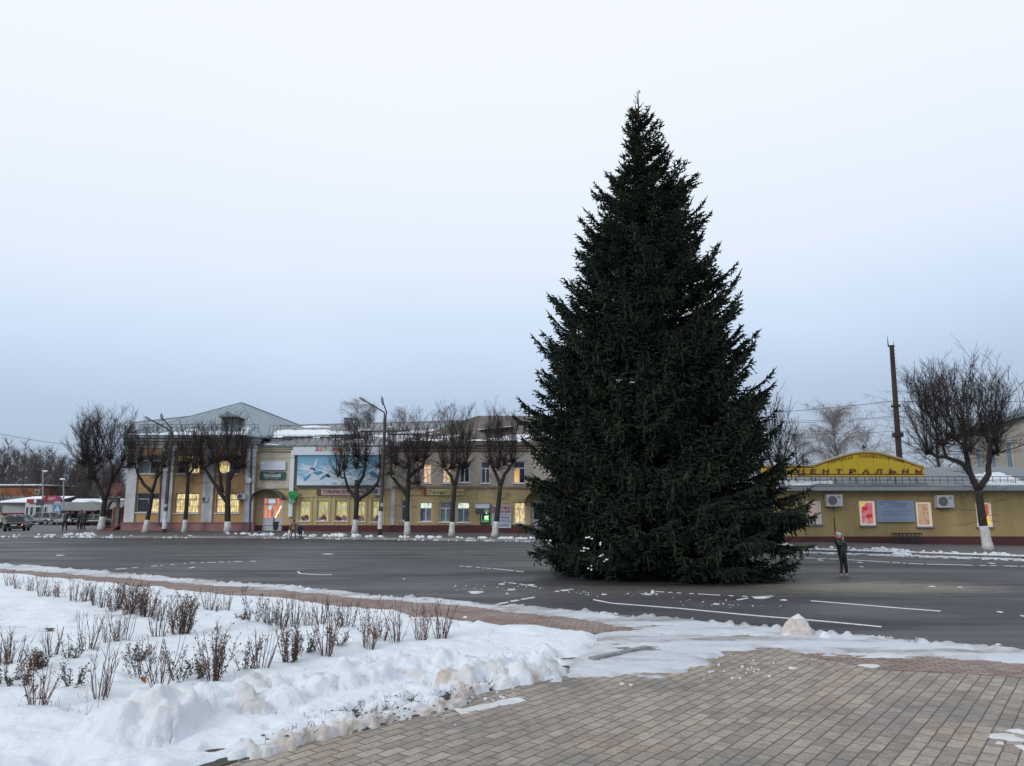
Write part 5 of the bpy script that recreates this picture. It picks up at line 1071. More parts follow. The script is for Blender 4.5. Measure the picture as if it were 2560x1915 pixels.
# ------- air conditioning units
def aircon(px0, py0, px1, py1, Y, label, dep=.42, brand=False):
    a, b_, c_, d = rect(px0, py0, px1, py1, Y - dep)
    s = sgn('air_conditioner', ((a + b_) / 2, Y - dep, c_), label, 'air conditioner', 'outdoor air conditioning units on the facades')
    MB().box(a, b_, Y - dep, Y - .08, c_, d).build('casing', mat('ac_white', (.50, .52, .54), rough=.4, var=.05), s)
    r_ = (d - c_) * .38; cx = a + (b_ - a) * .36; cz = (c_ + d) / 2; f = MB(); p_ = []
    for k_ in range(24): an = 2 * math.pi * k_ / 24; p_.append((cx + r_ * math.cos(an), Y - dep - .012, cz + r_ * math.sin(an)))
    f.prism(p_, (0, .03, 0)); f.build('fan_grille', mat('ac_fan', (.10, .10, .11), rough=.5), s)
    f = MB()
    for q_ in (.35, .6, .85):
        f.tube([(cx + r_ * q_ * math.cos(t_ * .5236), Y - dep - .02, cz + r_ * q_ * math.sin(t_ * .5236)) for t_ in range(13)], .010, 4)
    for t_ in range(8): f.tube([(cx, Y - dep - .02, cz), (cx + r_ * math.cos(t_ * .785), Y - dep - .02, cz + r_ * math.sin(t_ * .785))], .008, 4)
    f.build('guard', mat('ac_guard', (.25, .25, .26)), s)
    if brand: MB().prism([(b_ - .28, Y - dep - .01, d - .22), (b_ - .12, Y - dep - .01, d - .18), (b_ - .16, Y - dep - .01, d - .1), (b_ - .3, Y - dep - .01, d - .12)], (0, .008, 0)).build('emblem', mat('ac_emblem', (.10, .30, .42)), s)
    MB().box(a + .08, a + .12, Y - dep, Y, c_ - .05, c_ - .003).box(b_ - .12, b_ - .08, Y - dep, Y, c_ - .05, c_ - .003).box(a + .08, a + .12, Y - .06, Y, c_ - .003, d - .1).box(b_ - .12, b_ - .08, Y - .06, Y, c_ - .003, d - .1).build('bracket', DARKM, s)
aircon(2067, 1236, 2107, 1266, YU, 'white air conditioner on the store wall between the pale red and pink posters', brand=True)
aircon(2343, 1238, 2385, 1269, YU, 'white air conditioner on the store wall right of the food poster', brand=True)
aircon(932, 1219, 950, 1238, YM, 'air conditioner on the shop wall right of the pink board')
aircon(504, 1242, 519, 1254, YL, 'small air conditioner over a white pilaster between two yellow-lit windows', .3)
aircon(592, 1234, 613, 1248, YL, 'air conditioner at the right pilaster above the grilled window')
aircon(88, 1224, 98, 1236, 126, 'air conditioner at the right end of the orange-brown building')
s = sgn('satellite_dish', (X(621, 1201, YL), YL - .3, 5), 'round satellite dish on the white corner pilaster', 'satellite dish'); p0 = P(621, 1201, YL - .45)
MB().ell(p0, (.27, .06, .27), 16, 6).build('dish', WHITE, s); MB().tube([p0, (p0.x, YL, p0.z - .05)], .02, 5).tube([p0, (p0.x, YL - .8, p0.z - .1)], .012, 5).build('arm', DARKM, s)
# ------- big store sign
Ys = YU + .55; zb_ = Z(1191, Ys); zt_ = Z(1163, Ys); xL, xR = X(1905, 1180, Ys), X(2310, 1180, Ys)
s = sgn('store_sign', ((xL + xR) / 2, Ys, zb_), 'long yellow arched roof sign with brown letters on top of the store')
top = [(xL, zt_)]
for px, py in ((2033, 1163), (2046, 1158), (2070, 1149), (2095, 1141), (2120, 1134), (2145, 1129.5), (2163, 1128), (2185, 1129), (2205, 1132), (2230, 1139), (2255, 1147), (2280, 1156), (2300, 1163), (2310, 1166)): top.append((X(px, py, Ys), Z(py, Ys)))
YEL = mat('sign_yellow', (.58, .42, .03), rough=.45, var=.06, vs=.8)
m_ = MB(); pts = [(x_, Ys, z_) for x_, z_ in top] + [(xR, Ys, zb_), (xL, Ys, zb_)]
for i in range(len(top) - 1): m_.prism([(top[i][0], Ys, zb_), (top[i + 1][0], Ys, zb_), (top[i + 1][0], Ys, top[i + 1][1]), (top[i][0], Ys, top[i][1])], (0, .14, 0))
m_.build('board', YEL, s); BRN = mat('sign_brownline', (.16, .055, .02)); WH = mat('sign_rim', (.48, .42, .30)); m_ = MB(); e_ = MB()
for i in range(len(top) - 1):
    (xa, za), (xb, zb2) = top[i], top[i + 1]; m_.prism([(xa, Ys - .012, za - .16), (xb, Ys - .012, zb2 - .16), (xb, Ys - .012, zb2 - .10), (xa, Ys - .012, za - .10)], (0, .02, 0))
    e_.prism([(xa, Ys - .03, za - .05), (xb, Ys - .03, zb2 - .05), (xb, Ys - .03, zb2 + .03), (xa, Ys - .03, za + .03)], (0, .2, 0))
m_.box(xL, xR, Ys - .012, Ys + .01, zb_ + .10, zb_ + .16).build('brown_line', BRN, s); e_.box(xL, xR, Ys - .03, Ys + .17, zb_ - .06, zb_ + .02).build('rim', WH, s)
m_ = MB()
for px in (2031, 2069, 2107, 2146, 2185, 2223, 2262): xx = X(px, 1175, Ys); zz = np.interp(xx, [q[0] for q in top], [q[1] for q in top]); m_.box(xx - .008, xx + .008, Ys - .004, Ys + .01, zb_, zz)
m_.build('joint', mat('joint_line', (.22, .15, .03)), s)
LT = mat('letter_maroon', (.17, .045, .03), rough=.5)
for ch, px in zip('ЦЕНТРАЛЬНЫ', (2003, 2033, 2064.5, 2098.5, 2131, 2164, 2197, 2231, 2263.5, 2297)):
    xx = X(px, 1178, Ys - .05); w_ = .21 if ch in 'ЕТ' else .235; zz = Z(1184.5, Ys - .05); k0 = .10 if ch == 'Ц' else 0
    MB().text(ch, xx - w_, xx + w_, zz - k0, zz + .30, Ys - .03, .02, .045, shear=.12).build('letter', LT, s)
arc = 'УНИВЕРСАМ  САМООБСЛУЖИВАНИЯ'; m_ = MB(); A0, A1 = (2071, 1161), (2255, 1155)
for i, ch in enumerate(arc):
    if ch == ' ':
        if m_.v: m_.build('small_lettering', mat('letter_brown3', (.13, .06, .02)), s); m_ = MB()
        continue
    f_ = i / (len(arc) - 1); px = 2072 + (2256 - 2072) * f_; py = np.interp(px, [2072, 2095, 2130, 2150, 2165, 2185, 2200, 2230, 2256], [1157.5, 1150, 1143.5, 1141, 1140.5, 1141, 1142, 1147, 1153.5])
    py2 = np.interp(px + 3, [2072, 2095, 2130, 2150, 2165, 2185, 2200, 2230, 2256], [1157.5, 1150, 1143.5, 1141, 1140.5, 1141, 1142, 1147, 1153.5]); an = math.atan2(py - py2, 3)
    V, F = text_geo(ch, .03, .1); xs_ = [v[0] for v in V]; ys_ = [v[1] for v in V]; cx = (min(xs_) + max(xs_)) / 2; kx = .148 / (max(xs_) - min(xs_)); kz = .20 / (max(ys_) - min(ys_)); ox, oz = X(px, py, Ys), Z(py, Ys)
    m_.add([(ox + (v[0] - cx) * kx * math.cos(an) - ((v[1] - min(ys_)) * kz - .085) * math.sin(an), Ys - .03, oz + (v[0] - cx) * kx * math.sin(an) + ((v[1] - min(ys_)) * kz - .085) * math.cos(an)) for v in V], F)
m_.build('small_lettering', mat('letter_brown3', (.13, .06, .02)), s)
for px in (1940, 1990, 2040, 2090, 2140, 2190, 2240, 2290):
    m_ = MB(); xx = X(px, 1180, Ys); m_.tube([(xx, Ys + .1, 3.4), (xx, Ys + .1, zb_ + .5)], .03, 4).tube([(xx, Ys + 1.3, 3.8), (xx, Ys + .12, zb_ + .5)], .025, 4); m_.build('strut', DARKM, s)
# information board
Yi = YU - .1; a, b_, c_, d = rect(2192, 1251, 2286, 1305, Yi)
s = sgn('information_board', ((a + b_) / 2, Yi, c_), 'pale blue information board with fine print between two poster windows', 'board')
MB().box(a, b_, Yi - .04, Yi + .1, c_, d).build('board', mat('board_blue', (.26, .34, .46), rough=.6, var=.04), s); TB = mat('board_print', (.06, .10, .20)); H_ = d - c_; W_ = b_ - a
MB().text('Правление', a + .24 * W_, a + .54 * W_, d - .09 * H_, d - .03 * H_, Yi - .042, .005, .015).text('кооперативной', a + .32 * W_, a + .80 * W_, d - .19 * H_, d - .12 * H_, Yi - .042, .005, .012).text('организации', a + .38 * W_, a + .78 * W_, d - .28 * H_, d - .22 * H_, Yi - .042, .005, .012).text('Уважаемые покупатели, к вашим услугам', a + .18 * W_, a + .75 * W_, d - .37 * H_, d - .32 * H_, Yi - .042, .005, 0).text('продукты питания, хлеб, кондитерские изделия, молоко', a + .12 * W_, a + .92 * W_, d - .50 * H_, d - .46 * H_, Yi - .042, .005, 0).text('мясные и рыбные товары, овощи и фрукты', a + .12 * W_, a + .82 * W_, d - .56 * H_, d - .52 * H_, Yi - .042, .005, 0).text('хозяйственные товары, посуда', a + .12 * W_, a + .66 * W_, d - .62 * H_, d - .585 * H_, Yi - .042, .005, 0).text('принимаем заказы на праздничные столы и торты', a + .12 * W_, a + .94 * W_, d - .68 * H_, d - .645 * H_, Yi - .042, .005, 0).text('доставка по городу и району ежедневно', a + .12 * W_, a + .80 * W_, d - .75 * H_, d - .71 * H_, Yi - .042, .005, 0).text('Телефон для справок в правлении', a + .15 * W_, a + .85 * W_, d - .93 * H_, d - .88 * H_, Yi - .042, .005, 0).build('print', TB, s)
m_ = MB(); ex, ez = a + .125 * W_, d - .12 * H_
m_.prism([(ex - .14, Yi - .045, ez - .02), (ex, Yi - .045, ez + .09), (ex + .14, Yi - .045, ez - .02), (ex + .12, Yi - .045, ez - .05), (ex, Yi - .045, ez + .055), (ex - .12, Yi - .045, ez - .05)], (0, .01, 0)).box(ex - .15, ex + .15, Yi - .045, Yi - .035, ez - .10, ez - .085).build('emblem', TB, s)
# rust-brown stain and cable running down the store wall under the left unit
a9 = X(2086, 1310, YU); MB().tube([(a9, YU - .03, Z(1268, YU)), (a9 + .02, YU - .03, Z(1300, YU)), (a9, YU - .03, Z(1338, YU))], .012, 5).box(a9 - .04, a9 + .05, YU - .006, YU + .02, Z(1336, YU), Z(1296, YU)).build('cable', mat('rust_stain', (.17, .085, .03), var=.4, vs=5), Ub)
# bicycle rack
Yr = YU - .7; a, b_, c_, d = rect(2236, 1333, 2300, 1356, Yr); zg = swz((a + b_) / 2, Yr)
s = sgn('bicycle_rack', ((a + b_) / 2, Yr, zg), 'low black metal rack standing at the foot of the store wall', 'rack'); f = MB()
for yy in (Yr - .25, Yr + .25): f.tube([(a, yy, d - .02), (b_, yy, d - .02)], .034, 5)
for xx in (a, b_): f.tube([(xx, Yr - .25, d), (xx, Yr + .25, d)], .022, 5)
f.build('frame', DARKM, s); f = MB()
for fx_ in (0, .1, .30, .40, .60, .70, .9, 1):
    f = MB(); xx = a + (b_ - a) * fx_; f.tube([(xx, Yr - .25, d), (xx, Yr - .25, zg + .03), (xx, Yr + .25, zg + .03), (xx, Yr + .25, d)], .028, 5); f.build('upright', DARKM, s)
# litter bin at the glazed door
p0 = P(689, 1318, YM - .9); zg = swz(p0.x, YM - .9); s = sgn('litter_bin', (p0.x, YM - .9, zg), 'black tapered litter bin in front of the grey glazed door', 'bin')
m_ = MB().add([(p0.x + sx * w_, YM - .9 + sy * w_, zg + z_) for z_, w_ in ((.12, .15), (.78, .20)) for sx, sy in ((-1, -1), (1, -1), (1, 1), (-1, 1))], [(0, 3, 2, 1), (0, 1, 5, 4), (1, 2, 6, 5), (2, 3, 7, 6), (3, 0, 4, 7)]); m_.build('bucket', mat('bin_black', (.02, .02, .022), rough=.5), s); MB().box(p0.x - .21, p0.x + .21, YM - 1.11, YM - .69, zg + .78, zg + .83).build('rim', DARKM, s); MB().box(p0.x - .03, p0.x + .03, YM - .93, YM - .87, zg, zg + .12).build('foot', DARKM, s)
# ------- roadside signs on the left
g0 = GS(141, 1320); Yk = g0.y
s = sgn('crossing_sign', (g0.x, Yk, g0.z), 'blue square pedestrian crossing sign on a thin grey post'); MB().tube([g0, (g0.x + .02, Yk, P(141, 1254, Yk).z)], .035, 6).build('post', METG, s)
a, b_, c_, d = rect(135, 1263, 152, 1279, Yk - .06); MB().box(a, b_, Yk - .08, Yk - .05, c_, d).build('plate', mat('sign_blue', (.03, .20, .42), rough=.4), s)
cx = (a + b_) / 2; hh = d - c_; MB().prism([(a + .1, Yk - .085, c_ + .09), (b_ - .1, Yk - .085, c_ + .09), (cx, Yk - .085, d - .05)], (0, .004, 0)).build('white_triangle', mat('sign_white', (.7, .75, .8)), s)
m_ = MB(); m_.ell((cx, Yk - .09, c_ + hh * .66), (.035, .006, .035), 8, 5).prism([(cx - .04, Yk - .092, c_ + hh * .60), (cx + .05, Yk - .092, c_ + hh * .60), (cx + .03, Yk - .092, c_ + hh * .38), (cx + .12, Yk - .092, c_ + .12), (cx + .07, Yk - .092, c_ + .12), (cx, Yk - .092, c_ + hh * .34), (cx - .10, Yk - .092, c_ + .12), (cx - .15, Yk - .092, c_ + .12), (cx - .04, Yk - .092, c_ + hh * .4)], (0, .004, 0)).build('walking_figure', mat('sign_navy', (.01, .03, .10)), s)
a, b_, c_, d = rect(137, 1253, 151, 1261, Yk - .06); MB().box(a, b_, Yk - .08, Yk - .05, c_, d).build('upper_plate', mat('plate_grey', (.35, .36, .38)), s)
g0 = GS(94, 1327); Yk = g0.y; s = sgn('back_facing_sign', (g0.x, Yk, g0.z), 'dark back-facing sign plates on a thin post by the kiosk'); MB().tube([g0, (g0.x + .1, Yk, P(101, 1246, Yk).z)], .03, 6).build('post', METG, s)
a, b_, c_, d = rect(91, 1248, 109, 1264, Yk - .05); MB().box(a, (a + b_) / 2 - .03, Yk - .06, Yk - .04, c_, d).box((a + b_) / 2 + .03, b_, Yk - .06, Yk - .04, c_, d).build('plate', mat('plate_dark', (.05, .06, .08)), s); MB().box(a - .2, a + .02, Yk - .09, Yk - .065, d - .3, d + .05).build('white_plate', mat('plate_white', (.6, .63, .68)), s)

# ================================================================== LAMP POSTS, MAST, WIRES
def lamp_post(px, py, pxt, pyt, arms, label, painted, boxes=()):
    g = GS(px, py); Y = g.y; top = P(pxt, pyt, Y); s = empty('street_lamp', g, label, 'street lamp', 'double-arm street lamps along the far pavement')
    CONC = mat('pole_concrete', (.085, .078, .075), rough=.9, var=.25, vs=3)
    zp_ = P(px, painted[1], Y).z; zq = P(px, painted[0], Y).z; ax_ = lambda z_: g.x + (top.x - g.x) * (z_ - g.z) / (top.z - g.z)
    MB().tube([(ax_(zp_), Y, zp_), (top.x, Y, top.z)], [.165, .12], 10).build('pole', CONC, s)
    MB().tube([(ax_(zq), Y, zq), (ax_(zp_), Y, zp_)], [.185, .17], 10).build('white_band', mat('pole_white', (.55, .57, .62), var=.2, vs=3), s)
    MB().tube([(g.x, Y, g.z - .05), (ax_(zq), Y, zq)], [.20, .19], 10).build('black_foot', mat('pole_black', (.02, .02, .025)), s)
    for (ex, ey, lx, ly) in arms:
        e = P(ex, ey, Y); l = P(lx, ly, Y - 1.2); am_ = MB().tube([top - Vector((0, 0, .3)), Vector((e.x, Y - .05, e.z)), l], [.06, .055, .045], 6).build('arm', DARKM, s)
        d_ = (l - Vector((e.x, Y, e.z))).normalized(); c2 = l + d_ * .22; h = MB(); h.ell((0, 0, 0), (.38, .15, .11), 12, 6)
        an = math.atan2(d_.z, d_.x); h.v = [(c2.x + v[0] * math.cos(an) - v[2] * math.sin(an), c2.y + v[1], c2.z + v[0] * math.sin(an) + v[2] * math.cos(an)) for v in h.v]; h.build('lamp_head', mat('lamp_head_grey', (.16, .17, .19), rough=.4), s)
    for (bx, by, w_, hh, mm) in boxes:
        b0 = P(bx, by, Y - .25); MB().box(b0.x - w_, b0.x + w_, Y - .36, Y - .17, b0.z - hh, b0.z + hh).build('switch_box', mat('box_grey', (.34, .36, .38), rough=.6), s)
    return s
lamp_post(410, 1331, 430, 1079, [(420, 1072, 376, 1049.5), (428, 1070, 408, 1047)], 'street lamp with two arms in front of the orange building', (1322, 1278), [(415, 1172, .2, .22, 0), (414, 1264, .12, .13, 0)])
lamp_post(949, 1338, 963, 1037, [(961, 1031, 913, 1002), (967, 1031, 957.5, 1006)], 'taller street lamp with two arms at the right end of the blue billboard', (1322, 1278), [(955, 1262, .1, .14, 0)])
for px, py, pt_, lab, hl in ((160, 1300, 1198, 'thin pale street lamp with a snowy head behind the market canopy', 4), (108, 1300, 1178, 'distant thin street lamp in front of the wood above the kiosk', -5)):
    Y = 108; g = P(px, py, Y); g.z = .1; tp = P(px - 1, pt_ + 3, Y); s = empty('street_lamp', g, lab, 'street lamp'); MB().tube([g, tp], [.13, .08], 8).build('pole', mat('pole_pale', (.28, .28, .29), var=.2), s)
    h = P(px - hl, pt_, Y - .5); MB().tube([tp, h], .04, 5).build('arm', METG, s); MB().ell(h, (.4, .2, .13), 10, 6).build('lamp_head', SILL, s)
# dark steel mast on the right
Ym = 78; b0, t0_ = P(2250, 1165, Ym), P(2229, 864, Ym); g = Vector((b0.x + .9, Ym, .2)); s = empty('mast', g, 'tall dark rusty steel mast rising behind the yellow store sign', 'mast')
RST = mat('rust_dark', (.040, .027, .025), rough=.9, var=.4, vs=2)
bs = b0 + (b0 - t0_) * .16; MB().tube([g, bs, t0_], [.30, .30, .22], 12).build('shaft', RST, s)
m_ = MB()
for k_ in range(34): p_ = bs.lerp(t0_, .12 + .87 * k_ / 33); m_.tube([p_, p_ + Vector((.44, 0, 0))], .018, 4)
m_.build('climbing_rungs', RST, s)
for py, w_, hh in ((1087, .42, .24), (1015, .33, .12)): p_ = P(np.interp(py, [864, 1137], [2229, 2248]), py, Ym); MB().box(p_.x - w_, p_.x + w_, Ym - .35, Ym + .35, p_.z - hh, p_.z + hh).build('collar', RST, s)
MB().tube([t0_ - Vector((0, 0, .1)), t0_ + Vector((0, 0, .02))], .27, 12).tube([t0_ + Vector((-.33, 0, -.15)), t0_ + Vector((-.36, 0, .35)), t0_ + Vector((-.36, 0, 1.1))], [.07, .05, .012], 6).tube([t0_ + Vector((.22, 0, 0)), t0_ + Vector((.22, 0, .5))], .02, 5).build('cap', RST, s)
WR = mat('cable', (.05, .05, .055))
def wire(pts, label, r=.018, sag=.4):
    p_ = []
    for a, c in zip(pts[:-1], pts[1:]):
        for k_ in range(9): f_ = k_ / 8; q = a.lerp(c, f_); q.z -= sag * 4 * f_ * (1 - f_); p_.append(q)
    o = MB().tube(p_, r, 4).build('overhead_wire', WR); tag(o, label, 'wire')
wire([P(1500, 1045, 60), P(2230, 1003, 78), P(2900, 985, 90)], 'topmost overhead wire running left from the steel mast', .022)
wire([P(1600, 1046, 62), P(2236, 1040, 78), P(2900, 1040, 90)], 'upper of the two middle wires crossing the mast')
wire([P(1600, 1052, 62), P(2236, 1043, 78), P(2900, 1045, 90)], 'lower of the two middle wires crossing the mast')
wire([P(1600, 1070, 62), P(2240, 1078, 78), P(2900, 1088, 90)], 'lowest overhead wire crossing the mast just above its wide collar')
wire([P(2236, 1030, 78), P(2160, 1175, 70)], 'slanting guy wire left of the mast', .014, .1); wire([P(2237, 1030, 78), P(2222, 1150, 74)], 'steeper guy wire close to the left side of the mast', .012, .05)
wire([P(-250, 1078, 90), P(0, 1085, 90), P(260, 1120, 95)], 'thin overhead wire in the sky above the wood at the left', .02, .2)
wire([P(430, 1092, 63.5), P(560, 1130, 65), P(742, 1143, YM - .4)], 'thin cable between the left street lamp and the billboard', .012, .3)
for px, py, pt_, w_, lab in ((2008, 1170, 1136, .07, 'dark stub post behind the left end of the yellow sign'), (2018, 1166, 1152, .03, 'small pole lamp on top of the left part of the yellow sign'), (2160, 1130, 1116, .03, 'small pole lamp on top of the crest of the yellow sign')):
    Y = Ys + .3 if w_ < .05 else YU + 4; a, c = P(px, py, Y), P(px - 1, pt_, Y); a.z = 4.2 if w_ > .05 else a.z - .05; s = empty('small_pole', a, lab, 'pole'); MB().tube([a, c], w_ * 1.2 if w_ > .05 else .02, 6).build('pole', DARKM, s)
    if w_ < .05: MB().box(c.x - .09, c.x + .09, Y - .06, Y + .06, c.z - .12, c.z + .02).ell((c.x, Y, c.z + .08), (.05, .05, .06), 8, 5).build('lamp', DARKM, s)
# ================================================================== TREES
BARK = mat('linden_bark', (.030, .026, .025), rough=.95, var=.3, vs=4, bump=.5, bs=15)
TWIG = mat('twigs', (.038, .029, .028), rough=.95, var=.25, vs=1.5)
LIME = mat('whitewash', (.50, .50, .50), rough=.95, var=.22, vs=5, bump=.4, bs=12)
def pollard(base, trunk, limbs, knobs, top, half, label, seed, wash=1.15, dens=1.0, r0=.20, flat=False, group='pollarded trees with whitewashed trunks along the far pavement', kd=1.0):
    rr = random.Random(seed); g = GS(*base) if wash else P(*base, 60); Y = g.y
    T = empty('pollarded_tree', g, label, 'tree', group)
    def W_(p, dy=0): q = P(p[0], p[1], Y); return Vector((q.x, Y + dy, q.z))
    tp = [g] + [W_(p) for p in trunk]; k = len(tp)
    # whitewashed foot is a part of its own
    L = 0; wz = g.z + (wash or 0); pts = []; 
    for a, c in zip(tp[:-1], tp[1:]):
        n = 6
        for i in range(n): pts.append(a.lerp(c, i / n))
    pts.append(tp[-1]); rad = [r0 * (1.25 if i == 0 else 1.08 if i == 1 else 1 - .28 * i / len(pts)) for i in range(len(pts))]
    wp = [p for p in pts if p.z <= wz + .15] if wash else []
    if wash:
        j = max(2, len(wp)); f = (wz - pts[j - 2].z) / max(1e-3, (pts[j - 1].z - pts[j - 2].z)); f = min(1, max(.1, f)); e = pts[j - 2].lerp(pts[j - 1], f)
        MB().tube(pts[:j - 1] + [e], [r + .012 for r in rad[:j - 1]] + [rad[j - 1] + .012], 12).build('whitewashed_foot', LIME, T, smooth=True)
    tb = MB().tube(pts, rad, 12)
    lw = []
    for li in limbs:
        p_ = [W_(q, (rr.random() - .5) * .5 * (i > 0) ) for i, q in enumerate(li)]
        q_ = []
        for a, c in zip(p_[:-1], p_[1:]):
            for i in range(3): q_.append(a.lerp(c, i / 3) + Vector(((rr.random() - .5), (rr.random() - .5), (rr.random() - .5))) * .07 * (i > 0))
        q_.append(p_[-1]); n = len(q_); tb.tube(q_, [r0 * (.72 - .28 * i / (n - 1)) for i in range(n)], 8); lw.append(q_)
    tb.build('trunk', BARK, T, smooth=True)
    S_ = Segs(); kn = [W_(p, (rr.random() - .5) * 1.6) for p in knobs]; src = []
    ends = [q[-1] for q in lw] + [tp[-1]]
    for kp_ in kn:
        # short boughs to the knob
        e = min(ends, key=lambda v: (v - kp_).length); 
        a = e; mid = a.lerp(kp_, .5) + Vector((0, 0, -.12)); S_.seg(a, mid, r0 * .45, r0 * .36); S_.seg(mid, kp_, r0 * .36, r0 * .34)
        for i in range(7): d = Vector((rr.gauss(0, .10), rr.gauss(0, .10), rr.gauss(0, .08))); S_.seg(kp_ - d, kp_ + d * 1.2, .09, .06)
        src.append(kp_)
    ztop = P(base[0], top, Y).z + .35; hx = half * Y / FPX * 1.2; ccx = sum(q.x for q in kn) / len(kn); ccz = min(q.z for q in kn) - .2
    def twig(p, d, L, r, lev):
        n = 3; q = p.copy(); d = d.normalized()
        for i in range(n):
            d2 = (d + Vector((rr.gauss(0, .10), rr.gauss(0, .10), .14 if lev == 0 else .05))).normalized(); q2 = q + d2 * (L / n); S_.seg(q, q2, r * (1 - i / (n + .6)), r * (1 - (i + 1) / (n + .6)))
            if lev < 2:
                m = int((4.6 if lev == 0 else 1.2) * dens * min(1.4, L / (1.6 if lev == 0 else .6)) * (1.2 if i else .5) + rr.random() * .6)
                for _ in range(m):
                    b_ = q.lerp(q2, rr.random()); ph = rr.random() * 6.28; sp_ = .45 + .5 * rr.random(); dd = (d2 + Vector((math.cos(ph) * sp_, math.sin(ph) * sp_, .1))).normalized()
                    twig(b_, dd, L * (.09 + .15 * rr.random()) if lev == 0 else L * (.35 + .3 * rr.random()), r * .48, lev + 1)
            q = q2; d = d2
    nk = max(1, len(src))
    for kp_ in src:
        n = int(12 * dens * kd * (6 / nk) ** .4)
        for i in range(n):      # long rods radiating up and out to a rounded crown outline
            ph = rr.random() * 6.28; th = abs(rr.gauss(0, .52 if not flat else .40)); th = min(th, 1.45); d = Vector((math.cos(ph) * math.sin(th), math.sin(ph) * math.sin(th), math.cos(th)))
            if (kp_.x - ccx) * d.x < 0 and abs(kp_.x - ccx) > .3 * hx: d.x *= -.8
            o_ = Vector(((kp_.x - ccx) / hx, (kp_.y - g.y) / hx, (kp_.z - ccz) / (ztop - ccz))); e_ = Vector((d.x / hx, d.y / hx, d.z / (ztop - ccz))); A_ = e_.dot(e_); B2 = o_.dot(e_); D_ = B2 * B2 - A_ * (o_.dot(o_) - 1)
            L = (-B2 + math.sqrt(D_)) / A_ if D_ > 0 else .8
            L = max(.5, L) * (.68 + .36 * rr.random())
            twig(kp_ + Vector((rr.gauss(0, .12), rr.gauss(0, .12), rr.gauss(0, .08))), d, min(L, 5.2), .029, 0)
        for i in range(int(34 * dens * kd)):      # knot
            ph = rr.random() * 6.28; d = Vector((math.cos(ph), math.sin(ph), rr.gauss(.2, .7))).normalized(); p_ = kp_ + Vector((rr.gauss(0, .16), rr.gauss(0, .16), rr.gauss(0, .18))); S_.seg(p_, p_ + d * (.18 + .3 * rr.random()), .013, .007)
        for i in range(int(30 * dens * kd)):      # short brush round the knob, sideways and drooping
            ph = rr.random() * 6.28; d = Vector((math.cos(ph), math.sin(ph), rr.gauss(.15, .55))); twig(kp_, d, .5 + 1.35 * rr.random(), .013, 1)
    for q_ in lw + [pts[len(pts) // 2:]]:      # water shoots along the limbs
        for p in q_:
            for i in range(int(2.6 * dens)):
                ph = rr.random() * 6.28; d = Vector((math.cos(ph), math.sin(ph), rr.gauss(.3, .5))); twig(p, d, .5 + .9 * rr.random(), .012, 1)
    S_.build('crown', TWIG, T, 3, minr=.0042)
    return T
pollard((252, 1326), [(262, 1252)], [[(262, 1252), (247, 1222), (232, 1185), (222, 1165)], [(262, 1252), (277, 1205), (282, 1165)], [(277, 1205), (300, 1165)]], [(205, 1160), (225, 1150), (250, 1150), (275, 1145), (300, 1150), (322, 1165), (228, 1195)], 1018, 92, 'widest bare pollarded tree at the left, standing free beside the porch', 1, dens=1.25, r0=.26)
pollard((362, 1331), [(375, 1268), (380, 1230)], [[(380, 1230), (354, 1208), (346, 1180), (340, 1160)], [(380, 1230), (390, 1195), (388, 1160)], [(390, 1195), (408, 1172)]], [(335, 1158), (346, 1150), (385, 1152), (402, 1150), (415, 1165)], 1052, 55, 'bare forked tree in front of the first bay of the orange building', 2, dens=.9, flat=True)
pollard((460, 1331), [(466, 1268), (469, 1215), (470, 1190)], [[(470, 1190), (462, 1160)], [(470, 1190), (484, 1165)]], [(452, 1160), (468, 1152), (484, 1158), (496, 1168)], 1052, 52, 'slim bare tree in front of the second bay of the orange building', 3, dens=.95, r0=.18, flat=True)
pollard((569, 1331), [(569, 1250), (572, 1180)], [[(567, 1255), (548, 1225), (528, 1195), (514, 1170)], [(572, 1200), (588, 1170)], [(556, 1232), (550, 1180)]], [(505, 1160), (522, 1152), (548, 1152), (570, 1146), (590, 1150), (606, 1165)], 1048, 82, 'broad bare pollarded tree in front of the third bay of the orange building', 4, dens=1.05, r0=.26, flat=True)
pollard((886, 1335), [(892, 1260), (892, 1200)], [[(893, 1250), (870, 1222), (862, 1195)], [(894, 1252), (925, 1228), (946, 1205), (952, 1175)], [(892, 1215), (908, 1190), (916, 1165)]], [(842, 1185), (862, 1172), (892, 1165), (914, 1150), (948, 1165), (895, 1140)], 1050, 78, 'many-limbed bare tree in front of the blue billboard', 5, dens=1.05, r0=.22)
pollard((1018, 1338), [(1018, 1270), (1021, 1205)], [[(1018, 1238), (995, 1212), (982, 1195)], [(1022, 1195), (1040, 1175), (1056, 1168), (1062, 1150)], [(1021, 1205), (1022, 1170)]], [(980, 1185), (992, 1160), (1020, 1165), (1040, 1150), (1064, 1145), (1044, 1208)], 1028, 72, 'bare tree with a raised right-hand limb, first one right of the taller street lamp', 6, dens=1.0, r0=.23)
pollard((1129, 1340), [(1132, 1270), (1137, 1215)], [[(1137, 1215), (1128, 1190), (1112, 1172)], [(1137, 1215), (1145, 1180), (1148, 1160)]], [(1110, 1165), (1130, 1168), (1146, 1155), (1160, 1170)], 1012, 58, 'narrow bare tree in front of the pale yellow board', 7, dens=1.0, r0=.21)
pollard((1236, 1342), [(1244, 1280), (1251, 1215)], [[(1251, 1215), (1240, 1185), (1228, 1160)], [(1251, 1215), (1262, 1185), (1280, 1160)]], [(1226, 1155), (1245, 1168), (1262, 1160), (1282, 1152)], 1010, 62, 'leaning bare tree in front of the white wall notice, nearest the spruce on its left', 8, dens=1.05, r0=.22)
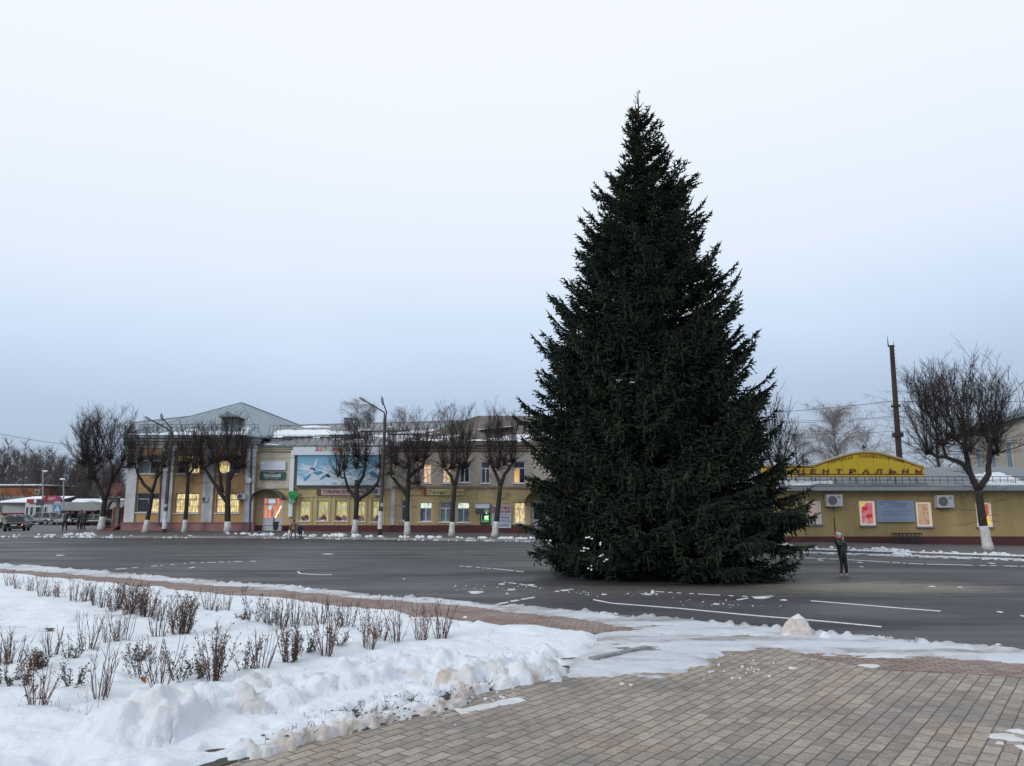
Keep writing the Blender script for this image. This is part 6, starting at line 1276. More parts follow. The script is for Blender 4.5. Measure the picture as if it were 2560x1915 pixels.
pollard((2471, 1375), [(2456, 1300), (2446, 1226)], [[(2446, 1226), (2425, 1185), (2398, 1158), (2370, 1142)], [(2425, 1185), (2416, 1150), (2414, 1110)], [(2448, 1222), (2466, 1185), (2474, 1150), (2480, 1105)]], [(2335, 1128), (2358, 1108), (2385, 1095), (2412, 1085), (2478, 1075), (2492, 1100), (2395, 1130), (2500, 1130)], 915, 168, 'big dark bare tree with two spreading limbs in front of the store', 9, wash=1.25, dens=1.05, r0=.235, kd=1.25, group='pollarded trees with whitewashed trunks along the far pavement')
# bare tree behind the spruce, only its right side shows
pollard((1925, 1372), [(1925, 1290), (1925, 1220)], [[(1925, 1230), (1895, 1180)], [(1925, 1230), (1950, 1180)]], [(1890, 1150), (1925, 1140), (1955, 1150), (1965, 1180)], 990, 100, 'bare tree mostly hidden behind the right side of the spruce', 10, dens=.8, r0=.24)

def birch(px, py_top, Y, half, label, seed, col, n_main=34, zb_=.1, rt=.16, dens=1.0, name='birch_tree', cat='tree', group=None):
    rr = random.Random(seed); t_ = P(px, py_top, Y); H = t_.z - zb_; w = half * Y / FPX; g = Vector((t_.x, Y, zb_)); T = empty(name, g, label, cat, group)
    pts = [g + Vector((rr.gauss(0, .12) * (i > 0), 0, H * i / 8)) for i in range(9)]; MB().tube(pts, [rt * (1 - .93 * i / 8) for i in range(9)], 7).build('trunk', col[0], T, smooth=True); S_ = Segs()
    for k in range(n_main):
        f = .22 + .76 * (k / n_main); i = min(7, int(f * 8)); p = pts[i].lerp(pts[i + 1], f * 8 - i); ph = rr.random() * 6.28; L = w * (1.25 * math.sin(math.pi * min(1, (1.06 - f) * .95)) ** .7) * (.7 + .5 * rr.random()); d = Vector((math.cos(ph), math.sin(ph), 1.0 + rr.random() * .6)).normalized(); q = p
        for s_ in range(5):
            d = (d + Vector((rr.gauss(0, .12), rr.gauss(0, .12), -.16))).normalized(); q2 = q + d * L * .26; S_.seg(q, q2, .035 * (1 - s_ / 6), .035 * (1 - (s_ + 1) / 6))
            for _ in range(int(4 * dens)):
                b_ = q.lerp(q2, rr.random()); e = (d + Vector((rr.gauss(0, .7), rr.gauss(0, .7), rr.gauss(0, .4)))).normalized(); b2 = b_ + e * (.5 + .6 * rr.random()); S_.seg(b_, b2, .010, .007)
                for _2 in range(int(3 * dens)):
                    c_ = b_.lerp(b2, rr.random()); e2 = Vector((rr.gauss(0, .45), rr.gauss(0, .45), -.55 + rr.gauss(0, .5))).normalized(); c2 = c_ + e2 * (.5 + .6 * rr.random()); S_.seg(c_, c2, .006, .004)
            q = q2
    S_.build('crown', col[1], T, 3, minr=.005)
BB = mat('birch_bark', (.22, .21, .21), rough=.9, var=.5, vs=3); BT = mat('birch_twigs', (.25, .225, .23), rough=.95, var=.2, vs=1); FT = mat('far_twigs', (.085, .068, .064), rough=.95, var=.3, vs=.3); FB_ = mat('far_bark', (.06, .05, .046), rough=.95, var=.3, vs=.5)
birch(2085, 1026, 72, 70, 'grey drooping birch rising behind the yellow store sign', 1, (BB, BT), 54, rt=.2, dens=1.35)
birch(2165, 1068, 80, 42, 'lower birch crown right of the drooping birch behind the sign', 2, (BB, BT), 26, dens=1.1)
birch(895, 996, 92, 40, 'thin birch top rising above the roof behind the billboard tree', 3, (BB, BT), 36, dens=1.2)
birch(937, 1006, 94, 34, 'second thin birch top just left of the taller street lamp', 4, (BB, BT), 30)
birch(1110, 1012, 96, 34, 'faint birch top above the brown roof', 5, (BB, BT), 24, dens=.8)
birch(1015, 1022, 95, 46, 'wide birch top behind the roof right of the taller street lamp', 6, (BB, BT), 30)
birch(2330, 960, 85, 110, 'large brown bare tree behind the big pollarded tree on the right', 7, (FB_, FT), 60, rt=.3, dens=1.2, name='bare_tree')
birch(1985, 1080, 76, 50, 'low bare tree behind the store right beside the spruce', 8, (FB_, FT), 30, name='bare_tree')
# the wood behind the parking lot: a far mass of bare trunks and twigs
rr = random.Random(77); S_ = Segs()
for k in range(150):
    px = -260 + 600 * rr.random(); Y = 128 + 45 * rr.random(); tp = 1124 + 42 * rr.random() + (18 if px > 140 else 0) - (22 if rr.random() < .08 else 0); t_ = P(px, tp, Y); H = t_.z; x = t_.x
    n = 6; q = Vector((x, Y, 0))
    for i in range(n):
        q2 = Vector((x + rr.gauss(0, .18), Y, H * (i + 1) / n)); S_.seg(q, q2, .20 * (1 - i / 7), .20 * (1 - (i + 1) / 7))
        if i >= 1:
            for _ in range(9):
                b_ = q.lerp(q2, rr.random()); ph = rr.random() * 6.28; L = (1.0 + 1.6 * rr.random()) * (1.15 - .13 * i); d = Vector((math.cos(ph) * .7, math.sin(ph) * .7, .9)).normalized(); b2 = b_ + d * L; S_.seg(b_, b2, .05, .02)
                for _2 in range(6):
                    c_ = b_.lerp(b2, .3 + .7 * rr.random()); e = (d + Vector((rr.gauss(0, .6), rr.gauss(0, .6), rr.gauss(.2, .4)))).normalized(); S_.seg(c_, c_ + e * (.5 + .9 * rr.random()), .02, .009)
        q = q2
for k in range(2600):   # undergrowth
    px = -260 + 600 * rr.random(); Y = 124 + 8 * rr.random(); a = P(px, 1290, Y); a.z = .3 + rr.random() * 4.5; d = Vector((rr.gauss(0, .5), rr.gauss(0, .5), 1)).normalized(); S_.seg(a, a + d * (1.2 + 1.6 * rr.random()), .045, .012)
o = S_.build('woodland', mat('wood_twigs', (.085, .072, .072), rough=.95, var=.3, vs=.15)); tag(o, 'far bare brown wood behind the parking lot and kiosk', 'wood', kind='stuff')

# ================================================================== THE SPRUCE
def spruce():
    # profile: photograph row, reach to the left and to the right of the stem
    rg = np.random.RandomState(12); rr = random.Random(12); Y0 = 28.5
    base = P(1628, 1400, Y0); X0 = base.x; base = Vector((X0, Y0, 0))
    T = empty('spruce_tree', base, 'tall dense dark green spruce standing alone on the asphalt square', 'tree')
    prof = [(225, 0, 0), (250, 8, 10), (290, 30, 36), (340, 46, 66), (400, 54, 80), (425, 92, 108), (460, 116, 140), (520, 132, 172), (560, 160, 165), (610, 188, 192), (660, 202, 210), (720, 235, 248), (760, 240, 245), (830, 275, 272), (880, 286, 282), (960, 306, 308), (1040, 332, 330), (1120, 312, 345), (1190, 318, 362), (1250, 325, 388), (1290, 315, 412), (1340, 335, 402), (1390, 300, 365), (1430, 225, 310)]
    zs = []; rl = []; rr_ = []
    for py, l, r in prof:
        q = P(1620, py, Y0); zs.append(q.z); rl.append(max(.03, q.x - P(1620 - l, py, Y0).x)); rr_.append(max(.03, P(1620 + r, py, Y0).x - q.x))
    zs, rl, rr_ = zs[::-1], rl[::-1], rr_[::-1]; ZT = zs[-1]; AX = lambda z: X0 + (P(1619, 300, Y0).x - X0) * z / ZT * 0 
    def Rad(z, ph):
        c = math.cos(ph); l = np.interp(z, zs, rl); r = np.interp(z, zs, rr_); return l * (1 - c) / 2 + r * (1 + c) / 2
    # trunk
    pts = [Vector((X0, Y0, ZT * i / 14)) for i in range(15)]; MB().tube(pts, [.30 * (1 - i / 14) ** .85 + .012 for i in range(15)], 12).build('trunk', mat('spruce_bark', (.075, .050, .036), rough=.95, var=.3, vs=6), T, smooth=True)
    B = []; D = []; L = []; Wd = []; bark = Segs()
    def add(p, d, l, w): B.append(p); D.append(d); L.append(l); Wd.append(w)
    nb = 0
    def branch(zt, ph, scale):
        nonlocal nb
        R_ = float(Rad(zt, ph)) * scale * .97
        if R_ < .12: return
        f = zt / ZT
        a = np.interp(f, [0, .25, .5, .8, 1], [-.42, -.42, -.25, .22, .8]) + rg.randn() * .07; c = np.interp(f, [0, .25, .5, .8, 1], [.30, .56, .66, .48, .25]) + rg.randn() * .06
        zb_ = zt - (a + c) * R_; zb_ = min(max(zb_, .45), ZT - .1)
        dirh = np.array([math.cos(ph), math.sin(ph), 0]); side = np.array([-math.sin(ph), math.cos(ph), 0]); wob = rg.randn() * .10
        def pt(s): return np.array([X0, Y0, zb_]) + dirh * R_ * s + side * wob * R_ * s * s + np.array([0, 0, (a * s + c * s * s) * R_ * ((zt - zb_) / ((a + c) * R_) if abs(a + c) > .08 else 1)])
        n = max(4, int(R_ / .35)); prev = pt(0)
        for i in range(1, n + 1):
            q = pt(i / n); q[2] = max(q[2], .10); r1 = .045 * (R_ / 4 + .3) * (1 - (i - 1) / n) + .006; bark.seg(prev, q, r1, max(.006, r1 - .045 / n)); prev = q
        def bough(pf, R2, sd2, s0, hang):
            st = .115; ns = max(4, int(R2 * (1 - s0) / st))
            for i in range(ns):
                s = s0 + (1 - s0) * (i + rg.rand() * .6) / ns
                p = pf(min(1, s)); t_ = pf(min(1.0, s + .03)) - pf(s - .03); t_ /= np.linalg.norm(t_) + 1e-9
                lat = (.20 + .46 * (1 - s) ** .75 * min(1, R2 / 1.6) + .05 * rg.rand()) * (.65 + .7 * rg.rand())
                for sg in (-1, 1):
                    if rg.rand() < .08: continue
                    dr = np.interp(f, [0, .4, .8, 1], [-.85, -.60, -.05, .35]) * (1 - .55 * s)
                    d = sd2 * sg * (.75 + .2 * rg.randn()) + t_ * (.65 + .5 * s) + np.array([0, 0, dr + .18 * rg.randn()]); d /= np.linalg.norm(d)
                    p2 = p.copy(); p2[2] = max(p2[2], .08); m = max(1, int(lat / .12)); add(p2, d, lat, .040)
                    for j in range(m):
                        q = p2 + d * lat * (j + .5 * rg.rand() + .15) / m
                        for sg2 in (-1, 1):
                            e = np.cross(d, [0, 0, 1.0]); e /= np.linalg.norm(e) + 1e-9
                            g_ = d * .8 + e * sg2 * .75 + np.array([0, 0, -.25 + .3 * rg.randn()]); g_ /= np.linalg.norm(g_); add(q, g_, (.10 + .11 * rg.rand()) * (1.1 - .4 * j / m), .031)
                if rg.rand() < .8:
                    hg = ((.25 + .75 * rg.rand()) * (1 - f) * (1 - s * .5) + .08) * hang; d = np.array([rg.randn() * .15, rg.randn() * .15, -1.0]) + t_ * .25; d /= np.linalg.norm(d); add(p, d, hg, .040)
                    for j in range(max(1, int(hg / .12))):
                        q = p + d * hg * rg.rand(); g_ = np.array([rg.randn(), rg.randn(), -.9]); g_ /= np.linalg.norm(g_); add(q, g_, .10 + .09 * rg.rand(), .029)
                if rg.rand() < .4: g_ = t_ + np.array([rg.randn() * .4, rg.randn() * .4, .8]); g_ /= np.linalg.norm(g_); add(p, g_, .10 + .14 * rg.rand(), .029)
        bough(pt, R_, side, .05, 1.0)
        if R_ > .9:      # side boughs fork off and fill the gaps between the tips
            for sg in (-1, 1):
                for s1 in ((.42, .68) if R_ > 2.2 else (.55,)):
                    if rg.rand() < .15: continue
                    s1 = s1 + .08 * rg.randn(); o_ = pt(s1); L2 = R_ * (1.02 - s1) * (.62 + .35 * rg.rand()); dd = dirh * .80 + side * sg * (.55 + .15 * rg.rand()); dd /= np.linalg.norm(dd); z1 = a * .5 + .1 * rg.randn(); z2 = c * .85
                    pf = lambda s, o_=o_, L2=L2, dd=dd, z1=z1, z2=z2: o_ + dd * L2 * s + np.array([0, 0, (z1 * s + z2 * s * s) * L2])
                    pv = o_
                    for i in range(1, 4): q = pf(i / 3); q[2] = max(q[2], .1); bark.seg(pv, q, .018, .010); pv = q
                    bough(pf, L2, np.cross(dd, [0, 0, 1.0]), .12, .9)
        tp = pt(1.0); t_ = pt(1.0) - pt(.93); t_ /= np.linalg.norm(t_) + 1e-9; t_ = t_ + np.array([0, 0, .25]); t_ /= np.linalg.norm(t_)
        add(tp - t_ * .08, t_, .28 + .18 * rg.rand(), .036)
        for j in range(4):
            g_ = t_ + side * rg.randn() * .6 + np.array([0, 0, .2 * rg.randn()]); g_ /= np.linalg.norm(g_); add(tp - t_ * .15 * rg.rand(), g_, .14 + .14 * rg.rand(), .030)
        nb += 1
    z = .35; k = 0
    while z < ZT - 1.0:
        Rm = float(Rad(z, 1.57)); dens = .40 + .050 * z; cnt = int(6 + Rm * 1.55)
        ph0 = rg.rand() * 6.28
        for i in range(cnt):
            ph = ph0 + 2 * math.pi * i / cnt + rg.randn() * .12
            sc = 1.02 if rg.rand() < .30 else .66 + .32 * rg.rand()
            branch(z + rg.randn() * .24, ph, sc)
        z += .47 if z < 12 else .36; k += 1
    # leading shoots at the very top
    for i in range(26):
        zz = ZT - .05 - 1.9 * (i / 26) ** 1.2; ph = rg.rand() * 6.28; l = .10 + .45 * ((ZT - zz) / 1.9) ** .8; p = np.array([X0, Y0, zz - l * .3]); q = p.copy(); d = np.array([math.cos(ph), math.sin(ph), .25])
        for s_ in range(3):
            d = d / np.linalg.norm(d); q2 = q + d * l / 3; bark.seg(q, q2, .012, .009); 
            if zz < ZT - .55: add(q, d, l / 3 * 1.2, .024)
            if zz < ZT - .8: g_ = d + rg.randn(3) * .5; add(q, g_ / np.linalg.norm(g_), .10, .022)
            q = q2; d = d + np.array([0, 0, .55])
    B_, D_, L_, W_ = map(np.array, (B, D, L, Wd)); L_ = L_[:, None]; W_ = W_[:, None]
    B_[:, 2] = np.maximum(B_[:, 2], .05); end = B_ + D_ * L_; low = end[:, 2] < .03; D_[low, 2] *= .1; end = B_ + D_ * L_
    ref = rg.randn(len(B_), 3); u = np.cross(D_, ref); u /= np.linalg.norm(u, axis=1, keepdims=True); v = np.cross(D_, u)
    # each spray: two crossed ragged blades of needles
    nv = 8; V = np.zeros((len(B_), nv, 3)); m1 = B_ + D_ * L_ * .38
    V[:, 0] = B_ - u * W_ * .55; V[:, 1] = B_ + u * W_ * .55; V[:, 2] = m1 + u * W_ + D_ * .02; V[:, 3] = end
    V[:, 4] = B_ - v * W_ * .55 + D_ * L_ * .05; V[:, 5] = B_ + v * W_ * .55; V[:, 6] = end - D_ * .01; V[:, 7] = m1 - v * W_
    i = (np.arange(len(B_)) * nv)[:, None]; F = np.concatenate([np.hstack([i, i + 1, i + 2, i + 3]), np.hstack([i + 4, i + 5, i + 6, i + 7])])
    print('spruce branches', nb, 'sprays', len(B_))
    m = bpy.data.materials.new('spruce_needles'); m.use_nodes = True; t = m.node_tree; b = t.nodes['Principled BSDF']; b.inputs['Roughness'].default_value = .7; b.inputs['Specular IOR Level'].default_value = .25
    co = N(t, 'ShaderNodeTexCoord'); n1 = noise(t, co.outputs['Object'], 1.7, 4); n2 = noise(t, co.outputs['Object'], 9, 3)
    c = ramp(t, n1, [(.36, (.012, .022, .017)), (.50, (.022, .036, .025)), (.66, (.044, .056, .031))]); h = N(t, 'ShaderNodeHueSaturation'); t.links.new(c, h.inputs['Color']); t.links.new(mth(t, 'MULTIPLY_ADD', n2, 1.2, .4), h.inputs['Value']); t.links.new(h.outputs[0], b.inputs['Base Color'])
    cr_ = mesh_np('crown', V.reshape(-1, 3), F, m, T); bark.build('boughs', mat('spruce_bough', (.05, .036, .028), rough=.95), T, 4)
    return T
SPR = spruce()
# snow caught on the lower left boughs
V = []; rr = random.Random(5); mb = MB()
for px, py in ((1478, 1345), (1470, 1372), (1449, 1376), (1505, 1390), (1500, 1362), (1475, 1420), (1370, 1350), (1512, 1400)):
    p = P(px, py, 24.0); mb = MB()
    for k in range(3): q = p + Vector((rr.gauss(0, .06), rr.gauss(0, .06), rr.gauss(0, .03))); mb.ell(q, (.022 + .03 * rr.random(), .04, .012 + .018 * rr.random()), 8, 5)
    mb.build('caught_snow', SILL, SPR)
# ================================================================== SHRUBS IN THE FLOWER BED
STEM = mat('shrub_stems', (.085, .052, .048), rough=.9, var=.35, vs=6); STEMR = mat('shrub_stems_red', (.12, .048, .040), rough=.9, var=.3, vs=6)
LEAFB = mat('dry_leaves', (.125, .080, .055), rough=.9, var=.5, vs=14); LEAFG = mat('green_leaves', (.045, .055, .038), rough=.9, var=.4, vs=14); LEAFO = mat('orange_leaf', (.26, .085, .02), rough=.9, var=.3, vs=20)
SH = {'back': [(24, 1468, 36, 0), (44, 1477, 30, 0), (74, 1487, 42, 0), (104, 1494, 48, 0), (127, 1500, 34, 0), (148, 1503, 46, 3), (184, 1509, 56, 0), (203, 1512, 48, 0), (219, 1515, 52, 0), (240, 1521, 60, 0), (260, 1527, 52, 0), (285, 1534, 62, 1), (320, 1545, 76, 1), (343, 1549, 80, 1), (366, 1552, 70, 1), (395, 1560, 60, 0),
                (522, 1530, 56, 0), (536, 1541, 34, 0), (563, 1536, 52, 0), (601, 1556, 30, 2), (633, 1563, 76, 2), (673, 1565, 74, 0), (690, 1568, 60, 2), (706, 1571, 66, 0), (737, 1568, 76, 0), (771, 1572, 60, 0), (803, 1571, 80, 0), (853, 1583, 82, 0), (872, 1584, 60, 2)],
      'middle': [(128, 1650, 72, 0), (218, 1634, 94, 0), (275, 1618, 78, 0), (303, 1618, 86, 0), (397, 1604, 84, 0), (443, 1588, 92, 1), (461, 1588, 84, 1), (178, 1662, 58, 2), (342, 1657, 40, 2), (85, 1690, 54, 1)],
      'front': [(8, 1666, 76, 0), (32, 1664, 78, 0), (18, 1716, 66, 2), (48, 1725, 50, 2), (92, 1774, 96, 3), (187, 1732, 56, 2), (253, 1749, 118, 0), (351, 1698, 74, 2), (399, 1730, 128, 0), (449, 1703, 84, 2), (497, 1695, 50, 2), (532, 1708, 118, 1), (613, 1682, 70, 2), (652, 1685, 104, 0), (723, 1661, 92, 1), (760, 1642, 60, 2), (815, 1645, 128, 3), (842, 1625, 62, 2),
                (920, 1629, 116, 3), (950, 1610, 62, 3), (990, 1616, 112, 0), (1053, 1611, 98, 3), (1102, 1601, 92, 3)]}
def shrub(px, py, h, ty, label, seed, grp):
    rr = random.Random(seed); g = G(px, py, PZ + .05); T = empty('shrub', g, label, 'shrub', grp); sc = math.hypot(g.x, g.y); H = (h / FPX) * sc * 1.03; H *= 1 if ty != 2 else 1.1
    S_ = Segs(); LV = []; ctr = Vector((g.x, g.y, PZ + .01))
    n = {0: 15, 1: 20, 2: 7, 3: 18}[ty]; lf = {0: .04, 1: .7, 2: 1.0, 3: .22}[ty]
    for i in range(n):
        ph = rr.random() * 6.28; sp_ = (.10 + .42 * rr.random()) if ty != 2 else .3 + .6 * rr.random(); L = H * (.62 + .42 * rr.random()); q = Vector((g.x + math.cos(ph) * .05, g.y + math.sin(ph) * .05, PZ)); d = Vector((math.cos(ph) * sp_, math.sin(ph) * sp_, 1)).normalized(); S_.seg(ctr, q, .008, .007); k = 5; r = .0050 + .003 * rr.random()
        for s in range(k):
            d = (d + Vector((rr.gauss(0, .07) - math.cos(ph) * .03, rr.gauss(0, .07), .07))).normalized(); q2 = q + d * (L / k) * 1.05; S_.seg(q, q2, r * (1 - .12 * s), r * (1 - .12 * (s + 1)))
            for _ in range(3 if s > 0 else 0):
                if rr.random() < .25 + .5 * (ty in (1, 2)):
                    b_ = q.lerp(q2, rr.random()); a_ = rr.random() * 6.28; e = (d + Vector((math.cos(a_), math.sin(a_), .2)) * .6).normalized(); c_ = b_ + e * H * (.06 + .16 * rr.random()); S_.seg(b_, c_, .0036, .0022)
                    if ty in (1, 2, 3): LV.append(c_)
            if rr.random() < lf:
                for _ in range(3 if ty != 3 else 1): LV.append(q.lerp(q2, rr.random()) + Vector((rr.gauss(0, .02), rr.gauss(0, .02), rr.gauss(0, .01))))
            q = q2
    S_.build('stems', STEMR if ty == 3 else STEM, T, 3)
    if LV:
        mb = MB()
        for p in LV:
            for _ in range(2):
                a_ = rr.random() * 6.28; t_ = rr.gauss(0, .8); s_ = .011 + .013 * rr.random(); u = Vector((math.cos(a_), math.sin(a_), t_)).normalized() * s_; v = Vector((-math.sin(a_), math.cos(a_), rr.gauss(0, .5))).normalized() * s_ * .6; o_ = p + Vector((rr.gauss(0, .015), rr.gauss(0, .015), rr.gauss(0, .015)))
                mb.add([o_ - u, o_ - v, o_ + u, o_ + v], [(0, 1, 2, 3)])
        mb.build('leaves', LEAFG if (ty == 2 and seed % 2) else LEAFB, T)
sd = 0
KIND = {0: 'bare-stemmed shrub', 1: 'brown-leaved dense shrub', 2: 'low straggly shrub', 3: 'reddish-twigged shrub'}
for row, items in SH.items():
    for i, (px, py, h, ty) in enumerate(items):
        sd += 1; shrub(px, py, h, ty, '%s in the %s row of the snowy bed, %s from the left' % (KIND[ty], row, ORD[i]), sd, 'shrubs in the snowy flower bed')
for i, (px, py, w, lab) in enumerate([(601, 1545, .07, 'large orange dry leaf caught at a low shrub in the back row'), (272, 1506, .045, 'orange dry leaf among the dense brown back shrubs'), (359, 1699, .055, 'orange-brown leaf at the foot of the front-row shrubs'), (420, 1580, .03, 'small dark orange leaf on the snow under a middle shrub'), (820, 1581, .06, 'reddish leaf hanging in the front-row shrub near the middle'), (1048, 1603, .03, 'tiny reddish leaf at the foot of a right-hand shrub'), (975, 1706, .08, 'dark brown curled leaf sticking out of the snow heap')]):
    g = G(px, py, PZ + .1); mb = MB(); rr = random.Random(i)
    for k in range(3): a_ = rr.random() * 3; mb.ell((g.x + rr.gauss(0, w * .2), g.y, g.z + rr.gauss(0, w * .2)), (w * .6, .012, w * .5), 9, 6)
    mb.v = [(v[0], v[1] + .02 * math.sin(v[0] * 60), v[2] + .01 * math.sin(v[0] * 90 + v[2] * 40)) for v in mb.v]
    o = mb.build('dry_leaf', LEAFO if i != 6 else LEAFB); tag(o, lab, 'leaf')
# dead stalks and grass showing between the snow heap and the paving
rr = random.Random(3); S_ = Segs()
for k in range(520):
    s = rr.random() * (len(BW) - 2); i = int(s); f = s - i; x = BW[i][0] * (1 - f) + BW[i + 1][0] * f; y = BW[i][1] * (1 - f) + BW[i + 1][1] * f + .12 + abs(rr.gauss(0, .35)); q = Vector((x + rr.gauss(0, .1), y, PZ)); d = Vector((rr.gauss(0, .9), rr.gauss(0, .9), .5 + .5 * rr.random())).normalized(); L = .05 + .12 * rr.random()
    for _ in range(3): q2 = q + d * L * .4; S_.seg(q, q2, .0035, .0025); q = q2; d = (d + Vector((rr.gauss(0, .35), rr.gauss(0, .35), 0))).normalized()
for k in range(260):
    px = 20 + 1300 * rr.random(); py = 1560 + 260 * rr.random(); g = G(px, py, PZ)
    if sdist(np.array([g.x]), np.array([g.y]), GW)[0] < .2: continue
    q = Vector(g); d = Vector((rr.gauss(0, .3), rr.gauss(0, .3), 1)).normalized(); S_.seg(q, q + d * (.10 + .10 * rr.random()), .003, .002)
o = S_.build('dry_grass', mat('dead_stalks', (.055, .05, .032), rough=.9, var=.5, vs=9)); tag(o, 'dead stalks and grass poking through the thin snow along the paving', 'grass', kind='stuff')
mb = MB()
for k in range(160):
    s = rr.random() * (len(BW) - 2); i = int(s); f = s - i; x = BW[i][0] * (1 - f) + BW[i + 1][0] * f + rr.gauss(0, .15); y = BW[i][1] * (1 - f) + BW[i + 1][1] * f + .15 + abs(rr.gauss(0, .35)); z = PZ + .06 + rr.random() * .05
    mb.ell((x, y, z), (.008 + .02 * rr.random(), .01 + .015 * rr.random(), .006), 6, 4)
o = mb.build('leaf_litter', mat('litter', (.045, .05, .03), var=.5, vs=10)); tag(o, 'dark leaf bits and clods lying in the thin snow by the paving', 'litter', kind='stuff')

# ================================================================== CARS
TYRE = mat('tyre', (.018, .018, .02), rough=.9); RIM = mat('rim', (.25, .26, .28), rough=.35, metal=.6); CGL = mat('car_glass', (.012, .016, .02), rough=.12, spec=.35); REDL = mat('tail_light', (.22, .012, .015), rough=.25); PLATE = mat('number_plate', (.5, .52, .54)); BUMP = mat('dark_plastic', (.03, .03, .033), rough=.6)
def loft(mb, secs, n=16, pw=2.6):
    """secs: (x, z0, z1, halfwidth); superellipse rings"""
    o = len(mb.v)
    for (x, z0, z1, w) in secs:
        for k in range(n):
            a = 2 * math.pi * k / n; c, s = math.cos(a), math.sin(a); y = w * math.copysign(abs(c) ** (2 / pw), c); z = (z0 + z1) / 2 + (z1 - z0) / 2 * math.copysign(abs(s) ** (2 / pw), s); mb.v.append((x, y, z))
    m = len(secs)
    for i in range(m - 1):
        for k in range(n): mb.f.append((o + i * n + k, o + i * n + (k + 1) % n, o + (i + 1) * n + (k + 1) % n, o + (i + 1) * n + k)); mb.m.append(0)
    mb.f.append(tuple(range(o, o + n))); mb.f.append(tuple(range(o + (m - 1) * n, o + m * n))[::-1]); mb.m += [0, 0]
def car(label, px, py, heading, col, kind, grp='cars in the parking lot', z=.1, Y=None):
    g = G(px, py, z) if Y is None else P(px, py, Y); g.z = z
    T = empty('parked_car', g, label, 'car', grp, R(heading)); paint = mat('paint_' + label.split()[0], col, rough=.3, metal=.3, spec=.6, var=.08, vs=2)
    L, H, W = {'sedan': (4.6, 1.42, .88), 'suv': (4.5, 1.62, .91), 'hatch': (4.0, 1.48, .85)}[kind]; bl = .62 * H
    b = MB(); loft(b, [(-L / 2, .42, .62 * H * .86, W * .78), (-L / 2 + .10, .30, bl * .98, W * .92), (-L / 2 + .6, .24, bl + .02, W), (-.4, .22, bl, W), (.7, .22, bl - .03, W), (L / 2 - 1.0, .24, bl - .10, W * .99), (L / 2 - .3, .28, bl - .26, W * .93), (L / 2, .36, bl - .42, W * .74)], 20, 3.4)
    b.build('body', paint, T, smooth=True, local=True)
    rx = {'sedan': (-L / 2 + .75, -L / 2 + 1.45, .35, 1.15), 'suv': (-L / 2 + .12, -L / 2 + .75, .55, 1.35), 'hatch': (-L / 2 + .15, -L / 2 + .75, .35, 1.15)}[kind]
    c = MB(); V = []; zb_ = bl - .06; wt, wb_ = W * .66, W * .93
    for (xa, z_, w_) in ((rx[0], zb_, wb_), (rx[1], H, wt), (rx[2], H, wt), (rx[3], zb_, wb_)): V += [(xa, -w_, z_), (xa, w_, z_)]
    m1 = [(rx[1] + rx[2]) / 2, H + .03]
    c.add(V, [(0, 1, 3, 2), (2, 3, 5, 4), (4, 5, 7, 6), (0, 2, 4, 6), (1, 7, 5, 3)]); c.build('cabin', paint, T, local=True)
    def lerp3(a, b_, f): return tuple(a[i] + (b_[i] - a[i]) * f for i in range(3))
    def panel(q, ins, off): # shrink quad, push outward
        cx = [sum(p[i] for p in q) / 4 for i in range(3)]; a = Vector(q[1]) - Vector(q[0]); b2 = Vector(q[3]) - Vector(q[0]); n = a.cross(b2).normalized()
        if n.dot(Vector(cx) - Vector((m1[0], 0, H * .75))) < 0: n = -n
        return [tuple(Vector(p) + (Vector(cx) - Vector(p)) * ins + n * off) for p in q]
    for sgn_ in (0, 1):   # side glass: front and rear panes
        A_, B_, C_, D_ = V[0 + sgn_], V[2 + sgn_], V[4 + sgn_], V[6 + sgn_]
        ml, mt = lerp3(A_, D_, .48), lerp3(B_, C_, .5)
        MB().poly(panel([A_, ml, mt, B_], .14, .012)).build('side_window', CGL, T, local=True); MB().poly(panel([ml, D_, C_, mt], .14, .012)).build('side_window', CGL, T, local=True)
    MB().poly(panel([V[0], V[1], V[3], V[2]], .12, .012)).build('rear_window', CGL, T, local=True); MB().poly(panel([V[6], V[7], V[5], V[4]], .1, .012)).build('windscreen', CGL, T, local=True)
    for sx in (-L * .295, L * .31):
        for sy in (-1, 1):
            yy = sy * (W - .10); w = MB().tube([(sx, yy - .11, .32), (sx, yy + .11, .32)], .33, 18).build('wheel', TYRE, T, local=True); MB().tube([(sx, yy + sy * .112, .32), (sx, yy + sy * .125, .32)], .20, 12).build('rim', RIM, w, local=True)
            MB().tube([(sx, sy * (W - .02), .36), (sx, sy * (W + .004), .36)], .385, 18).build('wheel_arch', BUMP, T, local=True)
    for sy in (-1, 1):
        MB().ell((-L / 2 + .09, sy * W * .70, bl - .17), (.09, .20, .09), 10, 6).build('tail_light', REDL, T, local=True); MB().ell((L / 2 - .16, sy * W * .66, bl - .34), (.12, .17, .07), 10, 6).build('headlight', mat('headlamp', (.4, .42, .45), rough=.1), T, local=True)
        MB().ell((rx[3] - .15, sy * (W + .07), bl + .05), (.06, .09, .07), 8, 5).build('wing_mirror', paint, T, local=True)
    MB().box(-L / 2 - .02, -L / 2 + .02, -.26, .26, .56, .67).build('number_plate', PLATE, T, local=True); MB().box(-L / 2 - .03, -L / 2 + .2, -W * .8, W * .8, .30, .42).build('bumper', BUMP, T, local=True)
    return T
c1 = car('black sedan seen from behind with one orange light lit, nearest car at the left', 42, 1328, 115, (.030, .034, .036), 'sedan')
MB().ell((-2.27, -.66, .62), (.04, .06, .05), 8, 5).build('turn_light', mat('amber_lit', (1, .4, .1), emis=(1, .45, .12), es=3), c1, local=True)
car('silver crossover parked in front of the white kiosk', 108, 1312, 163, (.20, .215, .24), 'suv')
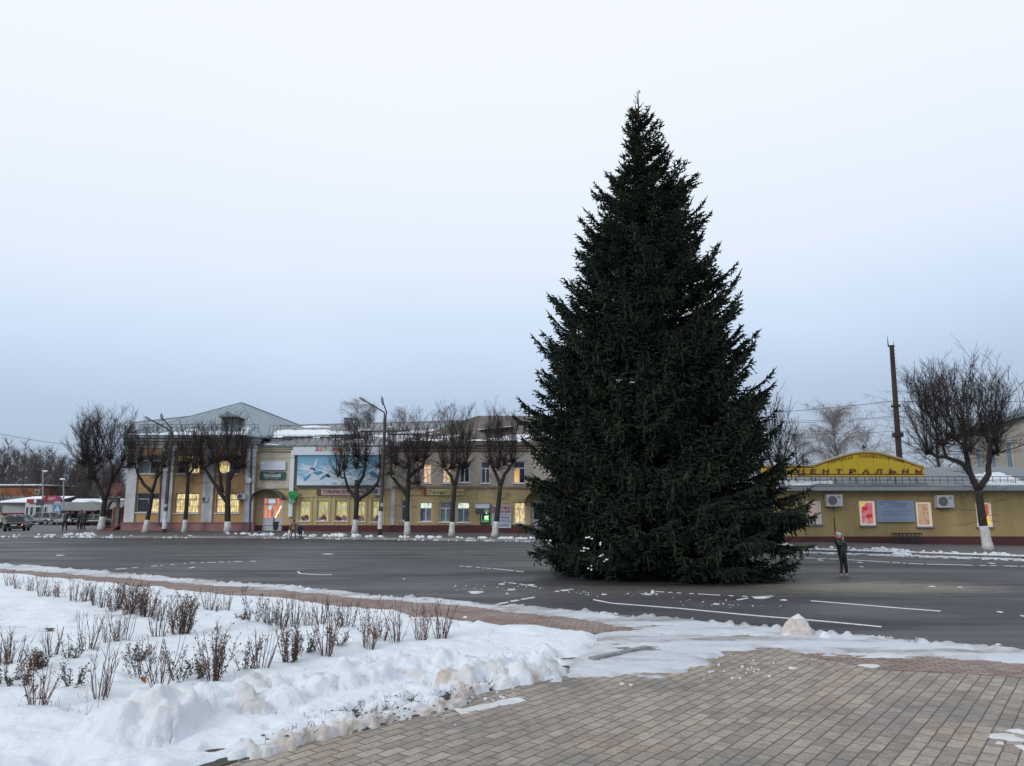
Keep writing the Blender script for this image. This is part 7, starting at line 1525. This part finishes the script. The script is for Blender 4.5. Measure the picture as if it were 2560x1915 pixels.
car('teal estate car half hidden behind the black sedan', 36, 1312, 172, (.14, .20, .22), 'hatch', Y=88)
car('pale hatchback parked right of the silver crossover', 160, 1313, 160, (.26, .275, .30), 'hatch')
car('dark-green car parked under the market canopy by the porch', 235, 1314, 176, (.045, .060, .060), 'sedan')

# ================================================================== PEOPLE
def figure(label, base, H, J, E, mats, rz=0, name='person', extra=None):
    """J: joint -> (x, y, z, r) for a body of height 1; E: (a, b, material index). One skinned surface."""
    T = empty(name, base, label, 'person', None, rz)
    names = list(J); me = bpy.data.meshes.new('body'); me.from_pydata([tuple(c * H for c in J[k][:3]) for k in names], [(names.index(a), names.index(b_)) for a, b_, _ in E], [])
    o = bpy.data.objects.new('tmp', me); COL.objects.link(o); o.modifiers.new('s', 'SKIN'); sb = o.modifiers.new('b', 'SUBSURF'); sb.levels = 2; sb.render_levels = 2
    for i, k in enumerate(names):
        r = J[k][3] * H; r2 = (J[k][4] if len(J[k]) > 4 else J[k][3]) * H; me.skin_vertices[0].data[i].radius = (r, r2)
    me.skin_vertices[0].data[names.index('pelvis')].use_root = True
    dg = bpy.context.evaluated_depsgraph_get(); m2 = bpy.data.meshes.new_from_object(o.evaluated_get(dg)); bpy.data.objects.remove(o)
    for mm in mats: m2.materials.append(mm)
    seg = [(Vector(J[a][:3]) * H, Vector(J[b_][:3]) * H, (J[a][3] + J[b_][3]) / 2 * H, mi) for a, b_, mi in E]
    for p in m2.polygons:
        c = p.center; best = None
        for a, b_, r, mi in seg:
            d = b_ - a; t_ = max(0, min(1, (c - a).dot(d) / max(d.dot(d), 1e-9))); q = (c - (a + d * t_)).length - r
            if best is None or q < best[0]: best = (q, mi)
        p.material_index = best[1]; p.use_smooth = True
    m2.name = 'body'; o2 = bpy.data.objects.new('body', m2); COL.objects.link(o2); o2.parent = T
    return T
def hand(J, E, key, p, d, up, mi, s=1.0):
    """palm plus five unequal, bent fingers as thin chains"""
    d = Vector(d).normalized(); up = Vector(up).normalized(); sd_ = d.cross(up).normalized(); p = Vector(p); J[key] = (*p, .017 * s)
    pm = p + d * .035 * s; J[key + 'p'] = (*pm, .017 * s, .012 * s); E.append((key, key + 'p', mi))
    for i, (o, l) in enumerate(((-.016, .030), (-.005, .036), (.006, .034), (.016, .027))):
        a = pm + d * .016 * s + sd_ * o * s; b_ = a + (d * .8 + up * .4) * l * .55 * s; c = b_ + (d * .4 + up * .8) * l * .5 * s
        J[key + 'a%d' % i] = (*a, .0052 * s); J[key + 'b%d' % i] = (*b_, .005 * s); J[key + 'c%d' % i] = (*c, .0042 * s); E += [(key + 'p', key + 'a%d' % i, mi), (key + 'a%d' % i, key + 'b%d' % i, mi), (key + 'b%d' % i, key + 'c%d' % i, mi)]
    a = p + sd_ * .018 * s + d * .012 * s; b_ = a + (sd_ * .5 + d * .7 + up * .3) * .026 * s; J[key + 't'] = (*a, .006 * s); J[key + 'u'] = (*b_, .005 * s); E += [(key, key + 't', mi), (key + 't', key + 'u', mi)]
SKIN = mat('skin', (.42, .25, .19), rough=.6); BLK = mat('jacket_black', (.022, .023, .028), rough=.55, var=.4, vs=14); TRO = mat('trousers_black', (.014, .014, .018), rough=.85); SHOE = mat('shoe_pink', (.38, .25, .25), rough=.6, var=.3, vs=30)
def face(T, c, H, yaw, ts=1):
    """eyes, nose, mouth and ears on the head; yaw 0 looks to +x"""
    f = Vector((math.cos(yaw), math.sin(yaw), 0)); s = Vector((-f.y, f.x, 0)); c = Vector(c) * H; r = .060 * H
    e = MB()
    MB().ell(c + f * r * 1.0 - Vector((0, 0, .010 * H)), (.010 * H, .010 * H, .016 * H), 8, 6).build('nose', SKIN, T, local=True)
    for k in (-1, 1):
        MB().ell(c + f * r * .86 + s * k * .022 * H + Vector((0, 0, .004 * H)), (.008 * H,) * 3, 6, 5).build('eye', mat('eye_dark', (.03, .02, .02)), T, local=True)
        MB().ell(c + s * k * r * .98, (.012 * H, .008 * H, .018 * H), 8, 5).build('ear', SKIN, T, local=True)
    MB().ell(c + f * r * .86 - Vector((0, 0, .034 * H)), (.008 * H, .018 * H, .006 * H), 8, 5).build('mouth', mat('lips', (.30, .09, .08)), T, local=True)
# the person by the spruce
zx = lambda a: (a - 620) / 918 / 1.53; zz = lambda b_: (1512 - b_) / 918 / 1.53
J = {'pelvis': (zx(635), 0, zz(830), .078, .06), 'waist': (zx(615), 0, zz(700), .112, .085), 'chest': (zx(590), 0, zz(520), .122, .09), 'sh': (zx(580), 0, zz(400), .088, .07), 'neck': (zx(560), 0, zz(330), .04), 'head': (zx(572), -.005, zz(262), .056, .060), 'crown': (zx(558), 0, zz(205), .054, .056),
     'hipl': (zx(580), 0, zz(900), .062), 'kneel': (zx(565), -.01, zz(1180), .047), 'anl': (zx(562), .005, zz(1400), .036), 'ftl': (zx(560), 0, zz(1470), .026), 'toel': (zx(505), -.055, zz(1488), .021),
     'hipr': (zx(700), 0, zz(900), .062), 'kneer': (zx(722), -.015, zz(1180), .047), 'anr': (zx(748), .01, zz(1400), .036), 'ftr': (zx(752), 0, zz(1470), .026), 'toer': (zx(700), -.06, zz(1490), .021),
     'shl': (zx(455), -.02, zz(385), .052), 'ell': (zx(515), -.11, zz(555), .047), 'wrl': (zx(628), -.09, zz(400), .034),
     'shr': (zx(710), 0, zz(450), .052), 'elr': (zx(785), .01, zz(600), .044), 'wrr': (zx(735), -.05, zz(690), .034)}
E = [('pelvis', 'waist', 0), ('waist', 'chest', 0), ('chest', 'sh', 0), ('sh', 'neck', 4), ('neck', 'head', 2), ('head', 'crown', 2), ('pelvis', 'hipl', 1), ('hipl', 'kneel', 1), ('kneel', 'anl', 1), ('anl', 'ftl', 3), ('ftl', 'toel', 3), ('pelvis', 'hipr', 1), ('hipr', 'kneer', 1), ('kneer', 'anr', 1), ('anr', 'ftr', 3), ('ftr', 'toer', 3),
     ('sh', 'shl', 0), ('shl', 'ell', 0), ('ell', 'wrl', 0), ('sh', 'shr', 0), ('shr', 'elr', 0), ('elr', 'wrr', 0)]
hand(J, E, 'hl', (zx(638), -.085, zz(370)), (.15, .1, 1), (-.2, .8, .2), 2); E.append(('wrl', 'hl', 2)); hand(J, E, 'hr', (zx(712), -.055, zz(715)), (-.4, 0, -1), (-.3, .6, 0), 2); E.append(('wrr', 'hr', 2))
PINKF = mat('hood_pink', (.50, .10, .13), rough=.9); g = G(2108, 1440); H = 1.53
p1 = figure('person in black jacket and trousers with pale knitted hat, one hand raised to the mouth', g, H, J, E, [BLK, TRO, SKIN, SHOE, PINKF])
face(p1, (zx(590), -.012, zz(265)), H, R(-35))
MB().ell((zx(555) * H, 0, zz(195) * H), (.098, .10, .085), 14, 8).ell((zx(510) * H, .01, zz(150) * H), (.055, .055, .05), 12, 7).build('knitted_hat', mat('hat_grey', (.42, .47, .50), rough=.95, var=.3, vs=25, bump=.5, bs=40), p1, local=True, smooth=True)
MB().ell((zx(492) * H, .03, zz(262) * H), (.088, .085, .060), 14, 8).ell((zx(540) * H, -.04, zz(285) * H), (.09, .07, .05), 12, 7).build('hood', PINKF, p1, local=True, smooth=True)
m = MB(); c0 = J['pelvis']; pts = [(zx(635) * H + .135 * math.cos(a), .10 * math.sin(a), zz(815) * H) for a in [k * .5236 for k in range(12)]]; pts2 = [(x, y, z - .05) for x, y, z in pts]
m.add(pts + pts2, [(i, (i + 1) % 12, 12 + (i + 1) % 12, 12 + i) for i in range(12)]); m.build('shirt_hem', mat('hem_red', (.16, .03, .05)), p1, local=True)
m = MB(); m.tube([(zx(488) * H, -.06, zz(840) * H), (zx(500) * H, -.075, zz(1180) * H), (zx(508) * H, -.05, zz(1390) * H)], .007, 5).build('side_stripe', mat('stripe_white', (.5, .5, .52)), p1, local=True)
m = MB(); m.tube([(zx(790) * H, -.02, zz(860) * H), (zx(775) * H, -.07, zz(1180) * H), (zx(790) * H, -.04, zz(1390) * H)], .005, 5).build('side_stripe', mat('stripe_white', (.5, .5, .52)), p1, local=True)

def generic(legs=.12, lean=0.0, arms=((-.16, .02, .60), (.16, -.02, .60)), coat=.0, wide=1.0, stride=0.0, yaw=0):
    w = wide; lx = lean
    J = {'pelvis': (0, 0, .50, .085 * w, .07 * w), 'waist': (lx * .35, 0, .61, .088 * w, .07), 'chest': (lx * .7, 0, .72, .10 * w, .075), 'sh': (lx * .9, 0, .80, .075 * w, .06), 'neck': (lx, 0, .85, .036), 'head': (lx * 1.12, 0, .905, .052), 'crown': (lx * 1.18, 0, .955, .048)}
    for s, k in ((-1, 'l'), (1, 'r')):
        f = stride * s; J.update({'hip' + k: (s * .05 * w + f * .1, 0, .47, .062 * w), 'kn' + k: (s * .06 + f * .55, -.02, .27, .045), 'an' + k: (s * .06 + f, .01 * s, .06, .030), 'to' + k: (s * .06 + f + (.03 if stride >= 0 else -.03), -.045, .018, .020)})
        a = arms[0 if s < 0 else 1]; J.update({'s' + k: (lx * .85 + s * .095 * w, 0, .79, .042 * w), 'e' + k: ((lx * .8 + s * .13 * w + a[0]) / 2 + s * .025, a[1] / 2 + .03, (.79 + a[2]) / 2, .036), 'w' + k: (a[0] + lx * .4, a[1], a[2], .026)})
    E = [('pelvis', 'waist', 0), ('waist', 'chest', 0), ('chest', 'sh', 0), ('sh', 'neck', 0), ('neck', 'head', 2), ('head', 'crown', 2)]
    for k in 'lr': E += [('pelvis', 'hip' + k, 1), ('hip' + k, 'kn' + k, 1), ('kn' + k, 'an' + k, 1), ('an' + k, 'to' + k, 3), ('sh', 's' + k, 0), ('s' + k, 'e' + k, 0), ('e' + k, 'w' + k, 0)]
    for k, s in (('l', -1), ('r', 1)):
        q = J['w' + k]; hand(J, E, 'h' + k, (q[0], q[1] - .004, q[2] - .025), (.0, -.05, -1), (-s * .6, -.4, 0), 2); E.append(('w' + k, 'h' + k, 2))
    return J, E
def coat_skirt(T, H, z0, z1, r0, r1, m, lx=0):
    mb = MB(); n = 18; V = []
    for (z, r, x) in ((z0, r0, 0), ((z0 + z1) / 2, (r0 + r1) / 2, lx * .3), (z1, r1, lx * .6)):
        for k in range(n): a = 2 * math.pi * k / n; V.append(((x + r * math.cos(a)) * H, r * .75 * math.sin(a) * H, z * H))
    F = [(j * n + i, j * n + (i + 1) % n, (j + 1) * n + (i + 1) % n, (j + 1) * n + i) for j in range(2) for i in range(n)] + [tuple(range(n))[::-1], tuple(range(2 * n, 3 * n))]
    mb.add(V, F); mb.build('coat', m, T, local=True, smooth=True)
def bag(px_, pos, w, h, label, m):
    x, y, z = pos; mb = MB(); V = []; n = 12
    for (zz_, k) in ((0, .8), (h * .3, 1.05), (h * .75, .95), (h, .55)):
        for i in range(n): a = 2 * math.pi * i / n; V.append((x + w * k * math.cos(a), y + w * .55 * k * math.sin(a), z - h + zz_))
    F = [(j * n + i, j * n + (i + 1) % n, (j + 1) * n + (i + 1) % n, (j + 1) * n + i) for j in range(3) for i in range(n)] + [tuple(range(n))[::-1], tuple(range(3 * n, 4 * n))]
    mb.add(V, F)
    T = empty('shopping_bag', (x, y, z - h), label, 'bag'); mb.build('sack', m, T, smooth=True); MB().tube([(x - w * .4, y, z - .01), (x - w * .15, y, z + .05), (x + w * .15, y, z + .05), (x + w * .4, y, z - .01)], .008, 5).build('handle', m, T)
TAN = mat('coat_tan', (.16, .115, .095), rough=.9, var=.5, vs=10); TANP = mat('trousers_tan', (.14, .095, .075), rough=.9, var=.3, vs=8); DSH = mat('shoe_dark', (.03, .025, .025)); BAGW = mat('bag_white', (.55, .60, .64), rough=.5)
g = G(733, 1347.5); H = 1.52; J, E = generic(arms=((-.20, -.03, .50), (.15, -.02, .50)), wide=1.05, stride=.055)
w_ = figure('woman in a brown patterned hooded coat walking with a white bag in her hand', g, H, J, E, [TAN, TANP, SKIN, DSH]); coat_skirt(w_, H, .42, .60, .125, .10, TAN)
MB().ell((0, .01, .925 * H), (.115, .11, .135), 14, 9, fn=lambda d: 1 + .35 * max(0, d[2]) ** 3).build('hood', mat('hood_tan', (.135, .10, .085), rough=1, var=.3, vs=12), w_, local=True, smooth=True); face(w_, (0, -.02, .905), H, R(-90))
bag(0, (g.x - .20 * H - .01, g.y - .03 * H, .43 * H), .10, .40, 'long white plastic bag in the hand of the walking woman', BAGW)
NAVY = mat('suit_navy', (.018, .035, .075), rough=.8, var=.3, vs=10); g = G(750.5, 1347); H = 1.08; J, E = generic(arms=((-.17, -.03, .48), (.18, -.02, .50)), wide=1.3, stride=.01)
c_ = figure('small child in a dark blue snowsuit and light blue hat beside the walking woman', g, H, J, E, [NAVY, NAVY, SKIN, DSH]); coat_skirt(c_, H, .36, .66, .15, .12, NAVY)
MB().ell((0, .005, .935 * H), (.095, .095, .10), 12, 8).build('hat', mat('hat_blue', (.10, .20, .36), rough=.9, var=.2, vs=15), c_, local=True, smooth=True); face(c_, (0, -.01, .89), H, R(-90))
bag(0, (g.x + .18 * H + .02, g.y - .03, .52 * H), .07, .22, 'small pale bag at the side of the little child', BAGW)
DK = mat('coat_dark', (.022, .024, .032), rough=.85, var=.3, vs=6); DG = mat('coat_dark_green', (.020, .028, .028), rough=.9, var=.3, vs=6); BRW = mat('jacket_brown', (.055, .045, .045), rough=.9, var=.4, vs=8); HAIRD = mat('hair_dark', (.03, .022, .018), rough=.9)
def at_side(px, py): return GS(px, py)
def scalp(T, H, lx, m, r=.064): MB().ell((lx * 1.18 * H, .012, .952 * H), (r * H, r * H, .050 * H), 12, 7).build('hair', m, T, local=True, smooth=True)
g = at_side(161, 1327.5); J, E = generic(arms=((.10, -.10, .55), (.20, -.03, .60)), lean=.10, stride=.03); m_ = figure('man in dark clothes leaning forward on the pavement near the crossing sign', g, 1.72, J, E, [DK, TRO, SKIN, DSH]); coat_skirt(m_, 1.72, .42, .60, .10, .10, DK); scalp(m_, 1.72, .10, HAIRD); face(m_, (.115, -.01, .905), 1.72, R(-30))
g = at_side(197.5, 1325); J, E = generic(arms=((-.05, -.12, .60), (.12, -.04, .52)), wide=1.1); m_ = figure('person in a brown jacket, left one of the couple facing us', g, 1.72, J, E, [BRW, TRO, SKIN, DSH]); coat_skirt(m_, 1.72, .38, .60, .12, .10, DG); scalp(m_, 1.72, 0, mat('hair_grey', (.20, .18, .17))); face(m_, (0, -.01, .905), 1.72, R(-90))
MB().ell((0, -.05, .83 * 1.72), (.06, .05, .04), 10, 6).build('scarf', mat('scarf_pale', (.35, .33, .34)), m_, local=True)
g = at_side(208, 1326); J, E = generic(arms=((-.14, -.05, .52), (.17, -.03, .50)), wide=1.2); m_ = figure('person in a wide black coat, right one of the couple facing us', g, 1.66, J, E, [DG, TRO, SKIN, DSH]); coat_skirt(m_, 1.66, .32, .62, .16, .12, DG); MB().ell((0, .015, .95 * 1.66), (.10, .10, .08), 12, 7).build('hat', mat('hat_pale', (.22, .19, .20), rough=.95), m_, local=True, smooth=True); face(m_, (0, -.01, .90), 1.66, R(-90))
g = at_side(1, 1324.5); J, E = generic(arms=((-.14, -.05, .52), (.15, -.08, .50)), wide=1.15); m_ = figure('person in a pale patterned jacket cut by the left edge of the picture', g, 1.68, J, E, [mat('jacket_pale', (.34, .36, .30), rough=.9, var=.5, vs=7), TRO, SKIN, DSH]); scalp(m_, 1.68, 0, HAIRD); face(m_, (0, -.01, .905), 1.68, R(-60))
